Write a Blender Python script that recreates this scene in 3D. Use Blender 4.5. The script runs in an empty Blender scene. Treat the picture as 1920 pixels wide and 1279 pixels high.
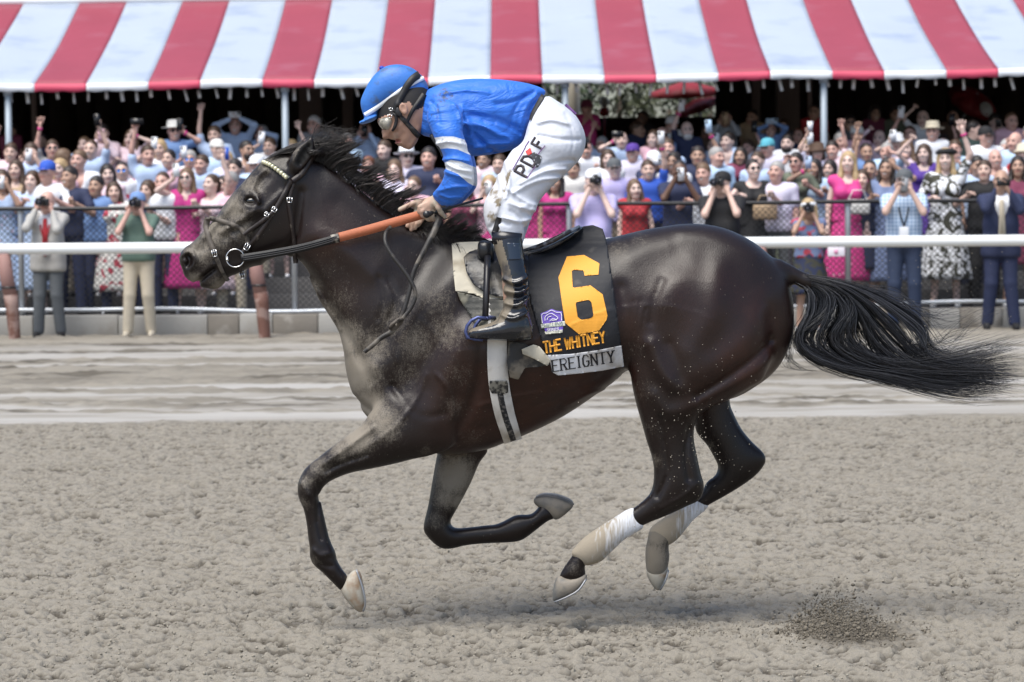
import bpy, bmesh, math, random
import numpy as np
from mathutils import Vector, Matrix
random.seed(7); RNG = np.random.default_rng(7)
S = bpy.context.scene
COL = S.collection
# ------------------------------------------------------------------ camera
PITCH, ROLL = math.radians(2.51), math.radians(-0.5)
CAM = np.array([0.0, -12.0, 1.6])
_f = np.array([0, math.cos(PITCH), -math.sin(PITCH)])
_x0 = np.array([1.0, 0, 0]); _u0 = np.cross(_x0, _f)
CX = _x0 * math.cos(ROLL) + _u0 * math.sin(ROLL)
CU = np.cross(CX, _f)
CF = _f
cd = bpy.data.cameras.new('camera'); cam = bpy.data.objects.new('camera', cd); COL.objects.link(cam)
cd.sensor_width = 36.0; cd.lens = 112.5; cd.clip_start = 0.5; cd.clip_end = 2000
M = Matrix(((CX[0], CU[0], -CF[0], CAM[0]), (CX[1], CU[1], -CF[1], CAM[1]), (CX[2], CU[2], -CF[2], CAM[2]), (0, 0, 0, 1)))
cam.matrix_world = M
cd.dof.use_dof = True; cd.dof.focus_distance = 11.75; cd.dof.aperture_fstop = 7.1
S.camera = cam
# ------------------------------------------------------------------ sky and sun
SUN_EL, SUN_AZ = math.radians(64), math.radians(216)    # azimuth clockwise from +Y
w = bpy.data.worlds.new('World'); S.world = w; w.use_nodes = True
nt = w.node_tree
bg = nt.nodes['Background']; sky = nt.nodes.new('ShaderNodeTexSky'); sky.sky_type = 'NISHITA'
sky.sun_disc = False; sky.sun_elevation = SUN_EL; sky.sun_rotation = SUN_AZ
sky.air_density = 1.0; sky.dust_density = 2.5; sky.ozone_density = 1.0
nt.links.new(sky.outputs[0], bg.inputs[0]); bg.inputs[1].default_value = 0.115
sd = bpy.data.lights.new('sun', 'SUN'); so = bpy.data.objects.new('sun', sd); COL.objects.link(so)
sd.energy = 2.6; sd.angle = math.radians(42); sd.color = (1.0, 0.97, 0.90)
_sv = Vector((math.sin(SUN_AZ) * math.cos(SUN_EL), math.cos(SUN_AZ) * math.cos(SUN_EL), math.sin(SUN_EL)))
so.rotation_euler = (-_sv).to_track_quat('-Z', 'Y').to_euler(); so.location = (0, -6, 12)
S.view_settings.view_transform = 'Standard'; S.view_settings.look = 'None'
S.view_settings.gamma = 1.0; S.view_settings.use_curve_mapping = False
S.view_settings.exposure = 0.72
S.cycles.max_bounces = 6; S.cycles.diffuse_bounces = 3; S.cycles.glossy_bounces = 3
S.cycles.use_denoising = True
# ------------------------------------------------------------------ helpers
def ray(px, py):
    px = np.asarray(px, float); py = np.asarray(py, float)
    return ((px - 960) / 6000)[..., None] * CX - ((py - 639.5) / 6000)[..., None] * CU + CF
def at(px, py, Y):                       # the point seen at photo pixel (px,py) on the plane y=Y
    d = ray(px, py); t = (Y - CAM[1]) / d[..., 1]
    return CAM + d * t[..., None]
def W(px, py, Y):
    return Vector(at(px, py, Y))
def xz(pts, Y):
    a = np.array(pts, float); p = at(a[:, 0], a[:, 1], Y); return p[:, [0, 2]]

def mesh_from(name, V, Fq, smooth=True):
    V = np.asarray(V, np.float32)
    me = bpy.data.meshes.new(name)
    me.vertices.add(len(V)); me.vertices.foreach_set('co', V.ravel())
    if isinstance(Fq, np.ndarray):
        n, k = Fq.shape
        me.loops.add(n * k); me.loops.foreach_set('vertex_index', Fq.astype(np.int32).ravel())
        me.polygons.add(n); me.polygons.foreach_set('loop_start', np.arange(0, n * k, k, dtype=np.int32))
    else:
        L = np.array([i for f in Fq for i in f], np.int32); tot = np.array([len(f) for f in Fq], np.int32)
        st = np.concatenate([[0], np.cumsum(tot)[:-1]]).astype(np.int32) if len(tot) else np.zeros(0, np.int32)
        me.loops.add(len(L)); me.loops.foreach_set('vertex_index', L)
        me.polygons.add(len(tot)); me.polygons.foreach_set('loop_start', st)
    me.update(calc_edges=True)
    me.validate()
    if smooth: me.polygons.foreach_set('use_smooth', np.ones(len(me.polygons), bool))
    return me
def link(name, me, mats=None, parent=None, loc=None):
    o = bpy.data.objects.new(name, me); COL.objects.link(o)
    if mats is not None:
        for m in (mats if isinstance(mats, (list, tuple)) else [mats]):
            if len(me.materials) < len(mats if isinstance(mats, (list, tuple)) else [mats]): me.materials.append(m)
    if parent is not None: o.parent = parent
    if loc is not None: o.location = loc
    return o
def tag(o, label=None, cat=None, group=None, kind=None):
    if label: o['label'] = label
    if cat: o['category'] = cat
    if group: o['group'] = group
    if kind: o['kind'] = kind
    return o
def empty(name, loc=(0, 0, 0), rz=0):
    o = bpy.data.objects.new(name, None); COL.objects.link(o); o.location = loc; o.rotation_euler = (0, 0, rz)
    o.empty_display_size = .1
    return o

class MB:                                # collects simple solids into ONE mesh
    def __init__(s): s.V = []; s.F = []; s.m = []
    def add(s, V, F, mi=0):
        b = len(s.V); s.V.extend([tuple(v) for v in V]); s.F.extend([tuple(i + b for i in f) for f in F]); s.m.extend([mi] * len(F))
    def box(s, x0, x1, y0, y1, z0, z1, mi=0):
        v = [(x, y, z) for x in (x0, x1) for y in (y0, y1) for z in (z0, z1)]
        s.add(v, [(0, 1, 3, 2), (4, 6, 7, 5), (0, 4, 5, 1), (2, 3, 7, 6), (0, 2, 6, 4), (1, 5, 7, 3)], mi)
    def tube(s, pts, r, n=8, mi=0, cap=True, ell=1.0):
        pts = [Vector(p) for p in pts]; rs = r if isinstance(r, (list, tuple)) else [r] * len(pts)
        V = []; up = None
        for i, p in enumerate(pts):
            d = (pts[min(i + 1, len(pts) - 1)] - pts[max(i - 1, 0)]).normalized()
            if up is None:
                up = Vector((0, 0, 1)) if abs(d.z) < .9 else Vector((1, 0, 0))
            a = d.cross(up).normalized(); b = a.cross(d).normalized(); up = b
            for k in range(n):
                t = 2 * math.pi * k / n
                V.append(p + a * (math.cos(t) * rs[i]) + b * (math.sin(t) * rs[i] * ell))
        F = []
        for i in range(len(pts) - 1):
            for k in range(n):
                k2 = (k + 1) % n; F.append((i * n + k, i * n + k2, (i + 1) * n + k2, (i + 1) * n + k))
        if cap: F.append(tuple(range(n - 1, -1, -1))); F.append(tuple((len(pts) - 1) * n + k for k in range(n)))
        s.add(V, F, mi)
    def lathe(s, prof, c=(0, 0, 0), n=16, mi=0, sx=1, sy=1):
        V = []; m = len(prof)
        for r, z in prof:
            for k in range(n):
                t = 2 * math.pi * k / n; V.append((c[0] + r * sx * math.cos(t), c[1] + r * sy * math.sin(t), c[2] + z))
        F = [(i * n + k, i * n + (k + 1) % n, (i + 1) * n + (k + 1) % n, (i + 1) * n + k) for i in range(m - 1) for k in range(n)]
        F.append(tuple(range(n - 1, -1, -1))); F.append(tuple((m - 1) * n + k for k in range(n)))
        s.add(V, F, mi)
    def mesh(s, name, smooth=False):
        me = mesh_from(name, np.array(s.V, np.float32).reshape(-1, 3), s.F, smooth)
        if any(s.m) and len(me.polygons) == len(s.m): me.polygons.foreach_set('material_index', np.array(s.m, np.int32))
        return me
    def build(s, name, mats, parent=None, smooth=False, bevel=0, loc=None):
        o = link(name, s.mesh(name, smooth), mats, parent, loc)
        if bevel:
            b = o.modifiers.new('bevel', 'BEVEL'); b.width = bevel; b.segments = 2; b.limit_method = 'ANGLE'
        return o

# ---------- materials
_mc = {}
def mat(name, c, rough=.6, metal=0.0, spec=.5, var=0.0, vs=20.0, bump=0.0, bs=60.0, c2=None, c2lo=.5, c2hi=.6, c2s=8.0, sheen=0, det=4, coat=0, trans=0, stretch=None):
    """principled material with noise tint (var), a second colour in noise patches (c2) and fine relief (bump)"""
    if name in _mc: return _mc[name]
    m = bpy.data.materials.new(name); m.use_nodes = True; _mc[name] = m
    t = m.node_tree; p = t.nodes['Principled BSDF']
    p.inputs['Roughness'].default_value = rough; p.inputs['Metallic'].default_value = metal
    p.inputs['Specular IOR Level'].default_value = spec
    p.inputs['Base Color'].default_value = (*c, 1)
    if sheen: p.inputs['Sheen Weight'].default_value = sheen
    if coat: p.inputs['Coat Weight'].default_value = coat; p.inputs['Coat Roughness'].default_value = .08
    if var or c2 or bump:
        tc = t.nodes.new('ShaderNodeTexCoord'); co = tc.outputs['Object']
        if stretch:
            mp = t.nodes.new('ShaderNodeMapping'); mp.inputs['Scale'].default_value = stretch
            t.links.new(co, mp.inputs[0]); co = mp.outputs[0]
    cur = None
    def noise(sc, d=det):
        n = t.nodes.new('ShaderNodeTexNoise'); n.inputs['Scale'].default_value = sc; n.inputs['Detail'].default_value = d
        t.links.new(co, n.inputs['Vector']); return n.outputs['Fac']
    def mix(a, b, f):
        x = t.nodes.new('ShaderNodeMix'); x.data_type = 'RGBA'
        t.links.new(f, x.inputs['Factor'])
        if isinstance(a, tuple): x.inputs['A'].default_value = (*a, 1)
        else: t.links.new(a, x.inputs['A'])
        if isinstance(b, tuple): x.inputs['B'].default_value = (*b, 1)
        else: t.links.new(b, x.inputs['B'])
        return x.outputs['Result']
    if var:
        cur = mix(tuple(max(0, v * (1 - var)) for v in c), tuple(min(1, v * (1 + var)) for v in c), noise(vs))
    if c2:
        r = t.nodes.new('ShaderNodeMapRange'); r.inputs['From Min'].default_value = c2lo; r.inputs['From Max'].default_value = c2hi
        t.links.new(noise(c2s, 6), r.inputs['Value'])
        cur = mix(cur if cur else tuple(c), tuple(c2), r.outputs[0])
    if cur: t.links.new(cur, p.inputs['Base Color'])
    if bump:
        b = t.nodes.new('ShaderNodeBump'); b.inputs['Strength'].default_value = 1; b.inputs['Distance'].default_value = bump
        t.links.new(noise(bs), b.inputs['Height']); t.links.new(b.outputs[0], p.inputs['Normal'])
    return m

# ---------- implicit surfaces
def surface_nets(F, org, h):
    nx, ny, nz = F.shape
    ins = F < 0
    cnt = np.zeros((nx - 1, ny - 1, nz - 1), np.int8)
    for dx in (0, 1):
        for dy in (0, 1):
            for dz in (0, 1):
                cnt += ins[dx:nx - 1 + dx, dy:ny - 1 + dy, dz:nz - 1 + dz]
    act = (cnt > 0) & (cnt < 8)
    I = np.argwhere(act)
    idx = np.full(act.shape, -1, np.int32); idx[act] = np.arange(len(I))
    cor = {}
    for dx in (0, 1):
        for dy in (0, 1):
            for dz in (0, 1):
                cor[(dx, dy, dz)] = F[I[:, 0] + dx, I[:, 1] + dy, I[:, 2] + dz]
    acc = np.zeros((len(I), 3)); n = np.zeros(len(I))
    for a in cor:
        for ax in range(3):
            if a[ax] == 0:
                b = list(a); b[ax] = 1; b = tuple(b)
                fa, fb = cor[a], cor[b]
                m = (fa < 0) != (fb < 0)
                t = np.where(m, fa / np.where(m, fa - fb, 1), 0)
                p = np.tile(np.array(a, float), (len(I), 1)); p[:, ax] = t
                acc += p * m[:, None]; n += m
    V = (I + acc / n[:, None]) * np.asarray(h) + np.asarray(org)
    Q = []
    # x edges
    e = ins[:-1] != ins[1:]
    E = np.argwhere(e[:, 1:-1, 1:-1]) + [0, 1, 1]
    def quad(E, c, s):
        q = np.stack([idx[tuple((E + np.array(k)).T)] for k in c], 1)
        q[s] = q[s][:, ::-1]; return q
    if len(E): Q.append(quad(E, [(0, -1, -1), (0, 0, -1), (0, 0, 0), (0, -1, 0)], ~ins[tuple(E.T)]))
    e = ins[:, :-1] != ins[:, 1:]
    E = np.argwhere(e[1:-1, :, 1:-1]) + [1, 0, 1]
    if len(E): Q.append(quad(E, [(-1, 0, -1), (-1, 0, 0), (0, 0, 0), (0, 0, -1)], ~ins[tuple(E.T)]))
    e = ins[:, :, :-1] != ins[:, :, 1:]
    E = np.argwhere(e[1:-1, 1:-1, :]) + [1, 1, 0]
    if len(E): Q.append(quad(E, [(-1, -1, 0), (0, -1, 0), (0, 0, 0), (-1, 0, 0)], ~ins[tuple(E.T)]))
    Q = np.concatenate(Q) if Q else np.zeros((0, 4), int)
    Q = Q[(Q >= 0).all(1)]
    return V, Q
def relax(V, Q, it=2, lam=.5):
    e = np.concatenate([Q[:, [0, 1]], Q[:, [1, 2]], Q[:, [2, 3]], Q[:, [3, 0]]])
    deg = np.bincount(e.ravel(), minlength=len(V)).astype(float)
    for k in range(it):
        l = lam if k % 2 == 0 else -lam * 1.03
        acc = np.stack([np.bincount(e[:, 0], V[e[:, 1], c], len(V)) + np.bincount(e[:, 1], V[e[:, 0], c], len(V)) for c in range(3)], 1)
        V = V + l * (acc / np.maximum(deg, 1)[:, None] - V)
    return V
def smin(a, b, k):
    h = np.maximum(k - np.abs(a - b), 0) / k
    return np.minimum(a, b) - h * h * k * .25
def catmull(P, closed=True, n=3):
    P = np.asarray(P, float); N = len(P); out = []
    rng = range(N) if closed else range(N - 1)
    for i in rng:
        g = (lambda j: P[j % N]) if closed else (lambda j: P[min(max(j, 0), N - 1)])
        p0, p1, p2, p3 = g(i - 1), g(i), g(i + 1), g(i + 2)
        for t in np.arange(n) / n:
            out.append(.5 * (2 * p1 + (p2 - p0) * t + (2 * p0 - 5 * p1 + 4 * p2 - p3) * t * t + (3 * p1 - p0 - 3 * p2 + p3) * t ** 3))
    if not closed: out.append(P[-1])
    return np.array(out)
def poly_sd(P, X, Z):
    """signed distance to closed polygon, positive inside"""
    d2 = np.full(X.shape, 1e9); inside = np.zeros(X.shape, bool)
    N = len(P)
    for i in range(N):
        a, b = P[i], P[(i + 1) % N]; e = b - a; L = e @ e
        if L < 1e-12: continue
        t = np.clip(((X - a[0]) * e[0] + (Z - a[1]) * e[1]) / L, 0, 1)
        d2 = np.minimum(d2, (X - a[0] - t * e[0]) ** 2 + (Z - a[1] - t * e[1]) ** 2)
        c = (a[1] > Z) != (b[1] > Z)
        if abs(e[1]) > 1e-12: inside ^= c & (X < e[0] * (Z - a[1]) / e[1] + a[0])
    return np.where(inside, 1, -1) * np.sqrt(d2)
def snap(P, X, Z):
    """nearest points on the outline"""
    d2 = np.full(X.shape, 1e18); NX = X.copy(); NZ = Z.copy(); N = len(P)
    for i in range(N):
        a, b = P[i], P[(i + 1) % N]; e = b - a; L = max(e @ e, 1e-12)
        t = np.clip(((X - a[0]) * e[0] + (Z - a[1]) * e[1]) / L, 0, 1); x = a[0] + t * e[0]; z = a[1] + t * e[1]
        q = (X - x) ** 2 + (Z - z) ** 2; m = q < d2; d2 = np.where(m, q, d2); NX = np.where(m, x, NX); NZ = np.where(m, z, NZ)
    return NX, NZ
def line_d(P, X, Z):
    d2 = np.full(X.shape, 1e9)
    for a, b in zip(P[:-1], P[1:]):
        e = b - a; L = max(e @ e, 1e-12)
        t = np.clip(((X - a[0]) * e[0] + (Z - a[1]) * e[1]) / L, 0, 1)
        d2 = np.minimum(d2, (X - a[0] - t * e[0]) ** 2 + (Z - a[1] - t * e[1]) ** 2)
    return np.sqrt(d2)
def idw(ctrl, X, Z, Y):
    if np.isscalar(ctrl): return np.full(X.shape, float(ctrl))
    num = 0; den = 0
    q = xz([c[:2] for c in ctrl], Y)
    for (x, z), c in zip(q, ctrl):
        wt = 1 / ((X - x) ** 2 + (Z - z) ** 2 + .004) ** 1.5
        num = num + wt * c[2]; den = den + wt
    return num / den

class Field:
    def __init__(s, lo, hi, h, hy=None):
        s.h = h; s.hy = hy or h
        s.lo = np.array(lo, float)
        s.n = np.array([int((hi[0] - lo[0]) / h) + 1, int((hi[1] - lo[1]) / s.hy) + 1, int((hi[2] - lo[2]) / h) + 1])
        s.x = s.lo[0] + np.arange(s.n[0]) * h; s.y = s.lo[1] + np.arange(s.n[1]) * s.hy; s.z = s.lo[2] + np.arange(s.n[2]) * h
        s.F = np.full(s.n, 1.0, np.float32)
    def sub(s, lo, hi):
        r = []
        for ax, arr in ((0, s.x), (1, s.y), (2, s.z)):
            a = int(np.searchsorted(arr, lo[ax])); b = int(np.searchsorted(arr, hi[ax]))
            r.append(slice(max(a, 0), max(b, 1)))
        return tuple(r)
    def union(s, sl, G, k):
        A = s.F[sl]
        s.F[sl] = smin(A, G.astype(np.float32), k) if k > 0 else np.minimum(A, G)
    def part(s, pts, Y, k, yc=None, blend=.03, smooth=3, pad=.05, grow=0.0, yamp=0):
        """inflate a side outline (photo pixels on plane y=Y): circular section scaled in y by k"""
        P = xz(catmull(pts, True, smooth) if smooth > 1 else pts, Y)
        pad = max(pad, blend + .035)
        lo = P.min(0) - pad; hi = P.max(0) + pad
        ix = slice(max(int((lo[0] - s.lo[0]) / s.h), 0), min(int((hi[0] - s.lo[0]) / s.h) + 2, s.n[0]))
        iz = slice(max(int((lo[1] - s.lo[2]) / s.h), 0), min(int((hi[1] - s.lo[2]) / s.h) + 2, s.n[2]))
        X, Z = np.meshgrid(s.x[ix], s.z[iz], indexing='ij')
        d = poly_sd(P, X, Z) + grow
        u = s._poisson(d)
        K = idw(k, X, Z, Y); C = idw(Y if yc is None else yc, X, Z, Y)
        gx, gz = np.gradient(u, s.h); g2 = gx ** 2 + gz ** 2
        ymax = (np.sqrt(np.maximum(u, 0)) * K).max() + pad
        cmin, cmax = C.min(), C.max()
        iy = slice(max(int((cmin - ymax - s.lo[1]) / s.hy), 0), min(int((cmax + ymax - s.lo[1]) / s.hy) + 2, s.n[1]))
        yy = s.y[iy][None, :, None]
        q = (yy - C[:, None, :])
        f = (q / K[:, None, :]) ** 2 - u[:, None, :]
        gr = np.sqrt(4 * q ** 2 / K[:, None, :] ** 4 + g2[:, None, :] + 1e-5)
        G = f / gr + 4 * np.maximum(0, -d - (pad - .035))[:, None, :] + 4 * np.maximum(0, np.abs(q) - (ymax - .035))
        s.union((ix, iy, iz), G, blend)
        return (ix, iy, iz), G
    def _poisson(s, d):
        h = s.h; m = d > 0
        N = max(8, min(m.any(1).sum(), m.any(0).sum()))
        step = 1
        if m.sum() > 30000: step = 2
        dd = d[::step, ::step]; mm = dd > 0; hh = h * step
        u = np.where(mm, np.maximum(dd, 0) * dd.max(), 0.0)
        om = 2 / (1 + math.pi / max(N / step, 8))
        I, J = np.indices(u.shape); red = ((I + J) % 2 == 0) & mm; blk = ((I + J) % 2 == 1) & mm
        ext = -2 * max(dd.max(), .01)
        u = np.pad(u, 1)
        inner = (slice(1, -1), slice(1, -1))
        # ghost values outside: linear continuation through the exact outline
        it = int(5 * N / step) + 40
        gh = None
        for k in range(it):
            for c in (red, blk):
                r = .25 * (u[:-2, 1:-1] + u[2:, 1:-1] + u[1:-1, :-2] + u[1:-1, 2:] + 2 * hh * hh) - u[inner]
                u[inner] += om * r * c
        u = u[inner]
        safe = dd > 1.6 * hh
        g = np.where(safe, u / np.where(safe, dd, 1), 0.0); wgt = safe.astype(float)
        # the mask edge lies up to a cell outside the outline; continue g by diffusion
        for k in range(14):
            def box(a):
                p = np.pad(a, 1, mode='edge')
                return (p[:-2, 1:-1] + p[2:, 1:-1] + p[1:-1, :-2] + p[1:-1, 2:] + p[:-2, :-2] + p[2:, 2:] + p[:-2, 2:] + p[2:, :-2] + p[1:-1, 1:-1]) / 9
            gn, wn = box(g * wgt), box(wgt)
            new = wn > 1e-6
            g = np.where(safe, g, np.where(new, gn / np.maximum(wn, 1e-9), g)); wgt = np.where(safe, 1.0, np.where(new, np.maximum(wn, .05), 0))
        gm = g[safe].mean() if safe.any() else .02
        g = np.where(wgt > 0, g, gm)
        if step == 2:
            gi = np.repeat(np.repeat(g, 2, 0), 2, 1)[:d.shape[0], :d.shape[1]]
            for k in range(3):
                p = np.pad(gi, 1, mode='edge')
                gi = (p[:-2, 1:-1] + p[2:, 1:-1] + p[1:-1, :-2] + p[1:-1, 2:] + 4 * p[1:-1, 1:-1]) / 8
            g = gi
        return d * np.maximum(g, 1e-4)
    def capsule(s, a, b, ra, rb, k=.01, sq=None):
        a = np.array(a, float); b = np.array(b, float); R = max(ra, rb) + .02 + 1.2 * k
        sl = s.sub(np.minimum(a, b) - R, np.maximum(a, b) + R)
        X, Y, Z = np.meshgrid(s.x[sl[0]], s.y[sl[1]], s.z[sl[2]], indexing='ij', sparse=True)
        e = b - a; L = max(e @ e, 1e-12)
        t = np.clip(((X - a[0]) * e[0] + (Y - a[1]) * e[1] + (Z - a[2]) * e[2]) / L, 0, 1)
        G = np.sqrt((X - a[0] - t * e[0]) ** 2 + (Y - a[1] - t * e[1]) ** 2 + (Z - a[2] - t * e[2]) ** 2) - (ra + (rb - ra) * t)
        s.union(sl, G, k)
    def ellipsoid(s, c, r, k=.01, rot=None, cut=False):
        c = np.array(c, float); r = np.array(r, float); R = r.max() + .02 + 1.2 * k
        sl = s.sub(c - R, c + R)
        X, Y, Z = np.meshgrid(s.x[sl[0]] - c[0], s.y[sl[1]] - c[1], s.z[sl[2]] - c[2], indexing='ij')
        if rot is not None:
            Rm = np.array(rot.to_3x3() if hasattr(rot, 'to_3x3') else rot).T
            X, Y, Z = (Rm[i][0] * X + Rm[i][1] * Y + Rm[i][2] * Z for i in range(3))
        q = np.sqrt((X / r[0]) ** 2 + (Y / r[1]) ** 2 + (Z / r[2]) ** 2)
        g = np.sqrt((X / r[0] ** 2) ** 2 + (Y / r[1] ** 2) ** 2 + (Z / r[2] ** 2) ** 2) + 1e-9
        G = q * (q - 1) / g
        if cut:
            A = s.F[sl]; s.F[sl] = -smin(-A, G.astype(np.float32), k)
        else: s.union(sl, G, k)
    def stroke(s, pts, sig, amp, Y=0.0, side='both', ymin=None, curve=True):
        """sculpt: amp>0 raises, amp<0 carves along a photo polyline"""
        P = np.array(pts, float)
        P = catmull(P, False, 4) if curve and len(P) > 2 else P
        Q = xz(P, Y); R = 3 * sig
        ix = slice(max(int((Q[:, 0].min() - R - s.lo[0]) / s.h), 0), min(int((Q[:, 0].max() + R - s.lo[0]) / s.h) + 1, s.n[0]))
        iz = slice(max(int((Q[:, 1].min() - R - s.lo[2]) / s.h), 0), min(int((Q[:, 1].max() + R - s.lo[2]) / s.h) + 1, s.n[2]))
        X, Z = np.meshgrid(s.x[ix], s.z[iz], indexing='ij')
        b = -amp * np.exp(-(line_d(Q, X, Z) / sig) ** 2)
        yy = s.y
        if side == 'near': wy = (yy < (0 if ymin is None else ymin)).astype(float)
        elif side == 'far': wy = (yy > (0 if ymin is None else ymin)).astype(float)
        else: wy = np.ones(len(yy))
        s.F[ix, :, iz] += (b[:, None, :] * wy[None, :, None]).astype(np.float32)
    def mesh(s, it=2):
        V, Q = surface_nets(s.F, s.lo, (s.h, s.hy, s.h))
        return relax(V, Q, it), Q
    def heightmap(s):
        ins = s.F < 0
        j = ins.argmax(1); has = ins.any(1)
        jj = np.clip(j, 1, None)
        I, K = np.indices(j.shape)
        f1 = s.F[I, jj, K]; f0 = s.F[I, jj - 1, K]
        t = f0 / np.where(np.abs(f0 - f1) > 1e-9, f0 - f1, 1)
        H = np.where(has, s.lo[1] + (jj - 1 + np.clip(t, 0, 1)) * s.hy, np.nan)
        return H
def fill_nan(H, it=12):
    for k in range(it):
        m = np.isnan(H)
        if not m.any(): break
        P = np.pad(H, 1, mode='edge'); acc = np.zeros(H.shape); c = np.zeros(H.shape)
        for dx in (0, 1, 2):
            for dz in (0, 1, 2):
                q = P[dx:dx + H.shape[0], dz:dz + H.shape[1]]; ok = ~np.isnan(q)
                acc += np.where(ok, q, 0); c += ok
        H = np.where(m & (c > 0), acc / np.maximum(c, 1), H)
    return H
# ------------------------------------------------------------------ ground: the dirt track
def vnoise(x, y, seed=0):
    xi = np.floor(x).astype(np.int64); yi = np.floor(y).astype(np.int64); fx = x - xi; fy = y - yi
    def hsh(a, b):
        n = (a * 374761393 + b * 668265263 + seed * 974711) & 0x7fffffff
        n = ((n ^ (n >> 13)) * 1274126177) & 0x7fffffff
        return ((n ^ (n >> 16)) & 0xffff) / 65535.0 * 2 - 1
    u = fx * fx * fx * (fx * (fx * 6 - 15) + 10); v = fy * fy * fy * (fy * (fy * 6 - 15) + 10)
    a = hsh(xi, yi) * (1 - u) + hsh(xi + 1, yi) * u; b = hsh(xi, yi + 1) * (1 - u) + hsh(xi + 1, yi + 1) * u
    return a * (1 - v) + b * v
def row_of(py): return 6000 * 1.6 / (py - 376.5) - 12.0      # world y of the ground at a photo row
def build_track():
    ys = [-2.2]
    while ys[-1] < 27.0:
        d = ys[-1] + 12
        ys.append(ys[-1] + (max(.0085, .0105 * (d / 11) ** 1.55) if ys[-1] < row_of(786) else .045))
    ys = np.array(ys); nc = 620
    o_ = 1 + np.cumsum(np.linspace(.006, .09, 50)); c = np.concatenate([-o_[::-1], np.linspace(-1, 1, nc), o_])   # fine in front of the horse, coarser to the sides
    d = ys + 12
    X = c[None, :] * (d * .187)[:, None] + 0.0; Y = np.repeat(ys[:, None], len(c), 1)
    Z = np.zeros_like(X)
    rough = 1 / (1 + np.exp((Y - row_of(786) + .12 * vnoise(X * 1.2, Y * .6, 5)) * 9))      # loose harrowed dirt in front, rolled behind
    n = lambda s, sx=1.0, k=0: vnoise(X * s / sx + .37 * s, Y * s + 11.3 * k, k)
    wx = X + .02 * n(12, 1, 20); 
    def nn(s, sx, k): return vnoise(wx * s / sx, (Y + .02 * n(14, 1, 21)) * s, k)
    fine = nn(34, 1.25, 3) * .8 + nn(62, 1.2, 4) * .55 + nn(14, 1.8, 2) * .14
    pits = np.where(fine > 0, fine * .8, fine * 1.15) + .02
    H = rough * (.0215 * pits + .012 * n(2.2, 2.2, 6) + .006 * nn(6, 1.6, 7))
    Z += H
    # hoof prints already in the loose dirt
    pr = np.random.default_rng(11)
    for k in range(70):
        x, y = pr.uniform(-3.4, 3.4), pr.uniform(-1.6, 10.5); r = pr.uniform(.05, .085)
        q = ((X - x) / (r * 1.25)) ** 2 + ((Y - y) / r) ** 2
        m = q < 9
        Z[m] += (-.014 * np.exp(-q[m] * 1.2) + .012 * np.exp(-(np.sqrt(q[m]) - 1.5) ** 2 * 4)) * pr.uniform(.5, 1)
    # rolled part: low furrows left by the harrow, flat pale strips between
    far = 1 - rough
    pale = np.zeros_like(X); line = np.zeros_like(X)
    wob = .20 * n(.5, 1, 31) + .20 * n(2.4, 1.5, 32) + .17 * n(5.2, 2.2, 33) + .09 * n(11, 2.2, 36)
    for py, hgt, wd in ((766, .022, .085), (755, .020, .10), (746, .016, .10), (730, .026, .16), (712, .02, .25), (704, .016, .3), (694, .02, .35), (681, .018, .3), (672, .012, .3), (655, .014, .5), (640, .02, .7)):
        y0 = row_of(py); line += np.exp(-((Y - y0 + wob + wd * .5) / (wd * .65)) ** 2) * np.clip(.45 + .9 * n(2.3, 2.5, py + 1) + .4 * n(7, 2, py + 2), 0, 1); Z += far * hgt * np.exp(-((Y - y0 + wob) / wd) ** 2) * (.55 + .6 * n(1.6, 1.2, py))
    for py0, py1, a in ((768, 786, 1.0), (757, 763, .85), (748, 753, .7), (733, 742, .85), (717, 727, .95), (677, 680.5, .8), (657, 669, .8), (644, 653, .45)):
        ya, yb = row_of(py1), row_of(py0)
        yy = Y + wob * .8
        pale = np.maximum(pale, a * np.clip((yy - ya) / .14 + .5, 0, 1) * np.clip((yb - yy) / .14 + .5, 0, 1))
    Z += far * (1 - pale) * (.018 * n(5.5, 2.0, 41) + .014 * n(11, 2.0, 42) + .009 * n(24, 1.6, 43))
    pale *= far * np.clip(.72 + .5 * n(2.6, 5, 34) + .25 * n(9, 4, 35), .12, 1)
    V = np.stack([X, Y, Z], -1).reshape(-1, 3)
    idx = np.arange(X.size).reshape(X.shape)
    Q = np.stack([idx[:-1, :-1], idx[:-1, 1:], idx[1:, 1:], idx[1:, :-1]], -1).reshape(-1, 4)
    me = mesh_from('track', V, Q)
    # painted shade in pits and on furrow fronts, plus patchy moist soil
    shade_damp = rough * np.clip((.05 - fine) * 3.4, 0, 1) * 1.0 * np.clip(.8 + .35 * nn(4, 2, 61), .3, 1) + far * (1 - pale) * np.clip(.18 + .6 * n(3.0, 3, 51) + .3 * n(9, 3, 52), 0, 1) * .5
    shade_damp = np.maximum(shade_damp, far * np.clip(line * 1.2, 0, 1) * .85)
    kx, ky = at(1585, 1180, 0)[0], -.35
    kq = np.exp(-((X - kx) / .13) ** 2 - ((Y - ky) / .30) ** 2); shade_damp = np.maximum(shade_damp, np.clip(kq * 1.5 + .5 * pits, 0, 1) * .9 * (kq > .05))
    for nm, a in (('pale', pale), ('shade_damp', shade_damp)):
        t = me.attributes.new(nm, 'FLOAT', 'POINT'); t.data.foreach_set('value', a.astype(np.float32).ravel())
    return me
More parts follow.
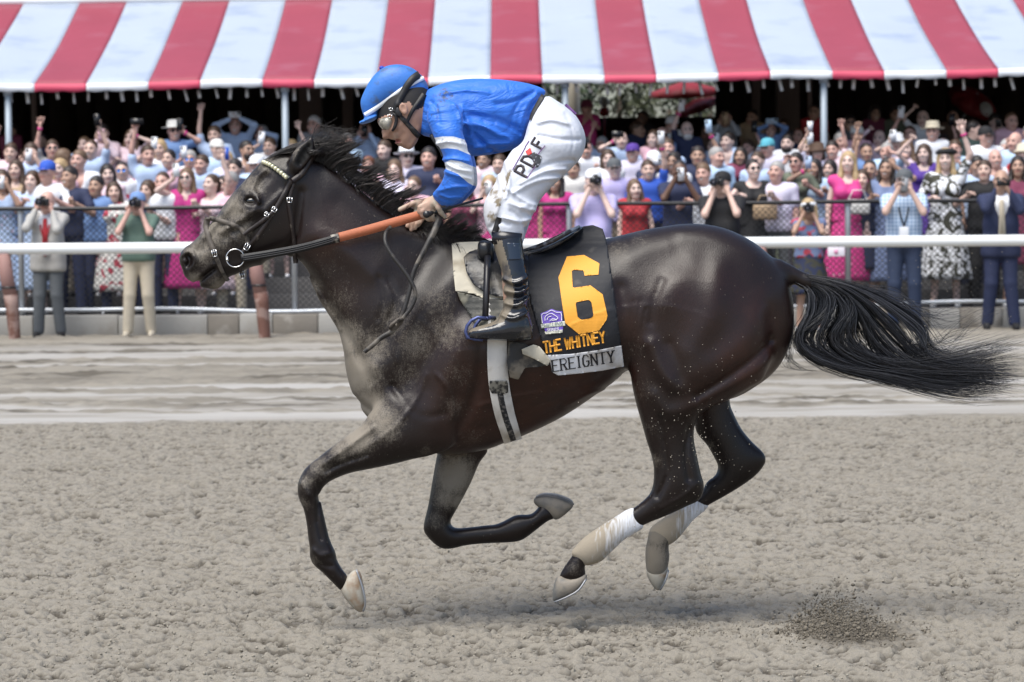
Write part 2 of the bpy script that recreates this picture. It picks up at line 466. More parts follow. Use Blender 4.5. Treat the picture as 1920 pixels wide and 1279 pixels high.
def track_mat():
    m = bpy.data.materials.new('track_dirt'); m.use_nodes = True; t = m.node_tree; p = t.nodes['Principled BSDF']; N = t.nodes.new; L = t.links.new
    tc = N('ShaderNodeTexCoord')
    def noise(s, d=5):
        n = N('ShaderNodeTexNoise'); n.inputs['Scale'].default_value = s; n.inputs['Detail'].default_value = d; n.inputs['Roughness'].default_value = .65; L(tc.outputs['Object'], n.inputs['Vector']); return n.outputs['Fac']
    def mix(a, b, f):
        x = N('ShaderNodeMix'); x.data_type = 'RGBA'; L(f, x.inputs['Factor'])
        for v, k in ((a, 'A'), (b, 'B')):
            if isinstance(v, tuple): x.inputs[k].default_value = (*v, 1)
            else: L(v, x.inputs[k])
        return x.outputs['Result']
    c = mix((.232, .211, .174), (.295, .272, .23), noise(1.3, 3))
    c = mix(c, (.43, .40, .355), noise(60, 3)) if False else c
    ad = N('ShaderNodeAttribute'); ad.attribute_name = 'shade_damp'
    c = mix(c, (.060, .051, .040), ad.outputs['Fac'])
    n2 = N('ShaderNodeMapRange'); n2.inputs['From Min'].default_value = .35; n2.inputs['From Max'].default_value = .7; n2.inputs['To Max'].default_value = .35; L(noise(170, 3), n2.inputs['Value'])
    c = mix(c, (.14, .125, .10), n2.outputs[0])
    ap = N('ShaderNodeAttribute'); ap.attribute_name = 'pale'
    c = mix(c, (.385, .37, .345), ap.outputs['Fac'])
    L(c, p.inputs['Base Color']); p.inputs['Roughness'].default_value = .9; p.inputs['Specular IOR Level'].default_value = .25
    b = N('ShaderNodeBump'); b.inputs['Distance'].default_value = .008; b.inputs['Strength'].default_value = .9; L(noise(95, 6), b.inputs['Height']); L(b.outputs[0], p.inputs['Normal'])
    return m
M_TRK = track_mat()
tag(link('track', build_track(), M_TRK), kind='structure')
g = mesh_from('ground', [(-400, -60, -.05), (400, -60, -.05), (400, 500, -.05), (-400, 500, -.05)], [(0, 1, 2, 3)])
tag(link('ground', g, mat('ground_dirt', (.28, .25, .21), .95, var=.2, vs=2)), kind='structure')

# ------------------------------------------------------------------ kerb wall, terrace, fence, rail
YW = 27.0
def wx(px, Y): return float(at(px, 500, Y)[0])
x0_, x1_ = -9.0, 9.0
TILT = .0
mb = MB()
M_con = mat('concrete', (.33, .32, .30), .85, var=.15, vs=3, c2=(.26, .24, .21), c2lo=.55, c2hi=.7, c2s=2.2, bump=.003, bs=30)
M_con2 = mat('stained_concrete', (.20, .18, .155), .85, var=.2, vs=4, c2=(.34, .32, .29), c2lo=.55, c2hi=.66, c2s=3, bump=.003, bs=30)
KW = empty('kerb_wall', (0, YW, 0)); tag(KW, 'low concrete kerb wall with darker stained blocks at the foot of the fence', 'wall')
cuts = [-9.0] + [wx(p, YW) for p in (60, 220, 388, 447, 510, 595, 700, 860, 1020, 1180, 1340, 1480, 1640, 1742, 1800, 1880)] + [9.0]
for i, (a, b) in enumerate(zip(cuts[:-1], cuts[1:])):
    q = MB(); q.box(a + .004, b - .004, YW, YW + .22, -.04, .245 + .006 * math.sin(i * 2.1))
    o = q.build('concrete_block', [M_con2 if i in (3, 5, 10, 13, 15) else M_con], None, False, .012); child = None
    o.parent = KW; o.matrix_parent_inverse = Matrix.Translation(KW.location).inverted()
def child(o, p):
    o.parent = p; o.matrix_parent_inverse = (Matrix.Translation(p.location) @ p.rotation_euler.to_matrix().to_4x4()).inverted(); return o
ROWY = lambda k: 27.75 + .74 * (k - 1) if k > 0 else 26.62
ROWZ = lambda k: .24 + .20 * (k - 1) if k > 0 else 0.0
mb = MB()
for k in range(1, 9):
    y1 = 27.75 + .74 * (k - .5) if k < 8 else 62
    mb.box(-16, 16, YW + .225 if k == 1 else 27.75 + .74 * (k - 1.5), y1, -.2, ROWZ(k))
tag(mb.build('terrace', mat('asphalt_dark', (.055, .054, .056), .9, var=.2, vs=4)), kind='structure')
FN = empty('chain_link_fence', (0, 27.12, .24)); tag(FN, 'chain link fence with black top rail and galvanised posts in front of the crowd', 'fence')
M_gal = mat('galvanised', (.48, .51, .55), .45, .6, var=.2, vs=12)
M_blkr = mat('black_rail', (.012, .012, .014), .4)
YF = 27.12
def zl(py, Y, px=960): return float(at(px, py, Y)[2])
zt = zl(384, YF); zb_ = zl(576, YF)
for px in (-475, 40, 552, 1068, 1590, 2105):
    x = wx(px, YF); q = MB(); q.lathe([(.036, .24), (.036, zt - .03), (.03, zt + .005)], (x, YF, 0), 12)
    child(q.build('fence_post', M_gal, None, True), FN)
    q = MB(); q.lathe([(.046, zt - .05), (.046, zt - .01)], (x, YF, 0), 12); child(q.build('post_collar', M_gal, None, True), FN)
rr_ = random.Random(4)
xs_ = np.linspace(-9, 9, 60)
q = MB(); q.tube([(x, YF - .045, zt + .004 * math.sin(x * 1.7)) for x in xs_], .027, 10); child(q.build('top_rail', M_blkr, None, True), FN)
q = MB(); q.tube([(x, YF - .045, zb_ + .022 * math.sin(x * 1.1 + 1) + .010 * math.sin(x * 2.7)) for x in xs_], .026, 10); child(q.build('bottom_rail', M_gal, None, True), FN)
# the wire diamonds of the fence
q = MB(); V = []; F = []
pitch = .075; zlo, zhi = .27, zt - .02
zz = np.arange(zlo, zhi, pitch / 2)
for i in range(int(15 / pitch)):
    xb = -7.5 + i * pitch
    for ph in (0, 1):
        pts = [(xb + (pitch / 2 if (k + ph) % 2 else 0) * .98, YF + (.003 if (k + ph) % 2 else -.003), z) for k, z in enumerate(zz)]
        if ph == 1: continue
        b = len(V)
        for (x, y, z) in pts: V += [(x - .006, y, z), (x + .006, y + .001, z)]
        F += [(b + 2 * k, b + 2 * k + 1, b + 2 * k + 3, b + 2 * k + 2) for k in range(len(pts) - 1)]
        pts2 = [(xb + pitch - (pitch / 2 if k % 2 else 0), y, z) for k, (x, y, z) in enumerate(pts)]
        b = len(V)
        for (x, y, z) in pts2: V += [(x - .006, y + .004, z), (x + .006, y + .005, z)]
        F += [(b + 2 * k, b + 2 * k + 1, b + 2 * k + 3, b + 2 * k + 2) for k in range(len(pts2) - 1)]
o = link('wire_mesh', mesh_from('wire_mesh', V, F, False), mat('black_wire', (.02, .02, .022), .5)); child(o, FN); o['kind'] = 'stuff'
# white running rail of the track
YR = 26.0
RL = empty('track_rail', (0, YR, 0)); tag(RL, 'thick white running rail on leaning brown posts along the edge of the track', 'rail')
zr = zl(459, YR)
q = MB(); q.tube([(x, YR, zr) for x in xs_], .066, 16); child(q.build('white_rail', mat('rail_white', (.80, .82, .82), .35, var=.03, vs=2), None, True), RL)
M_brn = mat('post_brown', (.16, .075, .055), .6, c2=(.30, .20, .17), c2lo=.48, c2hi=.56, c2s=5)
M_pnk = mat('post_pink', (.30, .17, .15), .7, c2=(.20, .10, .08), c2lo=.55, c2hi=.6, c2s=5)
for px in (-960, -470, 8, 478, 955, 1425, 2370):
    xa, xb = wx(px, YR), wx(px + 16, YR)
    q = MB(); q.tube([(xa, YR, zr - .05), (xa + .02, YR + .02, .75), (xa + .06, YR + .05, .52)], [.075, .085, .08], 12); po = child(q.build('rail_post', M_pnk, None, True), RL)
    q = MB(); q.tube([(xa + .06, YR + .05, .54), (xa + .075, YR + .06, .40), (xa + .10, YR + .08, .02), (xa + .10, YR + .08, -.05)], [.086, .08, .07, .075], 12); q.build('post_sleeve', M_brn, po, True)
    q = MB(); q.lathe([(.092, -.012), (.092, .012)], (xa + .045, YR + .035, .62), 14); q.build('band', M_blkr, po, True)
# small white number plate hanging from the rail
q = MB(); xp = wx(1567, YR); q.box(xp - .10, xp + .10, YR - .075, YR - .068, zr - .17, zr - .06)
t_ = q.build('rail_sign', mat('plate_white', (.74, .70, .76), .5), None, False, .004); tag(t_, 'small white plate with a pink mark fixed under the white rail', 'sign')
q = MB(); q.box(xp - .018, xp + .018, YR - .079, YR - .0755, zr - .145, zr - .09); q.box(xp - .03, xp - .019, YR - .079, YR - .0755, zr - .13, zr - .105); q.build('mark', mat('mark_pink', (.6, .25, .4), .6), t_)

# ------------------------------------------------------------------ striped awning
YA, YB = 30.4, 35.0
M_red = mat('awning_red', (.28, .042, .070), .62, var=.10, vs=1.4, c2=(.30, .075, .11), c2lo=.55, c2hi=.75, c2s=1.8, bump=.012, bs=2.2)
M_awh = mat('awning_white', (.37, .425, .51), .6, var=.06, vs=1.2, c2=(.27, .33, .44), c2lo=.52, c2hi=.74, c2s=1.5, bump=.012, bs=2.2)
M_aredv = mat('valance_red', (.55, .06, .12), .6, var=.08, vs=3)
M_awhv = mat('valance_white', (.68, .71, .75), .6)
AW = empty('striped_awning', (0, YA, 3.2)); tag(AW, 'long red and white striped awning with scalloped hem over the crowd', 'awning')
zf = zl(140, YA); zbk = zl(-7, YB)
def aw_z(x, t):
    sag = -.05 * math.sin(math.pi * t) - .03 * (1 - t) * math.sin(math.pi * ((x + .04) % 3.65) / 3.65) - .018 * math.sin(x * 1.9 + 1) * math.sin(math.pi * t) - .010 * math.sin(x * 5.1 + t * 6) * t * (1 - t) * 3
    return zf + (zbk - zf) * t + sag + .0065 * x
bnd = [-2450 + 213.2 * k for k in range(24)]
for k in range(-5, 15):
    r0 = 70 + 213.2 * k
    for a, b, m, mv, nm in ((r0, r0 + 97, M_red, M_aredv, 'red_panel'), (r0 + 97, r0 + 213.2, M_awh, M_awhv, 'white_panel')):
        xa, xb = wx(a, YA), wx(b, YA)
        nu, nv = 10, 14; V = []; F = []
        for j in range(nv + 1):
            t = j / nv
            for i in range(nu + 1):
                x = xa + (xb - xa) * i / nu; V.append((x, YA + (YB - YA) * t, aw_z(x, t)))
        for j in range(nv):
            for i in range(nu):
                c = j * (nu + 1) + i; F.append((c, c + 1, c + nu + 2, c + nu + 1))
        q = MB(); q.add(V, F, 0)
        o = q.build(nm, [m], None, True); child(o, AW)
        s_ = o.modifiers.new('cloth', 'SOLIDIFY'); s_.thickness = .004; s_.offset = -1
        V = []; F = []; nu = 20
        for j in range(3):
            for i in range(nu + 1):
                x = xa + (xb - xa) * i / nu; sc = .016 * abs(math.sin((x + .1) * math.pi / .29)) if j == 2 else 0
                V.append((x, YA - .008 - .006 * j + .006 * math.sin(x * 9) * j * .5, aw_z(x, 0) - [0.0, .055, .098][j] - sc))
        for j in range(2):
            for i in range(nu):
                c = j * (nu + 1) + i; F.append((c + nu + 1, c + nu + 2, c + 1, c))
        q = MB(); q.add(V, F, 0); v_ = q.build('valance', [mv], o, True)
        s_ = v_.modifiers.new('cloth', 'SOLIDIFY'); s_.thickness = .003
M_tie = mat('tie_white', (.70, .71, .72), .6)
q = MB()
V0 = [(-.022, 0, 0), (.022, 0, 0), (.028, .0, -.16), (-.016, .0, -.16), (-.022, .004, 0), (.022, .004, 0), (.028, .004, -.16), (-.016, .004, -.16)]
q.add(V0, [(3, 2, 1, 0), (4, 5, 6, 7), (0, 1, 5, 4), (1, 2, 6, 5), (2, 3, 7, 6), (3, 0, 4, 7)])
tie = q.mesh('tie_strap')
ra = random.Random(9)
for i in range(72):
    px = -60 + 29.2 * i + ra.uniform(-3, 3); x = wx(px, YA + .3)
    o = link('tie_strap', tie, M_tie); o.location = (x, YA + .25 + ra.uniform(-.05, .05), aw_z(x, 0.05) - .12 - ra.uniform(.02, .06)); o.scale = (ra.uniform(.7, 1.15), 1, ra.uniform(.7, 1.1)); o.rotation_euler = (ra.uniform(-.2, .2), ra.uniform(-.25, .15), ra.uniform(-.4, .4)); child(o, AW)
q = MB(); q.box(-13, 13, YA + .02, YA + .06, zf - .09, zf - .05); q.build('front_bar', M_gal, None); child(bpy.data.objects['front_bar'], AW); bpy.data.objects['front_bar'].rotation_euler = (0, -.0065, 0)
M_pst = mat('post_blue_grey', (.34, .40, .46), .5, .2, var=.1, vs=4)
for px in (-490, 20, 538, 1062, 1546, 2060):
    x = wx(px, YA + .1); q = MB(); q.lathe([(.045, 1.0), (.045, aw_z(x, 0) - .06)], (x, YA + .1, 0), 12); child(q.build('awning_post', M_pst, None, True), AW)
    q = MB(); q.lathe([(.06, aw_z(x, 0) - .16), (.06, aw_z(x, 0) - .08)], (x, YA + .1, 0), 12); child(q.build('post_bracket', M_pst, None, True), AW)
q = MB(); q.box(-13, 13, YB - .02, YB + .12, zbk - .02, zbk + .10); o = q.build('gutter', mat('gutter_white', (.75, .77, .8), .5), None); child(o, AW); o.rotation_euler = (0, -.0065, 0)

# ------------------------------------------------------------------ pavilion behind the crowd
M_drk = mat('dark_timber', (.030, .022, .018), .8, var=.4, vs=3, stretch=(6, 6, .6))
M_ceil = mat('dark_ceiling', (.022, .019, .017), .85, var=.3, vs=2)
PV = empty('pavilion', (0, 40, 1.6)); tag(PV, 'dark timber pavilion with open back standing behind and above the crowd', 'building')
FLZ = ROWZ(8)
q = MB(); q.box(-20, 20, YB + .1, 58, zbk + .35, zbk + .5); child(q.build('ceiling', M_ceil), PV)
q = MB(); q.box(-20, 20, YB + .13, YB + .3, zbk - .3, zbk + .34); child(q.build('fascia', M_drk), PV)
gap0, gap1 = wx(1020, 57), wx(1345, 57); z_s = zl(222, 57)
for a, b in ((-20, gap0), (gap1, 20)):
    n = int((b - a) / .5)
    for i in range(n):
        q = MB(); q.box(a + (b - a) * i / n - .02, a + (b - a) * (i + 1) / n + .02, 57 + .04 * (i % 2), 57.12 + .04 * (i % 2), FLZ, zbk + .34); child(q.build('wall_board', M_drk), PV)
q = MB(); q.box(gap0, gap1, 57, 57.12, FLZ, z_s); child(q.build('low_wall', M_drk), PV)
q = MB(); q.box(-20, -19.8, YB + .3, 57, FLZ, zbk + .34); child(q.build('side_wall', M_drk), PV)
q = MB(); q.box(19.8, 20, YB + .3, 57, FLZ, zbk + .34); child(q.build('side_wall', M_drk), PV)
M_colm = mat('column_brown', (.115, .085, .075), .7, var=.2, vs=4, stretch=(5, 5, .5))
for px, w_ in ((585, .34), (655, .16), (1480, .34), (1420, .12), (-120, .34), (68, .07), (1520, .06), (2050, .34)):
    Yc = 36.5 if w_ > .1 else 33
    x = wx(px, Yc); q = MB(); q.box(x - w_ / 2, x + w_ / 2, Yc, Yc + w_, 1.0, zbk + .34 if Yc > 35 else aw_z(x, (Yc - YA) / (YB - YA)) - .03); child(q.build('column', M_colm, None, False, .01), PV)
for i in range(9):
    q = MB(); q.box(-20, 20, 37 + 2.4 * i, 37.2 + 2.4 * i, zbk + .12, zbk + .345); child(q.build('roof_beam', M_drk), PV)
# sunlit garden seen through the open back
M_lf = mat('garden_leaf', (.016, .032, .008), .6, var=.5, vs=3); M_lf2 = mat('garden_leaf_pale', (.04, .048, .017), .6, var=.4, vs=3)
def shrub(px, py, Y, r, n, m, label, cat='tree'):
    c = W(px, py, Y); g = random.Random(px); V = []; F = []
    for i in range(n):
        a, b = g.uniform(0, 6.28), math.acos(g.uniform(-1, 1)); rr = r * g.uniform(.45, 1.0) ** .5 * (.8 + .3 * math.sin(3 * a) * math.sin(2 * b))
        p = Vector((rr * math.sin(b) * math.cos(a), rr * .7 * math.sin(b) * math.sin(a), rr * math.cos(b)))
        u = Vector((g.gauss(0, 1), g.gauss(0, 1), g.gauss(0, 1))).normalized(); v = u.orthogonal().normalized(); s = g.uniform(.05, .11)
        k = len(V); V += [p + u * s, p + v * s * .5, p - u * s, p - v * s * .5]; F.append((k, k + 1, k + 2, k + 3))
    q = MB(); q.tube([(c.x, c.y, 0), (c.x + .05, c.y, c.z * .6), (c.x, c.y, c.z)], [.13, .1, .05], 8); t = q.build('tree', mat('bark', (.12, .09, .07), .9), None, True)
    o = link('crown', mesh_from('crown', V, F, False), m, t); o.location = c
    tag(t, label, cat)
shrub(1050, 185, 61, 1.0, 900, M_lf, 'dark green tree seen through the open back right beside the jockey', 'tree')
shrub(1160, 165, 63, 1.1, 900, M_lf2, 'pale sunlit tree seen through the open back above the clapping woman')
shrub(1255, 205, 62, 1.2, 1100, M_lf2, 'pale loose tree below the red umbrellas beyond the open back')
shrub(1330, 170, 64, 1.2, 900, M_lf, 'green tree at the edge of the open back behind red umbrella')
def umbrella(px, py, Y, r, rx, ry, label, spot=False):
    c = W(px, py, Y); V = [(0, 0, r * .28)]; F = []; n = 8
    for k in range(n): V.append((r * math.cos(2 * math.pi * k / n), r * math.sin(2 * math.pi * k / n), 0))
    for k in range(n): V.append((V[1 + k][0] * 1.01, V[1 + k][1] * 1.01, -.12))
    e = empty('red_umbrella', c); tag(e, label, 'umbrella')
    for k in range(n):
        a, b = 1 + k, 1 + (k + 1) % n
        q = MB(); q.add([V[0], V[a], V[b], V[b + n], V[a + n]], [(0, 1, 2), (1, 4, 3, 2)]); o = q.build('canopy_panel', mat('umbrella_red', (.26, .014, .02), .6), e)
        s_ = o.modifiers.new('cloth', 'SOLIDIFY'); s_.thickness = .004
    q = MB(); q.lathe([(.022, -1.9), (.022, r * .3)], (0, 0, 0), 8); q.build('pole', M_gal, e, True)
    if spot:
        q = MB(); q.lathe([(.001, -.006), (.13, -.006), (.13, .006), (.001, .006)], (0, 0, 0), 16); o = q.build('white_roundel', M_tie, e, True); o.location = (r * .55, -r * .55, r * .11); o.rotation_euler = (.5, .35, 0)
    e.rotation_euler = (rx, ry, 0)
umbrella(1285, 170, 59, .8, .1, -.05, 'large red garden umbrella beyond the open back of the pavilion')
umbrella(1306, 196, 58.3, .5, .15, -.35, 'smaller tilted red umbrella below the large one at the open back')
umbrella(1826, 186, 40.5, .42, .5, .5, 'pinkish red tilted umbrella with white roundel in the dark at right', True)
q = MB(); x = wx(1076, 58.5); q.lathe([(.16, 0), (.16, zbk + .3)], (x, 58.5, 0), 14); t_ = q.build('garden_column', mat('cream_column', (.62, .57, .46), .7), None, True); tag(t_, 'cream round column standing outside the open back near the jockey', 'column')
q = MB(); c = W(1133, 192, 56.5); q.lathe([(.01, -.12), (.09, -.06), (.11, 0), (.08, .08), (.01, .11)], c, 14); t_ = q.build('globe_lamp', mat('globe_white', (.85, .84, .78), .3), None, True); tag(t_, 'white globe lamp on a red stand at the open back', 'lamp')
q = MB(); q.lathe([(.10, -.30), (.10, -.12), (.03, -.11)], c, 12); q.lathe([(.02, FLZ - c.z), (.02, -.30)], c, 8); q.build('stand', mat('stand_red', (.5, .02, .02), .5), t_, True)
# ------------------------------------------------------------------ the crowd
C_ = dict(white=(.78, .80, .84), offw=(.70, .69, .66), lblue=(.45, .57, .78), blue=(.16, .27, .52), royal=(.03, .10, .50), navy=(.018, .026, .07), black=(.012, .012, .014), grey=(.30, .31, .33), dgrey=(.10, .11, .12), blazer=(.40, .39, .37), pink=(.70, .44, .52), lpink=(.76, .60, .66),
          hot=(.60, .05, .24), magenta=(.45, .03, .20), red=(.42, .03, .04), lav=(.46, .42, .70), llav=(.66, .63, .78), green=(.10, .16, .13), olive=(.13, .15, .11), dgreen=(.03, .055, .05), khaki=(.52, .46, .36), denim=(.025, .04, .085), dusk=(.16, .21, .36), maroon=(.17, .03, .07), purple=(.09, .04, .28), tan=(.42, .30, .19), straw=(.60, .54, .42), teal=(.10, .40, .50), sky=(.46, .62, .80), brown=(.10, .06, .04))
HAIRC = dict(dark=(.018, .012, .010), brown=(.06, .034, .02), lbrown=(.14, .085, .05), blond=(.42, .30, .16), grey=(.33, .32, .31), white=(.6, .6, .6), red=(.16, .06, .03))
SKINC = dict(f=(.60, .41, .34), p=(.66, .48, .42), r=(.58, .35, .29), t=(.42, .26, .19), b=(.14, .075, .05))
def cloth(c, pat=None):
    n = 'fabric_' + c + ('_' + pat if pat else '')
    if n in _mc: return _mc[n]
    if pat is None: return mat(n, C_[c], .8, var=.12, vs=9, bump=.004, bs=14)
    m = bpy.data.materials.new(n); m.use_nodes = True; _mc[n] = m; t = m.node_tree; p = t.nodes['Principled BSDF']; p.inputs['Roughness'].default_value = .8
    N = t.nodes.new; L = t.links.new; tc = N('ShaderNodeTexCoord'); mp = N('ShaderNodeMapping'); L(tc.outputs['Object'], mp.inputs[0])
    ra = N('ShaderNodeValToRGB'); r = ra.color_ramp; L(ra.outputs[0], p.inputs['Base Color'])
    if pat in ('floral', 'tropic', 'dots'):
        v = N('ShaderNodeTexNoise' if pat != 'dots' else 'ShaderNodeTexVoronoi'); v.inputs['Scale'].default_value = {'floral': 11, 'tropic': 6, 'dots': 16}[pat]
        L(mp.outputs[0], v.inputs['Vector']); L(v.outputs[0], ra.inputs[0])
        if pat == 'tropic': v.inputs['Distortion'].default_value = 2.2; mp.inputs['Rotation'].default_value = (.3, .5, .4)
        fg, bgc = {'floral': ((.42, .05, .08), C_[c]), 'tropic': ((.045, .045, .03), C_[c]), 'dots': ((.66, .40, .48), C_[c])}[pat]
        r.elements[0].position = {'floral': .56, 'tropic': .49, 'dots': .18}[pat]; r.elements[1].position = r.elements[0].position + .025
        r.elements[0].color = (*(bgc if pat != 'dots' else fg), 1); r.elements[1].color = (*(fg if pat != 'dots' else bgc), 1)
    else:                                # plaid / stripe
        v = N('ShaderNodeTexWave'); v.inputs['Scale'].default_value = 7; v.bands_direction = 'Z' if pat == 'plaid' else 'X'; L(mp.outputs[0], v.inputs['Vector'])
        v2 = N('ShaderNodeTexWave'); v2.inputs['Scale'].default_value = 7; v2.bands_direction = 'X'; L(mp.outputs[0], v2.inputs['Vector'])
        a = N('ShaderNodeMath'); a.operation = 'ADD'; L(v.outputs['Fac'], a.inputs[0]); L(v2.outputs['Fac'], a.inputs[1]); d = N('ShaderNodeMath'); d.operation = 'MULTIPLY'; d.inputs[1].default_value = .5; L(a.outputs[0], d.inputs[0]); L(d.outputs[0], ra.inputs[0])
        r.elements[0].color = (.16, .28, .48, 1); r.elements[1].color = (.62, .72, .84, 1)
    return m
def mskin(k): return mat('skin_' + k, SKINC[k], .5, var=.07, vs=25)
def mhair(k): return mat('hair_' + k, HAIRC[k], .5, var=.45, vs=60, stretch=(1, 1, .15), bump=.004, bs=70)
M_dark = mat('feature_dark', (.02, .014, .012), .4); M_lip = mat('lip', (.36, .12, .11), .5); M_glass = mat('sunglass', (.008, .008, .010), .08, coat=.5); M_mirror = mat('mirror_lens', (.02, .16, .55), .05, .6); M_teeth = mat('teeth', (.7, .68, .62), .4)

def head_template(female, smile):
    f = Field((-.11, -.16, -.19), (.11, .13, .14), .0085)
    w = .070 if female else .075
    f.ellipsoid((0, .018, .035), (w + .004, .098, .094), .01)
    f.ellipsoid((0, -.022, -.035), (w - .010, .076, .088), .05)
    f.ellipsoid((0, -.050, -.092), (.030 if female else .036, .032, .026), .04)
    f.capsule((0, -.088, .012), (0, -.112, -.026), .010, .014, .016); f.ellipsoid((0, -.102, -.032), (.018, .014, .011), .012)
    for s in (-1, 1):
        f.ellipsoid((s * .031, -.104, .012), (.018, .018, .012), .012, cut=True)
        f.ellipsoid((s * .031, -.083, .011), (.014, .013, .012), .004)
        f.capsule((s * .014, -.094, .028), (s * .044, -.084, .030), .008, .007, .012)
        f.ellipsoid((s * .040, -.070, -.028), (.022, .022, .020), .03)
        f.ellipsoid((s * (w + .004), .012, .002), (.011, .018, .030), .006)
    f.ellipsoid((0, -.090, -.062), (.026, .014, .012), .01)
    f.ellipsoid((0, -.108, -.061), (.022 if smile else .020, .016, .008 if smile else .0035), .004, cut=True)
    f.capsule((0, .020, -.07), (0, .026, -.20), .048 if female else .056, .05 if female else .062, .03)
    V, Q = f.mesh(2)
    C = V[Q].mean(1); mi = np.zeros(len(Q), np.int32)
    ax = np.abs(C[:, 0])
    mi[(C[:, 1] < -.07) & (np.abs(ax - .031) < .015) & (np.abs(C[:, 2] - .011) < .0065)] = 1
    mi[(C[:, 1] < -.07) & (ax > .012) & (ax < .048) & (np.abs(C[:, 2] - .032) < .005)] = 1
    mo = (C[:, 1] < -.07) & (ax < .026) & (np.abs(C[:, 2] + .062) < (.011 if smile else .0085))
    mi[mo] = 2
    if smile: mi[mo & (np.abs(C[:, 2] + .060) < .006) & (ax < .018)] = 3
    return V, Q, mi
HT = {(fm, sm): head_template(fm, sm) for fm in (0, 1) for sm in (0, 1)}
def tmpl(fn, h=.011, lo=(-.18, -.20, -.50), hi=(.18, .22, .16)):
    f = Field(lo, hi, h); fn(f); V, Q = f.mesh(2); return mesh_from('hair', V, Q)
def hair_short(f):
    f.ellipsoid((0, .022, .042), (.086, .108, .100), .01)
    f.ellipsoid((0, -.085, -.045), (.085, .080, .105), .02, cut=True); f.ellipsoid((0, -.02, -.13), (.12, .14, .10), .02, cut=True)
def hair_crop(f):
    f.ellipsoid((0, .024, .038), (.082, .104, .098), .01)
    f.ellipsoid((0, -.085, -.030), (.085, .085, .105), .02, cut=True); f.ellipsoid((0, -.03, -.12), (.12, .14, .10), .02, cut=True)
def hair_ring(f):
    f.ellipsoid((0, .026, .010), (.084, .102, .070), .01); f.ellipsoid((0, -.02, .10), (.066, .12, .080), .02, cut=True)
    f.ellipsoid((0, -.10, -.03), (.09, .09, .12), .02, cut=True); f.ellipsoid((0, -.03, -.12), (.12, .14, .08), .02, cut=True)
def hair_long(f):
    f.ellipsoid((0, .024, .040), (.090, .110, .104), .01)
    for s in (-1, 1):
        f.capsule((s * .070, .01, .02), (s * .088, -.005, -.16), .030, .034, .03); f.capsule((s * .088, -.005, -.16), (s * .085, -.06, -.34), .032, .016, .03)
        f.capsule((s * .04, .07, 0), (s * .06, .075, -.26), .05, .03, .03)
    f.ellipsoid((0, -.085, -.040), (.068, .085, .115), .012, cut=True); f.capsule((0, -.08, -.08), (0, -.10, -.22), .055, .045, .01) if False else None
def hair_bob(f):
    f.ellipsoid((0, .024, .040), (.092, .112, .104), .01)
    for s in (-1, 1): f.capsule((s * .072, .01, .02), (s * .082, -.005, -.13), .032, .030, .03)
    f.capsule((0, .07, 0), (0, .07, -.12), .06, .05, .03)
    f.ellipsoid((0, -.085, -.045), (.066, .085, .112), .012, cut=True)
def hair_tied(f):
    f.ellipsoid((0, .022, .038), (.084, .106, .100), .01); f.ellipsoid((0, -.085, -.035), (.080, .080, .108), .02, cut=True); f.ellipsoid((0, -.03, -.13), (.12, .13, .09), .02, cut=True)
    f.ellipsoid((0, .13, .03), (.04, .045, .045), .02); f.capsule((0, .14, .01), (.01, .14, -.16), .026, .012, .02)
def beard(f):
    f.ellipsoid((0, -.040, -.075), (.068, .066, .062), .01); f.ellipsoid((0, -.06, .02), (.09, .10, .072), .012, cut=True); f.ellipsoid((0, .06, -.06), (.10, .07, .10), .02, cut=True)
    f.ellipsoid((0, -.112, -.062), (.018, .02, .008), .004, cut=True)
HAIR = {k: tmpl(v) for k, v in dict(short=hair_short, crop=hair_crop, ring=hair_ring, long=hair_long, bob=hair_bob, tied=hair_tied, beard=beard).items()}
def hat_mesh(kind):
    q = MB()
    if kind in ('cap', 'visor'):
        q.lathe([(.094, .030), (.095, .055), (.088, .100), (.060, .132), (.02, .144), (.002, .145)] if kind == 'cap' else [(.094, .034), (.096, .060), (.093, .075), (.088, .075), (.088, .034)], (0, .018, 0), 18, sy=1.13)
        V = []; n = 10
        for r, z in ((.0, 0), (1, -.004)):
            for k in range(n + 1):
                a = math.pi * (k / n); V.append((math.cos(a) * .088, -.075 - math.sin(a) * (.012 + .075 * r), .042 + z - .012 * r * math.sin(a)))
        V += [(x, y, z - .006) for x, y, z in V]
        m = n + 1; F = []
        for k in range(n): F += [(k, k + 1, m + k + 1, m + k), (2 * m + k, 3 * m + k, 3 * m + k + 1, 2 * m + k + 1), (m + k, m + k + 1, 3 * m + k + 1, 3 * m + k)]
        q.add(V, F)
    elif kind == 'panama':
        q.lathe([(.155, .052), (.160, .058), (.13, .056), (.096, .050), (.094, .100), (.082, .150), (.05, .156), (.03, .148), (.002, .146)], (0, .015, 0), 22, sy=1.12)
    elif kind == 'bucket':
        q.lathe([(.150, .012), (.154, .016), (.098, .060), (.092, .118), (.06, .140), (.002, .142)], (0, .015, 0), 20, sy=1.1)
    else:                                # beret
        q.lathe([(.090, .050), (.125, .075), (.128, .095), (.09, .122), (.002, .128)], (.015, .025, 0), 20, sy=1.05)
    return q.mesh('hat', True)
HATS = {k: hat_mesh(k) for k in ('cap', 'visor', 'panama', 'bucket', 'beret')}
q = MB(); q.lathe([(.099, .056), (.100, .078)], (0, .015, 0), 20, sy=1.12); HATBAND = q.mesh('hatband', True)
q = MB()
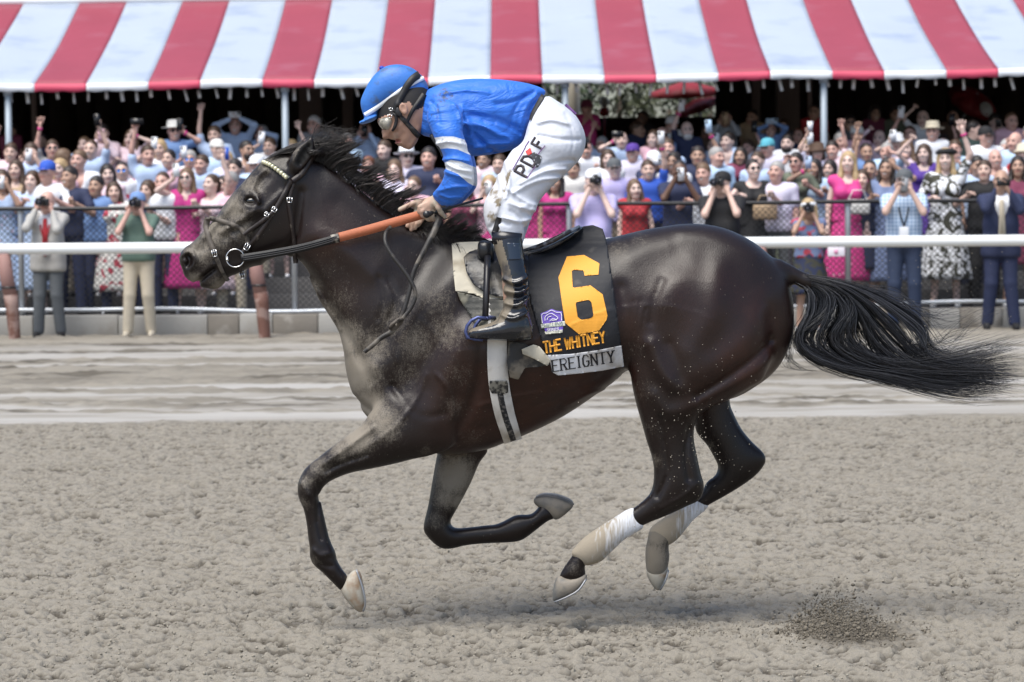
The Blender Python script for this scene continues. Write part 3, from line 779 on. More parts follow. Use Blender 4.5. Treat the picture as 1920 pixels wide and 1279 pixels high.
for s in (-1, 1):
    pts = [(s * (.033 + .024 * math.cos(a)), -.112 + .010 * abs(math.cos(a)) ** 2, .010 + .019 * math.sin(a)) for a in np.linspace(0, 2 * math.pi, 11)[:-1]]
    q.add(pts + [(x, y + .006, z) for x, y, z in pts], [tuple(range(10)), tuple(range(19, 9, -1))] + [(i, (i + 1) % 10, (i + 1) % 10 + 10, i + 10) for i in range(10)])
    q.tube([(s * .056, -.105, .014), (s * .080, -.05, .014), (s * .082, .02, .010)], .003, 4)
q.tube([(-.012, -.115, .014), (.012, -.115, .014)], .003, 4); SHADES = q.mesh('sunglasses', False)
def phone_mesh():
    q = MB(); q.box(-.037, .037, -.004, .004, -.075, .075); q.box(-.030, -.006, -.0065, -.0042, .038, .068, 1)
    for a, b in ((-.024, .060), (-.024, .046), (-.012, .053)): q.lathe([(.005, 0), (.005, .0015)], (0, 0, 0), 8, 1)
    return q.mesh('smartphone')
q = MB(); q.box(-.037, .037, -.004, .004, -.075, .075, 0); q.box(-.031, -.004, -.0065, -.0042, .036, .069, 1)
for a, b in ((-.024, .060), (-.024, .045), (-.011, .0525)): q.box(a - .005, a + .005, -.0085, -.0067, b - .005, b + .005, 1)
PHONE = q.mesh('smartphone')
def smin3(*a): return a
ARM_L1, ARM_L2 = .285, .25
def elbow(S, Wr, side, hint):
    S, Wr = Vector(S), Vector(Wr); d = Wr - S; L = d.length; mx = ARM_L1 + ARM_L2 - .004
    if L > mx: Wr = S + d * (mx / L); d = Wr - S; L = mx
    a = (ARM_L1 ** 2 - ARM_L2 ** 2 + L * L) / (2 * L); h = math.sqrt(max(ARM_L1 ** 2 - a * a, 0)); u = d / L
    hv = Vector(hint); hv = (hv - u * hv.dot(u)).normalized()
    return S + u * a + hv * h, Wr
POSE = {  # wrist targets (right side +x is image right) and elbow hints: left arm, right arm, hand shapes
    'stand': ((-.22, -.08, .84), (.22, -.08, .84), 'r', 'r'),
    'rail': ((-.20, -.30, 1.30), (.16, -.30, 1.30), 'r', 'r'),
    'phone2': ((-.075, -.27, 1.50), (.075, -.27, 1.50), 'g', 'g'),
    'phonehi': ((-.08, -.22, 1.70), (.08, -.22, 1.70), 'g', 'g'),
    'phoneL': ((-.10, -.28, 1.60), (.18, -.26, 1.28), 'g', 'r'),
    'phoneR': ((-.18, -.26, 1.28), (.10, -.28, 1.60), 'r', 'g'),
    'highL': ((-.16, -.14, 1.90), (.18, -.22, 1.20), 'g', 'r'),
    'highR': ((-.18, -.22, 1.20), (.16, -.14, 1.90), 'r', 'g'),
    'waveL': ((-.17, -.10, 1.92), (.18, -.22, 1.20), 'o', 'r'),
    'waveR': ((-.18, -.22, 1.20), (.17, -.10, 1.92), 'r', 'o'),
    'fistL': ((-.20, -.16, 1.76), (.18, -.22, 1.20), 'f', 'r'),
    'camera': ((-.085, -.18, 1.505), (.075, -.17, 1.495), 'g', 'g'),
    'clap': ((-.05, -.30, 1.34), (.09, -.30, 1.40), 'o', 'o'),
    'shadeR': ((-.18, -.22, 1.25), (.07, -.16, 1.62), 'r', 'g'),
    'cup': ((-.10, -.30, 1.24), (.2, -.1, .9), 'g', 'r'),
}
def hand(mb, f, Wp, dirv, side, shape, s):
    d = Vector(dirv).normalized(); P = Wp + d * .055 * s
    f.capsule(Wp, P, .025 * s, .030 * s, .02)
    out = Vector((side, 0, 0)); n = d.cross(out)
    if n.length < .2: n = Vector((0, -1, 0)).cross(d)
    n.normalize(); lat = n.cross(d).normalized()
    for k in range(4):
        off = lat * ((k - 1.5) * .019 * s); L = (.070, .078, .074, .058)[k] * s
        b = P + off + d * .012 * s
        if shape == 'o': e1 = b + d * L * .55 + off * .35; e2 = e1 + d * L * .45 + off * .35
        elif shape == 'f': e1 = b + d * .02 * s + n * .025 * s; e2 = e1 - d * .03 * s + n * .012 * s
        else: e1 = b + d * L * .45 + n * .012 * s; e2 = e1 + d * L * .12 + n * .034 * s
        mb.tube([b - d * .02 * s, e1, e2], [.0105 * s, .0095 * s, .0075 * s], 5)
    t0 = Wp + d * .02 * s - lat * side * .02 * s; t1 = t0 - lat * side * .028 * s + d * .028 * s; t2 = t1 + d * .03 * s - lat * side * .004 * s
    mb.tube([t0, t1, t2], [.013 * s, .011 * s, .008 * s], 5)
    return P + d * .03 * s, n, lat
_unit = {}
STATS = []
def person(px, pyt, row, sex, pose, skin, hair, hcol, hat, top, bottom, yaw, label, ex='', group='spectators crowded behind the fence', hold=None, pitch=4, htop=None):
    rx = random.Random(int(px * 7 + pyt))
    Y = ROWY(row) + rx.uniform(-.12, .12) * (row > 1) + (.0 if row else 0); zb = ROWZ(row)
    head = W(px, pyt, Y); H = head.z - zb; s = H / 1.735 if sex == 'm' else H / 1.73
    if s < .7 or s > 1.25: print('HEIGHT', label, round(H, 2), row)
    STATS.append((px, row, H, label))
    fm = sex == 'f'; vox = .022 if row <= 1 else .028
    sh = (.165 if fm else .19) * s; bw_ = math.radians(yaw * .35)
    wl, wr, sl, sr = POSE[pose]
    S_ = {-1: Vector((-sh, 0, 1.405 * s)), 1: Vector((sh, 0, 1.405 * s))}
    jit = lambda v: Vector(v) * s + Vector((rx.uniform(-.03, .03), rx.uniform(-.03, .03), rx.uniform(-.03, .03)))
    arms = {}
    for sd, wt in ((-1, wl), (1, wr)):
        hint = (sd * .9, .1, -.5) if wt[2] > 1.4 else (sd * .5, .6, -.4)
        if wt[2] > 1.8: hint = (sd * .9, -.2, -.1)
        if pose in ('camera', 'phone2', 'clap'): hint = (sd * .55, -.05, -1)
        arms[sd] = elbow(S_[sd] / s, jit(wt) / s, sd, hint); arms[sd] = (arms[sd][0] * s, arms[sd][1] * s)
    ys = [a.y for v in arms.values() for a in v] + [-.22]; zs = [a.z for v in arms.values() for a in v] + [1.75 * s]; xs = [abs(a.x) for v in arms.values() for a in v] + [.36]
    lo = (-max(xs) - .16, min(ys) - .18, -.03); hi = (max(xs) + .16, .30, max(zs) + .16)
    bf_ = Field(lo, hi, vox); tf = Field(lo, hi, vox); lf = Field(lo, hi, vox)
    mbh = MB()
    V3 = lambda x, y, z: (x * s, y * s, z * s)
    thin = .9 if fm else 1.0
    # torso
    bw2 = (.115 if fm else .135)
    def torso(f, g, waist=True):
        for a, b, ra, rb in (((-.06, 0, 1.34), (.06, 0, 1.34), .125, .125), ((-.05, .0, 1.14), (.05, .0, 1.14), bw2, bw2), ((-.07, .01, .96), (.07, .01, .96), .125, .125)):
            f.capsule(V3(*a), V3(*b), ra * s * thin + g, rb * s * thin + g, .06)
        f.capsule(V3(-.05, 0, 1.34), V3(-.06, .0, .98), .105 * s * thin + g, .11 * s * thin + g, .05); f.capsule(V3(.05, 0, 1.34), V3(.06, .0, .98), .105 * s * thin + g, .11 * s * thin + g, .05)
        for sd in (-1, 1): f.capsule(V3(0, .01, 1.42), S_[sd], .062 * s + g, .060 * s + g, .04)
        if fm:
            for sd in (-1, 1): f.ellipsoid(V3(sd * .075, -.105, 1.27), (.065 * s + g,) * 3, .04)
        elif 'belly' in ex: f.ellipsoid(V3(0, -.07, 1.06), (.15 * s + g,) * 3, .06)
    legs = {}
    for sd in (-1, 1):
        k = Vector(V3(sd * (.10 + .012 * rx.random()), -.02, .50)); a = Vector(V3(sd * (.115 + .03 * rx.random()), .01 + .05 * rx.uniform(-1, 1), .07)); legs[sd] = (Vector(V3(sd * .09, .01, .93)), k, a)
    shrink = -.016
    dress = bottom.startswith('dress') or bottom.startswith('skirt'); trous = not dress
    torso(bf_, shrink)
    for sd in (-1, 1):
        h_, k, a = legs[sd]; g = shrink if trous else 0
        bf_.capsule(h_, k, .082 * s + g, .056 * s + g, .03); bf_.capsule(k, a, .054 * s + g, .038 * s + g, .02); bf_.capsule(a - Vector((0, 0, .02 * s)), a + Vector((sd * .015, -.09, -.03)) * s, .024 * s, .018 * s, .02)
        E_, W_ = arms[sd]; long_ = 'long' in ex; g = shrink if long_ else 0
        bf_.capsule(S_[sd], E_, .048 * s * thin + shrink * (top != 'none') * .6, .040 * s * thin + g, .02); bf_.capsule(E_, W_, .041 * s * thin + g, .029 * s * thin + g * .5, .015)
    bf_.capsule(V3(0, .005, 1.36), V3(0, -.005, 1.56), .062 * s, .052 * s, .03)
    held = {}
    for sd, shp in ((-1, sl), (1, sr)):
        E_, W_ = arms[sd]; dv = (W_ - E_).normalized()
        if pose in ('phone2', 'phonehi', 'camera'): dv = (dv + Vector((-sd * .3, -.2, .7))).normalized()
        elif shp == 'o': dv = (dv + Vector((0, 0, .8))).normalized()
        elif shp == 'g' and pose != 'cup': dv = (dv * .6 + Vector((0, -.1, .7))).normalized()
        held[sd] = hand(mbh, bf_, W_, dv, sd, shp, s)
    Vb, Qb = bf_.mesh(2)
    # head on the neck
    smile = rx.random() < .55 or 'smile' in ex
    Vh, Qh, mh = HT[(int(fm), int(smile or 'shout' in ex))]
    pit = math.radians(-pitch + rx.uniform(-4, 4)); roll_ = math.radians(rx.uniform(-5, 5))
    Rh = Matrix.Rotation(math.radians(yaw) - bw_, 3, 'Z') @ Matrix.Rotation(roll_, 3, 'Y') @ Matrix.Rotation(pit, 3, 'X')
    hs = 1.06 * (s ** .35) * (1.0 if not fm else .97); hc = Vector((0, -.025 * s, H - .130 * hs))
    Hm = Matrix.Translation(hc) @ Rh.to_4x4() @ Matrix.Scale(hs, 4)
    Hn = np.array(Hm)
    Vh2 = Vh @ Hn[:3, :3].T + Hn[:3, 3]
    n1 = len(Vb); n2 = n1 + len(Vh2); Fs = [Qb, Qh + n1]
    me = mesh_from('person', np.concatenate([Vb, Vh2, np.array([tuple(v) for v in mbh.V])]), [tuple(q) for q in np.concatenate(Fs).tolist()] + [tuple(i + n2 for i in f_) for f_ in mbh.F])
    mi = np.concatenate([np.zeros(len(Qb), np.int32), mh, np.zeros(len(mbh.F), np.int32)])
    o = link('person', me, [mskin(skin), M_dark, M_lip, M_teeth])
    if len(me.polygons) == len(mi): me.polygons.foreach_set('material_index', mi)
    o.location = (head.x, Y, zb); o.rotation_euler = (0, 0, bw_)
    # keep the head on its photo position when the body turns
    off = Matrix.Rotation(bw_, 3, 'Z') @ hc; o.location.x = head.x - off.x
    tag(o, label, 'person', group)
    # top
    tm = cloth(*top.split('/'))
    if top != 'none' and not (dress and bottom.split(':')[-1] == 'same' and 'slip' in ex):
        torso(tf, .012)
        for sd in (-1, 1):
            E_, W_ = arms[sd]
            if 'bare' in ex: continue
            if 'long' in ex:
                tf.capsule(S_[sd], E_, .062 * s * thin, .054 * s * thin, .02); tf.capsule(E_, W_ * .94 + E_ * .06, .054 * s * thin, .042 * s * thin, .02)
            else: tf.capsule(S_[sd], S_[sd].lerp(E_, .62), .064 * s * thin, .062 * s * thin, .02)
        zcut = (.90 if trous else .95) * s
        if 'jacket' in ex: zcut = .78 * s; tf.capsule(V3(-.08, .0, .95), V3(-.09, .0, .84), .125 * s, .13 * s, .04); tf.capsule(V3(.08, .0, .95), V3(.09, .0, .84), .125 * s, .13 * s, .04)
        X_, Y_, Z_ = np.meshgrid(tf.x, tf.y, tf.z, indexing='ij', sparse=True)
        tf.F = np.maximum(tf.F, (zcut - Z_) + 0 * X_ + 0 * Y_).astype(np.float32)
        # neck opening
        tf.capsule(V3(0, -.02, 1.45), V3(0, -.02, 1.60), .0, .0, .001) if False else None
        r_ = np.sqrt(X_ ** 2 + (Y_ + .012 * s) ** 2) - (.062 if not 'bare' in ex else .10) * s
        tf.F = np.maximum(tf.F, -np.maximum(r_, (1.42 if 'bare' not in ex else 1.33) * s - Z_)).astype(np.float32)
        if 'vneck' in ex or 'jacket' in ex:
            vv = np.maximum(np.abs(X_) - np.clip((Z_ - 1.16 * s) * .38, 0, .08), Y_ + .05); vv = np.maximum(vv, 1.16 * s - Z_); 
            tf.F = np.maximum(tf.F, -vv).astype(np.float32)
        V, Q = tf.mesh(2)
        t_ = link('jacket' if 'jacket' in ex else ('bodice' if dress else 'shirt'), mesh_from('shirt', V, Q), tm, o)
    if 'jacket' in ex:
        uf = Field(lo, hi, vox); torso(uf, .003); X_, Y_, Z_ = np.meshgrid(uf.x, uf.y, uf.z, indexing='ij', sparse=True)
        uf.F = np.maximum(uf.F, (.92 * s - Z_) + 0 * X_ + 0 * Y_).astype(np.float32); V, Q = uf.mesh(2); link('shirt', mesh_from('shirt', V, Q), cloth('white'), o)
        q = MB(); q.add([V3(-.022, -.142, 1.41), V3(.022, -.142, 1.41), V3(.04, -.165, 1.02), V3(0, -.168, .96), V3(-.04, -.165, 1.02), V3(-.022, -.130, 1.41), V3(.022, -.130, 1.41), V3(.04, -.15, 1.02), V3(0, -.15, .96), V3(-.04, -.15, 1.02)], [(4, 3, 2, 1, 0), (5, 6, 7, 8, 9), (0, 1, 6, 5), (1, 2, 7, 6), (2, 3, 8, 7), (3, 4, 9, 8), (4, 0, 5, 9)]); q.build('tie', cloth('khaki' if 'goldtie' in ex else 'red'), o)
    # lower garment
    bm = tm if bottom.endswith('same') else cloth(*bottom.split(':')[-1].split('/'))
    if trous:
        for sd in (-1, 1):
            h_, k, a = legs[sd]
            lf.capsule(h_, k, .100 * s, .075 * s, .03); lf.capsule(k, a + Vector((0, 0, .0)), .074 * s, .066 * s, .02)
        lf.capsule(V3(-.06, .01, .97), V3(.06, .01, .97), .132 * s * thin, .132 * s * thin, .05)
        X_, Y_, Z_ = np.meshgrid(lf.x, lf.y, lf.z, indexing='ij', sparse=True)
        lf.F = np.maximum(lf.F, np.maximum(Z_ - 1.03 * s, (.035 * s if 'shorts' not in ex else .52 * s) - Z_) + 0 * X_ + 0 * Y_).astype(np.float32)
        V, Q = lf.mesh(2); link('shorts' if 'shorts' in ex else 'trousers', mesh_from('trousers', V, Q), bm, o)
        q = MB()
        for sd in (-1, 1):
            a = legs[sd][2]; q.lathe([(.0, -.072 * s), (.052 * s, -.07 * s), (.05 * s, -.03 * s), (.04 * s, .01 * s)], (a.x + sd * .012 * s, a.y - .06 * s, a.z), 12, sx=.85, sy=2.3)
        for sd in (-1, 1):
            a = legs[sd][2]; q2 = MB(); q2.lathe([(.002, -.072 * s), (.050 * s, -.07 * s), (.05 * s, -.045 * s), (.036 * s, .0)], (a.x + sd * .012 * s, a.y - .055 * s, a.z), 12, sx=.85, sy=2.4); q2.build('shoe', cloth('khaki' if 'tanshoe' in ex else 'white' if 'sneaker' in ex else 'black'), o, True)
    else:
        hem = .30 if 'maxi' in ex else .48
        n = 26; V = []; F = []
        for j in range(12):
            t = j / 11; z = (1.04 - (1.04 - hem) * t) * s; r = (.138 + .035 * math.sin(min(t * 2.2, 1.57)) + (.09 if 'maxi' in ex else .07) * t) * s
            for k in range(n):
                a = 2 * math.pi * k / n; rr = r * (1 + .055 * t * math.sin(a * 6 + 2 * t) + .03 * t * math.sin(a * 9 + px)); V.append((rr * 1.12 * math.cos(a), rr * .92 * math.sin(a) + .01, z))
        V += [(x * .985, y * .985, z) for x, y, z in V]; m_ = 12 * n
        for j in range(11):
            for k in range(n):
                a, b = j * n + k, j * n + (k + 1) % n; F += [(a + n, b + n, b, a), (m_ + a, m_ + b, m_ + b + n, m_ + a + n)]
        F += [(11 * n + (k + 1) % n, 11 * n + k, m_ + 11 * n + k, m_ + 11 * n + (k + 1) % n) for k in range(n)]
        q = MB(); q.add(V, F); q.build('skirt', bm, o, True)
        for sd in (-1, 1):
            a = legs[sd][2]; q2 = MB(); q2.lathe([(.002, -.072 * s), (.044 * s, -.07 * s), (.044 * s, -.045 * s), (.03 * s, -.02 * s)], (a.x + sd * .012 * s, a.y - .05 * s, a.z), 12, sx=.8, sy=2.3); q2.build('shoe', cloth('white'), o, True)
    # hair, hat, glasses
    def on_head(name, mesh, m, dz=0, sc=1.0):
        c = bpy.data.objects.new(name, mesh); COL.objects.link(c); c.parent = o; c.matrix_local = Hm @ Matrix.Translation((0, 0, dz)) @ Matrix.Scale(sc, 4)
        if not mesh.materials: mesh.materials.append(m)
        c.material_slots[0].link = 'OBJECT'; c.material_slots[0].material = m; return c
    if hair != 'bald': on_head('hair', HAIR[hair], mhair(hcol))
    if 'beard' in ex: on_head('beard', HAIR['beard'], mhair(hcol if 'wbeard' not in ex else 'white'))
    if 'shades' in ex: on_head('sunglasses', SHADES, M_glass)
    if 'mirror' in ex: on_head('sunglasses', SHADES, M_mirror)
    if 'specs' in ex: on_head('glasses', SHADES, mat('spec_lens', (.16, .11, .09), .1))
    if hat:
        kind, hc_ = hat.split(':'); h_ = on_head('cap' if kind == 'cap' else kind if kind in ('beret', 'visor') else 'hat', HATS[kind], cloth(hc_))
        if 'band' in ex: c = on_head('hat_band', HATBAND, cloth('black'))
    if 'lanyard' in ex:
        q = MB()
        for sd in (-1, 1): q.tube([V3(sd * .06, -.05, 1.46), V3(sd * .05, -.155, 1.30), V3(0, -.165, 1.12)], .010, 5, ell=.4)
        q.build('lanyard', cloth('red' if 'redlan' in ex else 'black'), o); q = MB(); q.box(-.05 * s, .05 * s, -.185 * s, -.175 * s, .98 * s, 1.12 * s); q.build('badge', cloth('white'), o, False, .004)
    if 'wrist' in ex:
        sd = -1 if wl[2] >= wr[2] else 1; E_, W_ = arms[sd]; d = (W_ - E_).normalized(); q = MB(); q.tube([W_ - d * .045, W_ - d * .015], .036 * s, 10); q.build('wristband', cloth('hot'), o)
    # things in the hands are things of their own
    if hold:
        kind, colr, lab = hold
        R = Matrix.Rotation(bw_, 3, 'Z'); L0 = o.location
        two = pose in ('phone2', 'phonehi', 'camera')
        sd = -1 if wl[2] >= wr[2] else 1
        if pose in ('phoneR', 'highR', 'shadeR'): sd = 1
        if pose == 'cup': sd = -1
        c = (held[-1][0] + held[1][0]) / 2 if two else held[sd][0] + Vector((-sd * .01, -.03, .03)) * s
        p = R @ c + L0
        if kind == 'phone':
            b = bpy.data.objects.new('smartphone', PHONE if not PHONE.users or True else None); COL.objects.link(b)
            if not PHONE.materials: PHONE.materials.append(cloth('black')); PHONE.materials.append(M_dark)
            b.material_slots[0].link = 'OBJECT'; b.material_slots[0].material = mat('phone_' + colr, C_[colr], .25)
            b.location = p + Vector((0, -.02, .0)); b.rotation_euler = (rx.uniform(-.15, .1), math.pi / 2 if 'landscape' in ex or pose == 'phonehi' else rx.uniform(-.1, .1), bw_); b.scale = (1.08,) * 3
            tag(b, lab, 'smartphone', 'phones held up by the spectators')
        elif kind == 'camera':
            e = empty('camera', R @ (hc + Rh @ Vector((0, -.135, .0))) + L0, bw_ + math.radians(yaw) - bw_); tag(e, lab, 'camera', 'cameras of the track photographers')
            big = 1.0 if colr != 'small' else .75
            q = MB(); q.box(-.072 * big, .072 * big, -.035, .035, -.05 * big, .042 * big); q.build('body', mat('camera_black', (.015, .015, .016), .4), e, False, .012)
            q = MB(); q.box(-.028 * big, .028 * big, -.03, .03, .042 * big, .072 * big); q.build('viewfinder_hump', mat('camera_black', (.015, .015, .016), .4), e, False, .008)
            q = MB(); M_ = Matrix.Rotation(math.pi / 2, 3, 'X'); pr_ = [(.038, .03), (.042, .06), (.042, .10), (.048, .115), (.048, .16), (.040, .16), (.038, .15)]
            q.lathe([(r * big, z) for r, z in pr_], (0, 0, 0), 16); q.V = [tuple(M_ @ Vector(v)) for v in q.V]; ln = q.build('lens', mat('lens_black', (.012, .012, .013), .35), e, True)
            q = MB(); q.lathe([(.001, .152), (.037 * big, .150)], (0, 0, 0), 16); q.V = [tuple(M_ @ Vector(v)) for v in q.V]; q.build('front_glass', mat('front_glass', (.03, .03, .05), .04, coat=1), ln, True)
        elif kind == 'cup':
            q = MB(); q.lathe([(.030, -.06), (.038, .06), (.036, .06), (.03, -.05)], p, 12); b = q.build('plastic_cup', cloth(colr), None, True); tag(b, lab, 'cup')
        elif kind == 'bag':
            q = MB(); pp = R @ Vector(V3(.10, -.24, 1.12)) + L0; q.box(pp.x - .15, pp.x + .15, pp.y - .05, pp.y + .05, pp.z - .10, pp.z + .09); b = q.build('handbag', cloth(colr), None, False, .03); q = MB(); q.tube([(pp.x - .12, pp.y, pp.z + .08), (pp.x - .06, pp.y - .02, pp.z + .20), (pp.x + .06, pp.y - .02, pp.z + .20), (pp.x + .12, pp.y, pp.z + .08)], .008, 6); q.build('strap', cloth(colr), b, True); tag(b, lab, 'handbag')
    return o
PG = 'photographers standing between rail and fence'
def ph(c, lab, kind='phone'): return (kind, c, lab)
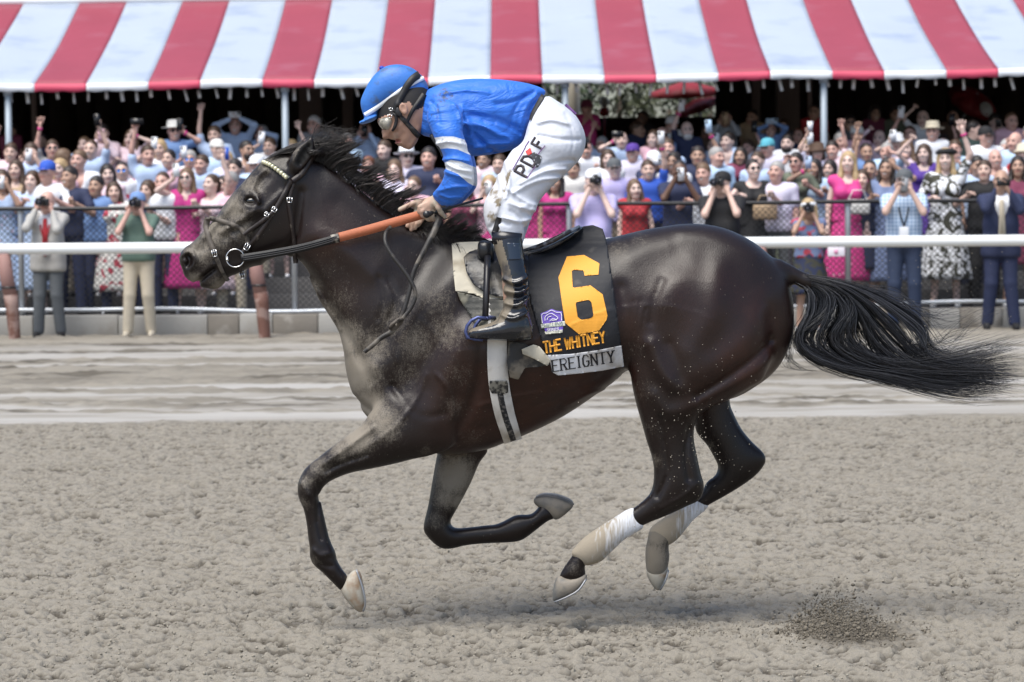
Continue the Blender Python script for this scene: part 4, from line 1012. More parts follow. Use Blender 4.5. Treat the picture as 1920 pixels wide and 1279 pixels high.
CROWD = [
 # photographers in front of the fence
 (88, 358, 0, 'm', 'camera', 'r', 'ring', 'grey', None, 'blazer', 'trousers:dgrey', -12, 'photographer in pale grey blazer with red lanyard and dark grey trousers aiming a camera', 'long jacket lanyard redlan', PG, ph('big', 'black camera held up by the man in pale grey blazer', 'camera')),
 (258, 361, 0, 'm', 'camera', 'r', 'short', 'lbrown', 'cap:blue', 'green', 'trousers:khaki', -5, 'photographer in dark green shirt, blue cap and pale khaki trousers', 'tanshoe', PG, ph('big', 'black camera aimed by the man in green shirt and blue cap', 'camera')),
 (1112, 318, 0, 'm', 'camera', 'p', 'short', 'lbrown', 'cap:white', 'lav', 'trousers:dgrey', 10, 'photographer in lavender tee and white cap just above the saddle cloth', 'belly', PG, ph('big', 'black camera in front of the white capped face above the saddle', 'camera')),
 (1353, 322, 0, 'm', 'camera', 'f', 'crop', 'dark', 'cap:black', 'black', 'trousers:black', -25, 'photographer in loose black shirt and black cap with a red badge', '', PG, ph('big', 'black camera held by the man in black above the horse rump', 'camera')),
 (1516, 372, 0, 'f', 'camera', 't', 'bob', 'blond', 'visor:white', 'dusk/floral', 'dress:navy/tropic', -8, 'blonde woman photographer in white visor and blue flowered dress above the tail', 'bare', PG, ph('big', 'black camera aimed by the blonde woman in white visor', 'camera')),
 (1694, 318, 0, 'm', 'phone2', 'f', 'crop', 'brown', 'cap:dgrey', 'sky/plaid', 'trousers:denim', -20, 'man in pale blue plaid shirt, grey cap and jeans filming at the rail', 'lanyard beard', PG, ph('grey', 'grey phone held by the man in blue plaid shirt')),
 (1876, 318, 0, 'm', 'phone2', 't', 'ring', 'grey', None, 'navy', 'trousers:navy', -12, 'balding man in navy suit and gold tie filming with a dark phone', 'long jacket goldtie specs landscape', PG, ph('black', 'dark phone held sideways by the man in the navy suit')),
 # left part of the stand
 (4, 318, 1, 'f', 'phone2', 't', 'bob', 'brown', None, 'lblue/dots', 'dress:same', 10, 'woman in pale blue sundress cut off by the left edge, filming', 'bare maxi', None, ph('white', 'white phone at the far left edge of the crowd')),
 (58, 268, 3, 'm', 'phone2', 'f', 'short', 'brown', None, 'lblue', 'trousers:khaki', 8, 'brown haired man in light blue shirt hidden behind his white phone near left edge', '', None, ph('white', 'white phone before the face of the brown haired man at left')),
 (98, 262, 4, 'm', 'waveL', 'r', 'short', 'brown', None, 'grey', 'trousers:navy', 10, 'man in sunglasses waving an open hand with pink wristband above the blue cap', 'shades wrist'),
 (122, 280, 3, 'f', 'stand', 'f', 'bob', 'lbrown', None, 'tan', 'trousers:khaki', 120, 'light brown haired woman turned away right of the waving hand', ''),
 (112, 298, 2, 'f', 'stand', 'p', 'bob', 'blond', None, 'pink', 'trousers:khaki', -15, 'fair haired woman just behind the shoulder of the blue capped man', ''),
 (88, 302, 1, 'm', 'rail', 'r', 'short', 'grey', 'cap:royal', 'white', 'trousers:navy', -20, 'man in bright blue cap and white polo leaning on the black rail', 'belly'),
 (148, 281, 2, 'm', 'stand', 'r', 'short', 'lbrown', None, 'white', 'trousers:navy', -18, 'broad faced man in open white shirt behind the pale blazer photographer', 'vneck long'),
 (158, 256, 5, 'f', 'stand', 'p', 'tied', 'lbrown', None, 'lblue', 'trousers:khaki', -15, 'pale woman with tied hair at back, left of the pink phone', ''),
 (192, 232, 5, 'm', 'phone2', 'f', 'short', 'dark', None, 'lpink', 'trousers:khaki', 5, 'dark haired man in light pink shirt with pink phone over his face', 'long', None, ph('pink', 'pink phone covering the face of the man in light pink')),
 (202, 308, 2, 'f', 'stand', 'p', 'bob', 'dark', None, 'lpink/floral', 'dress:same', 10, 'woman with black bobbed hair in pale pink floral dress', 'maxi'),
 (214, 341, 1, 'f', 'stand', 'f', 'long', 'brown', None, 'offw/floral', 'dress:same', 6, 'long haired girl in red flowered dress with folded hands at the rail', 'maxi'),
 (229, 303, 3, 'm', 'stand', 'f', 'crop', 'dark', None, 'white/floral', 'trousers:navy', 0, 'shouting man in mirrored blue sunglasses behind the black haired woman', 'mirror shout'),
 (246, 243, 5, 'f', 'shadeR', 'p', 'long', 'lbrown', None, 'lpink', 'dress:same', -15, 'woman cupping a hand with pink wristband to her head at back', 'wrist'),
 (277, 272, 3, 'm', 'highL', 'r', 'short', 'brown', None, 'lblue', 'trousers:khaki', 20, 'man in light blue shirt stretching a black phone to his left', 'landscape', None, ph('black', 'black phone stretched out left of the straw hat man')),
 (276, 338, 1, 'f', 'rail', 'f', 'bob', 'brown', None, 'navy', 'trousers:navy', -20, 'brown haired youth leaning bare arms on the rail behind the green photographer', 'bare'),
 (327, 228, 5, 'm', 'phoneR', 'r', 'crop', 'grey', 'panama:offw', 'blue', 'trousers:khaki', 15, 'man in pale straw hat and sunglasses holding up a dark phone, wearing blue', 'shades wrist', None, ph('black', 'dark phone in the hand of the straw hat man at left')),
 (356, 282, 4, 'm', 'phoneL', 'r', 'short', 'grey', None, 'white', 'trousers:khaki', 0, 'grey haired man in mirrored blue glasses behind the magenta dress', 'mirror', None, ph('white', 'white phone next to the mirrored blue glasses')),
 (350, 315, 1, 'f', 'phoneL', 'p', 'long', 'lbrown', None, 'magenta', 'dress:same', -8, 'laughing woman in long magenta dress and pink sunglasses at the rail', 'bare maxi smile shades', None, ph('white', 'white phone raised by the woman in the magenta dress')),
 (396, 326, 1, 'f', 'waveR', 'p', 'tied', 'brown', None, 'lpink', 'dress:same', -35, 'young woman in pale pink dress with white shoes throwing one arm up', 'bare maxi smile'),
 (402, 236, 5, 'm', 'waveL', 'f', 'short', 'brown', None, 'lblue', 'trousers:khaki', -10, 'man with one bare arm stretched highest of all toward the awning', ''),
 (408, 262, 4, 'm', 'stand', 'f', 'crop', 'brown', 'cap:offw', 'sky', 'trousers:khaki', 25, 'man in pale cap and light blue tee below the highest raised arm', ''),
 (441, 218, 6, 'm', 'phonehi', 'r', 'crop', 'brown', None, 'lblue', 'trousers:khaki', 0, 'tall man in light blue shirt lifting a white phone sideways overhead', 'long', None, ph('white', 'white phone held sideways highest above the left crowd')),
 (463, 264, 4, 'm', 'stand', 't', 'short', 'dark', None, 'white', 'trousers:navy', 35, 'dark bearded man with glasses in white shirt above the horse forehead', 'beard specs vneck'),
 (440, 298, 2, 'f', 'stand', 'f', 'short', 'dark', None, 'navy', 'trousers:navy', -20, 'dark haired person half hidden just left of the horse forehead', ''),
 (432, 322, 1, 'f', 'stand', 'r', 'short', 'grey', None, 'pink', 'trousers:khaki', -25, 'short grey haired woman in pink left of the horse eye', 'specs'),
 (490, 234, 6, 'm', 'shadeR', 'r', 'crop', 'grey', None, 'lblue', 'trousers:khaki', -25, 'grey haired man clasping hands before his face beside the awning post', 'long'),
 (480, 292, 3, 'm', 'stand', 'r', 'short', 'lbrown', 'cap:white', 'sky', 'trousers:khaki', -20, 'man in white cap with red brim by the horse browband', ''),
 (546, 262, 5, 'f', 'waveR', 'p', 'bob', 'blond', None, 'white', 'trousers:khaki', 0, 'blonde head right below the awning post beside the horse ear', ''),
 (588, 217, 6, 'm', 'stand', 'r', 'short', 'white', None, 'grey', 'trousers:khaki', -20, 'white haired man in grey polo standing out before the brown column', ''),
 (622, 240, 7, 'm', 'stand', 't', 'crop', 'dark', None, 'brown', 'trousers:navy', -30, 'dim man in brown behind the mane tuft of the horse', ''),
 (560, 290, 4, 'm', 'stand', 'f', 'short', 'brown', None, 'lblue', 'trousers:khaki', -10, 'man in light blue mostly hidden by the horse ear', ''),
 (650, 285, 3, 'f', 'stand', 'p', 'bob', 'dark', None, 'llav', 'trousers:khaki', 5, 'dark haired woman seen through the mane hair', ''),
 (684, 228, 6, 'm', 'phone2', 'r', 'crop', 'lbrown', None, 'lblue', 'trousers:khaki', -10, 'man in light blue long sleeved shirt with both hands up left of the jockey helmet', 'long', None, ph('black', 'black phone between the hands left of the jockey goggles')),
 (690, 293, 3, 'f', 'stand', 'r', 'short', 'red', None, 'pink', 'trousers:khaki', -5, 'reddish haired person under the two handed man, above the mane', ''),
 (720, 263, 4, 'm', 'stand', 'p', 'short', 'brown', None, 'black', 'trousers:navy', -25, 'young man in black tee with brown hair under the jockey chin', ''),
 (706, 338, 1, 'f', 'stand', 'f', 'short', 'brown', None, 'brown', 'trousers:navy', 160, 'brown head facing away low behind the mane', ''),
 (763, 276, 3, 'm', 'stand', 'p', 'crop', 'brown', 'panama:white', 'llav', 'trousers:khaki', 15, 'man in white hat with black band and sunglasses below the jockey chin', 'shades band'),
 (803, 276, 2, 'm', 'rail', 'r', 'short', 'dark', None, 'navy', 'trousers:navy', -12, 'big dark haired man in navy polo between mane and jockey sleeve', 'belly'),
 (850, 300, 2, 'm', 'stand', 'f', 'short', 'brown', None, 'maroon', 'trousers:navy', -10, 'man in maroon mostly covered by the jockey sleeve', ''),
 (907, 283, 4, 'm', 'stand', 't', 'short', 'dark', None, 'lpink', 'trousers:khaki', -20, 'tanned man in pale shirt between the jockey arm and knee', ''),
 (936, 290, 3, 'm', 'stand', 'f', 'short', 'brown', None, 'sky', 'trousers:khaki', -15, 'man in sky blue right behind the jockey thigh', ''),
 (917, 328, 1, 'f', 'phone2', 'p', 'long', 'blond', None, 'pink', 'dress:hot', -10, 'blonde woman in sunglasses and pink holding a white phone by the jockey knee', 'shades bare', None, ph('white', 'white phone between the jockey arm and knee')),
 (1008, 318, 2, 'f', 'stand', 'f', 'long', 'brown', None, 'magenta', 'dress:same', -10, 'woman in magenta partly hidden behind the white breeches', 'bare'),
 (1042, 322, 1, 'f', 'stand', 't', 'long', 'dark', None, 'magenta', 'dress:same', -20, 'dark haired woman in deep magenta dress right of the breeches', 'bare', None, ph('white', 'white cup held by the woman in deep magenta', 'cup')),
 (1100, 188, 8, 'f', 'clap', 'r', 'short', 'brown', 'cap:maroon', 'hot', 'trousers:khaki', 5, 'clapping woman in hot pink tee and maroon cap before the open back', ''),
 (1098, 262, 4, 'm', 'phoneL', 'r', 'crop', 'dark', None, 'white', 'trousers:navy', 5, 'man in white shirt under a black phone right of the breeches seat', '', None, ph('black', 'small black phone right of the breeches seat')),
 (1165, 246, 5, 'm', 'phoneL', 'p', 'bald', 'brown', None, 'lblue', 'trousers:khaki', 0, 'bald man raising a black phone sideways, pink wristband on his arm', 'wrist landscape', None, ph('black', 'black sideways phone raised by the bald man with pink wristband')),
 (1196, 228, 7, 'm', 'stand', 't', 'short', 'brown', None, 'navy', 'trousers:navy', 60, 'dim man in navy jacket turned right behind the black phone', 'long'),
 (1186, 270, 4, 'm', 'stand', 'r', 'short', 'brown', 'cap:purple', 'llav', 'trousers:khaki', -15, 'man in purple cap and pale lavender shirt', ''),
 (1152, 298, 2, 'm', 'stand', 'p', 'short', 'brown', 'cap:dgrey', 'lav', 'trousers:khaki', 0, 'pale young man in dark cap behind the lavender photographer', ''),
 (1190, 336, 1, 'f', 'stand', 'p', 'long', 'lbrown', None, 'red', 'dress:same', 10, 'pale shouldered woman in red top at the rail right of the lavender photographer', 'bare'),
 (1241, 238, 6, 'm', 'stand', 'r', 'bald', 'brown', None, 'blue', 'trousers:khaki', 10, 'bald man in sunglasses and blue shirt left of the white capped man', 'shades'),
 (1259, 218, 7, 'm', 'stand', 'r', 'short', 'brown', 'cap:white', 'white', 'trousers:khaki', -20, 'man in white cap at back under the red umbrellas', ''),
 (1288, 228, 6, 'm', 'highL', 'p', 'ring', 'white', None, 'navy', 'trousers:khaki', 5, 'white bearded man raising a pale phone with pink wristband', 'beard wbeard wrist', None, ph('white', 'pale phone raised over the white bearded man')),
 (1252, 260, 4, 'm', 'stand', 'r', 'short', 'brown', None, 'lblue', 'trousers:khaki', -5, 'brown haired man in light blue collar under the bald man in sunglasses', ''),
 (1226, 284, 3, 'm', 'phone2', 't', 'crop', 'dark', 'cap:white', 'navy', 'trousers:navy', 10, 'man in navy polo and white cap holding a white phone sideways', 'landscape', None, ph('white', 'white sideways phone of the man in navy polo and white cap')),
 (1274, 300, 1, 'm', 'phone2', 'b', 'crop', 'dark', None, 'navy', 'trousers:navy', -5, 'dark skinned man in navy polo leaning over the rail with a white phone', '', None, ph('white', 'white phone in the hands of the man leaning over the rail')),
 (1308, 274, 3, 'm', 'highR', 't', 'short', 'dark', None, 'navy', 'trousers:navy', -5, 'dark haired man with arm up, phone and pink wristband, above the black photographer', 'wrist', None, ph('sky', 'pale blue phone raised left of the grey haired man')),
 (1360, 206, 7, 'm', 'phone2', 't', 'crop', 'dark', None, 'grey', 'trousers:navy', -10, 'man in grey long sleeved shirt filming with an orange phone at back', 'long', None, ph('tan', 'orange phone held up in the back row')),
 (1364, 248, 5, 'm', 'stand', 'p', 'short', 'dark', None, 'lblue', 'trousers:khaki', -35, 'dark haired man in light blue blazer below the orange phone', 'long vneck'),
 (1344, 276, 3, 'm', 'stand', 'r', 'short', 'grey', None, 'sky', 'trousers:khaki', 35, 'grey haired man in light blue tee right behind the black photographer', ''),
 (1388, 276, 4, 'f', 'stand', 't', 'long', 'dark', None, 'maroon', 'trousers:navy', -15, 'dark haired woman half hidden left of the black dress woman', ''),
 (1412, 298, 1, 'f', 'rail', 'p', 'tied', 'dark', None, 'black', 'dress:same', 15, 'woman in sunglasses and low black dress resting a hand on the rail', 'shades bare', None, ph('tan', 'tan handbag of the woman in black dress', 'bag')),
 (1444, 228, 7, 'm', 'phonehi', 'r', 'crop', 'dark', None, 'blue', 'trousers:khaki', -5, 'man in blue with both arms lifting a pale blue phone by the brown column', 'long', None, ph('sky', 'pale blue phone lifted by both arms near the brown column')),
 (1438, 260, 4, 'm', 'stand', 'r', 'short', 'white', 'cap:teal', 'llav', 'trousers:dgrey', -30, 'grey haired man in white and teal cap and pale lavender shirt', ''),
 (1476, 252, 5, 'm', 'stand', 'p', 'short', 'dark', None, 'white', 'trousers:navy', -20, 'man with thick black beard left of the raised cans', 'beard'),
 (1492, 286, 2, 'f', 'phoneL', 'r', 'short', 'dark', None, 'olive', 'dress:same', -25, 'woman in olive green dress and sunglasses with arm across', 'shades maxi'),
 (1532, 268, 4, 'f', 'highL', 'f', 'bob', 'brown', 'bucket:brown', 'llav', 'dress:same', 0, 'woman in brown brimmed hat holding up two white cans', '', None, ph('white', 'white can raised beside the awning post', 'cup')),
 (1526, 298, 2, 'f', 'phoneL', 't', 'long', 'dark', None, 'sky', 'trousers:denim', -25, 'dark long haired woman in pale blue top with phone and pink wristband', 'wrist', None, ph('lblue', 'pale blue phone of the dark long haired woman')),
 (1590, 284, 1, 'f', 'stand', 'p', 'long', 'blond', None, 'hot', 'dress:hot/dots', -15, 'blonde woman with very long hair in bright pink dress behind the fence post', 'bare maxi smile', None, ph('offw', 'white handbag of the long haired blonde in pink', 'bag')),
 (1576, 249, 5, 'm', 'stand', 'r', 'short', 'grey', None, 'white', 'trousers:navy', 10, 'square faced grey haired man behind the long haired blonde', 'long'),
 (1606, 236, 6, 'm', 'stand', 'r', 'crop', 'brown', 'cap:offw', 'pink', 'trousers:khaki', -15, 'man in pale cap and pink polo behind the awning post', ''),
 (1624, 268, 4, 'm', 'waveL', 't', 'crop', 'dark', None, 'blue', 'trousers:khaki', 5, 'tanned man in blue shirt right of the long haired blonde', ''),
 (1527, 196, 8, 'm', 'stand', 't', 'crop', 'dark', None, 'red', 'trousers:navy', -20, 'dim man in red shirt just left of the awning post', ''),
 (1594, 216, 7, 'm', 'stand', 't', 'short', 'dark', None, 'dgrey', 'trousers:navy', 0, 'dim man in dark glasses under the awning right of the post', 'shades'),
 (1662, 296, 1, 'f', 'phoneR', 't', 'long', 'dark', None, 'dusk', 'dress:same', -20, 'dark haired woman in slate blue dress left of the plaid man', 'bare maxi', None, None),
 (1680, 250, 5, 'm', 'phoneL', 'f', 'crop', 'brown', 'bucket:white', 'llav', 'trousers:khaki', -10, 'person in wide white hat holding up a white phone', '', None, ph('white', 'white phone beside the wide white hat')),
 (1648, 244, 6, 'm', 'fistL', 'p', 'bald', 'brown', None, 'lpink', 'trousers:khaki', -20, 'bald man in pale pink with raised fist left of the wide white hat', 'long'),
 (1730, 207, 7, 'm', 'fistL', 'p', 'bald', 'brown', None, 'white', 'trousers:khaki', -15, 'bald man in white shirt raising a fist in the back row', ''),
 (1748, 230, 5, 'm', 'stand', 'r', 'short', 'grey', 'panama:straw', 'white', 'trousers:khaki', -15, 'man in wide straw hat and white shirt below the bald fist raiser', 'smile'),
 (1732, 270, 3, 'f', 'fistL', 'p', 'bob', 'brown', None, 'purple', 'dress:same', -20, 'brown haired woman with bare shoulders in purple', 'bare'),
 (1772, 278, 1, 'f', 'waveR', 'p', 'long', 'blond', 'beret:black', 'white/tropic', 'dress:same', -10, 'blonde in black beret and long black and white leaf print dress', 'maxi smile wrist'),
 (1786, 205, 8, 'm', 'stand', 't', 'crop', 'dark', None, 'brown', 'trousers:navy', -10, 'dim man under the pinkish red umbrella', ''),
 (1808, 232, 6, 'f', 'stand', 'f', 'long', 'lbrown', None, 'tan', 'trousers:khaki', 100, 'light haired woman turned away in the dim right', ''),
 (1826, 226, 5, 'm', 'stand', 'f', 'short', 'dark', None, 'dgreen', 'trousers:navy', 70, 'dark haired man in dark green jacket turned right', 'long'),
 (1848, 238, 4, 'm', 'stand', 'r', 'short', 'grey', 'cap:black', 'white', 'trousers:navy', 15, 'older man in black and white cap and white shirt', ''),
 (1866, 213, 7, 'm', 'phone2', 'p', 'short', 'dark', None, 'lpink', 'trousers:navy', 15, 'dark haired man in pale pink in back row at right', '', None, ph('black', 'black phone held in the back row at far right')),
 (1832, 292, 2, 'm', 'stand', 't', 'short', 'dark', None, 'lblue', 'trousers:navy', 10, 'smiling dark haired man left of the navy suit', 'smile'),
 (1902, 248, 4, 'm', 'stand', 'r', 'bald', 'brown', None, 'sky', 'trousers:khaki', -40, 'red faced bald man in light blue near right edge', ''),
 (1866, 280, 3, 'm', 'stand', 'r', 'ring', 'grey', None, 'white', 'trousers:navy', 0, 'older man with thin grey hair right behind the navy suit man', 'vneck'),
 (1908, 293, 1, 'f', 'stand', 't', 'long', 'dark', None, 'maroon', 'dress:same', -10, 'woman with long dark wavy hair at the right edge', ''),
 (1919, 270, 3, 'f', 'stand', 'p', 'bob', 'blond', 'bucket:straw', 'red', 'trousers:khaki', -15, 'woman in tan straw hat cut by the right edge', ''),
 (1896, 211, 6, 'm', 'stand', 'r', 'crop', 'lbrown', None, 'pink', 'trousers:khaki', 10, 'fair man in pink at back near right edge', ''),
 (1930, 232, 5, 'm', 'stand', 'r', 'short', 'grey', None, 'lblue', 'trousers:khaki', -10, 'man half cut by the right edge behind the bald man', ''),
 (30, 300, 2, 'f', 'stand', 'f', 'long', 'brown', None, 'tan', 'dress:same', -10, 'tan dressed woman behind the sundress at far left', 'bare'),
 (20, 232, 8, 'm', 'stand', 't', 'crop', 'dark', None, 'maroon', 'trousers:navy', -20, 'dim man beside the leftmost awning post', ''),
 (316, 280, 3, 'f', 'stand', 'f', 'tied', 'dark', None, 'pink', 'dress:same', -20, 'dark haired woman under the straw hat man wrist', 'smile'),
 (1204, 208, 8, 'm', 'stand', 'b', 'crop', 'dark', None, 'black', 'trousers:navy', -30, 'dim man in black below the globe lamp', ''),
 (1325, 232, 7, 'm', 'stand', 'b', 'crop', 'dark', None, 'brown', 'trousers:navy', -20, 'dim man in brown left of the orange phone', ''),
 (1410, 206, 8, 'm', 'stand', 't', 'crop', 'dark', None, 'tan', 'trousers:navy', -30, 'dim man in tan left of the brown column', ''),
 (1680, 200, 8, 'm', 'stand', 't', 'short', 'dark', None, 'olive', 'trousers:navy', 0, 'dim man in olive deep under the awning', ''),
 (1640, 198, 8, 'f', 'stand', 't', 'bob', 'dark', None, 'maroon', 'trousers:navy', 10, 'dim woman in maroon deep under the awning', ''),
 (1496, 240, 7, 'm', 'stand', 'r', 'crop', 'red', None, 'navy', 'trousers:navy', -15, 'red faced man in navy in front of the brown column', ''),
 (1722, 286, 4, 'm', 'stand', 'r', 'short', 'brown', None, 'lblue', 'trousers:khaki', -15, 'man in light blue almost hidden behind the purple dress woman', ''),
 (1555, 300, 3, 'f', 'stand', 'f', 'bob', 'dark', None, 'black', 'trousers:navy', -25, 'dark clothed woman between the pale blue top and the blonde', ''),
 (130, 312, 1, 'm', 'rail', 't', 'short', 'dark', None, 'navy', 'trousers:navy', -30, 'man in navy with bare forearms between blue cap man and flowered dresses', ''),
 (170, 262, 4, 'm', 'highR', 'f', 'crop', 'brown', None, 'lblue', 'trousers:khaki', -10, 'man in light blue below the pale tied haired woman', '', None, ph('black', 'black phone raised just right of the pale tied haired woman')),
 (20, 268, 4, 'm', 'highL', 'f', 'short', 'brown', None, 'lpink', 'trousers:khaki', 0, 'man in light pink raising a hand beside the leftmost awning post', ''),
 (75, 248, 6, 'm', 'stand', 't', 'crop', 'dark', None, 'navy', 'trousers:navy', -20, 'dim man in navy left of the waving hand', ''),
 (300, 262, 4, 'f', 'phoneL', 'f', 'long', 'blond', None, 'white', 'dress:same', -10, 'blonde woman in white filming between the black phone and the straw hat', '', None, ph('white', 'white phone of the blonde woman in white below the straw hat')),
 (305, 322, 1, 'm', 'stand', 'r', 'crop', 'brown', None, 'white', 'trousers:navy', -15, 'man in white shirt right behind the green photographer shoulder', ''),
 (378, 290, 3, 'm', 'stand', 'r', 'short', 'brown', None, 'lblue', 'trousers:khaki', -20, 'man in light blue between the mirrored glasses and the raised arm', ''),
 (418, 330, 2, 'f', 'stand', 'f', 'long', 'dark', None, 'dusk', 'dress:same', -15, 'dark haired woman in slate blue right of the pale pink dress', ''),
 (425, 284, 4, 'f', 'phoneR', 'p', 'tied', 'blond', None, 'llav', 'dress:same', -5, 'blonde woman in pale lavender lifting a blue phone', '', None, ph('royal', 'bright blue phone of the woman in pale lavender')),
 (505, 258, 5, 'm', 'phoneL', 'f', 'short', 'brown', None, 'white', 'trousers:khaki', -15, 'brown haired man in white left of the awning post by the horse ear', '', None, ph('white', 'white phone just left of the awning post by the horse ear')),
 (520, 300, 3, 'f', 'stand', 'p', 'long', 'lbrown', None, 'pink', 'dress:same', -15, 'woman in pink hidden behind the horse forelock', ''),
 (650, 250, 5, 'm', 'stand', 'r', 'crop', 'grey', None, 'sky', 'trousers:khaki', -15, 'grey haired man in sky blue above the mane left of the helmet', ''),
 (740, 300, 2, 'f', 'stand', 'p', 'long', 'lbrown', None, 'llav', 'dress:same', -10, 'woman in pale lavender with long light brown hair above the mane', ''),
 (775, 330, 1, 'f', 'stand', 'p', 'tied', 'lbrown', None, 'pink', 'dress:same', -20, 'woman in pink low between the mane and the jockey hands', ''),
 (870, 330, 1, 'f', 'stand', 't', 'long', 'dark', None, 'maroon', 'dress:same', 10, 'dark haired woman in maroon under the jockey elbow', 'bare'),
 (945, 325, 1, 'f', 'stand', 'p', 'bob', 'blond', None, 'hot', 'dress:same', 5, 'blonde woman in hot pink behind the jockey knee', 'bare'),
 (1075, 300, 3, 'm', 'stand', 't', 'short', 'brown', None, 'offw', 'trousers:khaki', -10, 'man in cream left of the white capped photographer', ''),
 (1128, 256, 6, 'm', 'waveL', 'r', 'short', 'grey', None, 'lblue', 'trousers:khaki', -20, 'grey haired man in light blue under the clapping woman', ''),
 (1140, 280, 3, 'f', 'stand', 'p', 'bob', 'brown', None, 'white', 'trousers:khaki', 0, 'woman in white with bobbed hair left of the purple cap', ''),
 (1215, 300, 2, 'm', 'highR', 'f', 'short', 'brown', None, 'royal', 'trousers:navy', 0, 'man in bright blue with an arm raised behind the red top woman', 'wrist', None, ph('white', 'white phone raised by the man in bright blue')),
 (1262, 285, 2, 'f', 'stand', 't', 'long', 'dark', None, 'white', 'trousers:navy', -20, 'dark long haired woman in white behind the man leaning over the rail', ''),
 (1225, 244, 5, 'f', 'stand', 'p', 'long', 'brown', None, 'pink', 'trousers:navy', -25, 'woman in pink left of the bald man in sunglasses', ''),
 (1318, 306, 1, 'm', 'rail', 'r', 'short', 'lbrown', None, 'white', 'trousers:navy', -20, 'man in white leaning on the rail left of the black cap', ''),
 (1335, 258, 6, 'f', 'phoneR', 'f', 'long', 'brown', None, 'lblue', 'trousers:navy', -10, 'long haired woman in light blue filming left of the blue blazer man', '', None, ph('white', 'white phone of the long haired woman in light blue')),
 (1402, 262, 6, 'm', 'highR', 'r', 'short', 'brown', None, 'white', 'trousers:khaki', -30, 'brown haired man in white behind the maroon woman', '', None, ph('black', 'black phone raised above the maroon woman')),
 (1420, 284, 3, 'm', 'stand', 'f', 'short', 'brown', None, 'lblue', 'trousers:khaki', -30, 'man in light blue right behind the black dress sunglasses', ''),
 (1455, 302, 1, 'm', 'stand', 'r', 'short', 'grey', None, 'llav', 'trousers:dgrey', -25, 'grey haired man in lavender at the rail right of the black dress', ''),
 (1470, 224, 8, 'f', 'stand', 'f', 'long', 'brown', None, 'dgrey', 'trousers:navy', -15, 'dim long haired woman in grey against the brown column', ''),
 (1510, 262, 5, 'f', 'phoneR', 'p', 'long', 'blond', None, 'pink', 'dress:same', -15, 'blonde woman in pink filming left of the brown brimmed hat', '', None, ph('white', 'white phone of the blonde in pink near the brown hat')),
 (1560, 264, 4, 'm', 'waveR', 'r', 'short', 'dark', None, 'lpink', 'trousers:navy', -15, 'dark haired man in light pink right of the brown brimmed hat', ''),
 (1630, 300, 2, 'm', 'waveL', 't', 'crop', 'dark', None, 'lblue', 'trousers:khaki', -10, 'man in light blue with a raised bare arm behind the slate dress', ''),
 (1616, 318, 1, 'f', 'stand', 'f', 'long', 'brown', None, 'navy', 'dress:same', -10, 'brown haired woman in navy between pink dress and slate dress', ''),
 (1662, 268, 4, 'm', 'shadeR', 'r', 'short', 'grey', None, 'sky', 'trousers:khaki', -20, 'grey haired man in sky blue under the wide white hat phone', ''),
 (1700, 262, 4, 'f', 'stand', 'p', 'long', 'lbrown', None, 'lpink', 'trousers:khaki', -20, 'woman in light pink left of the wide straw hat', ''),
 (1706, 236, 6, 'm', 'highL', 'r', 'crop', 'brown', None, 'lblue', 'trousers:khaki', -20, 'man in light blue left of the bald fist raiser', '', None, ph('white', 'white phone raised high left of the bald fist raiser')),
 (1768, 252, 6, 'm', 'highR', 'r', 'short', 'dark', None, 'white', 'trousers:khaki', -10, 'man in white with raised phone right of the straw hat', '', None, ph('black', 'black phone right of the wide straw hat')),
 (1790, 262, 4, 'm', 'clap', 'r', 'short', 'brown', None, 'sky', 'trousers:khaki', -15, 'man in sky blue behind the black beret', ''),
 (1812, 300, 2, 'm', 'stand', 'r', 'short', 'grey', None, 'offw', 'trousers:navy', -15, 'grey haired man in cream right behind the leaf print dress', ''),
 (1845, 300, 1, 'm', 'rail', 'f', 'short', 'brown', None, 'black', 'trousers:black', -15, 'man in black at the rail beside the navy suit', ''),
 (1885, 262, 5, 'm', 'shadeR', 'r', 'short', 'white', None, 'pink', 'trousers:khaki', -20, 'white haired man in pink left of the red faced bald man', ''),
 (60, 320, 1, 'f', 'stand', 'p', 'long', 'brown', None, 'lblue', 'dress:same', -10, 'brown haired woman in pale blue between the sundress and blue cap', 'maxi'),
 (180, 330, 1, 'm', 'stand', 't', 'short', 'dark', None, 'blue', 'trousers:navy', -15, 'short man in blue left of the long haired girl', ''),
]
for r in CROWD:
    r = list(r)
    lab, ex = r[12], r[13] if len(r) > 13 else ''
    grp = (r[14] if len(r) > 14 else None) or 'spectators crowded behind the fence'
    person(*r[:12], lab, ex, grp, r[15] if len(r) > 15 else None)
bpy.data.meshes.remove(bpy.data.meshes['_']) if '_' in bpy.data.meshes else None
# ------------------------------------------------------------------ the horse
HF = Field((-1.31, -.36, 0.0), (1.13, .36, 1.95), .006, .008)
# trunk with neck (outline in photo pixels, plane y=0)
TR = [(597, 303), (625, 318), (655, 340), (690, 368), (730, 398), (770, 422), (810, 436), (850, 446), (885, 455), (930, 466), (980, 474), (1030, 471), (1085, 458), (1140, 447),
      (1170, 440), (1205, 432), (1245, 425), (1290, 421), (1325, 422), (1362, 430), (1400, 447), (1430, 468), (1455, 489), (1472, 508), (1482, 540), (1488, 575), (1488, 612), (1482, 642), (1468, 675), (1448, 701), (1418, 724), (1380, 745),
      (1330, 755), (1270, 750), (1215, 725), (1180, 697), (1149, 717), (1113, 743), (1078, 767), (1039, 790), (981, 817), (942, 832), (915, 842), (870, 850), (813, 850), (760, 832), (715, 800), (688, 781),
      (668, 752), (656, 724), (648, 690), (645, 662), (640, 640), (632, 618), (615, 590), (597, 562), (584, 533), (572, 512), (560, 497), (545, 484), (525, 470), (522, 440), (540, 380), (570, 320)]
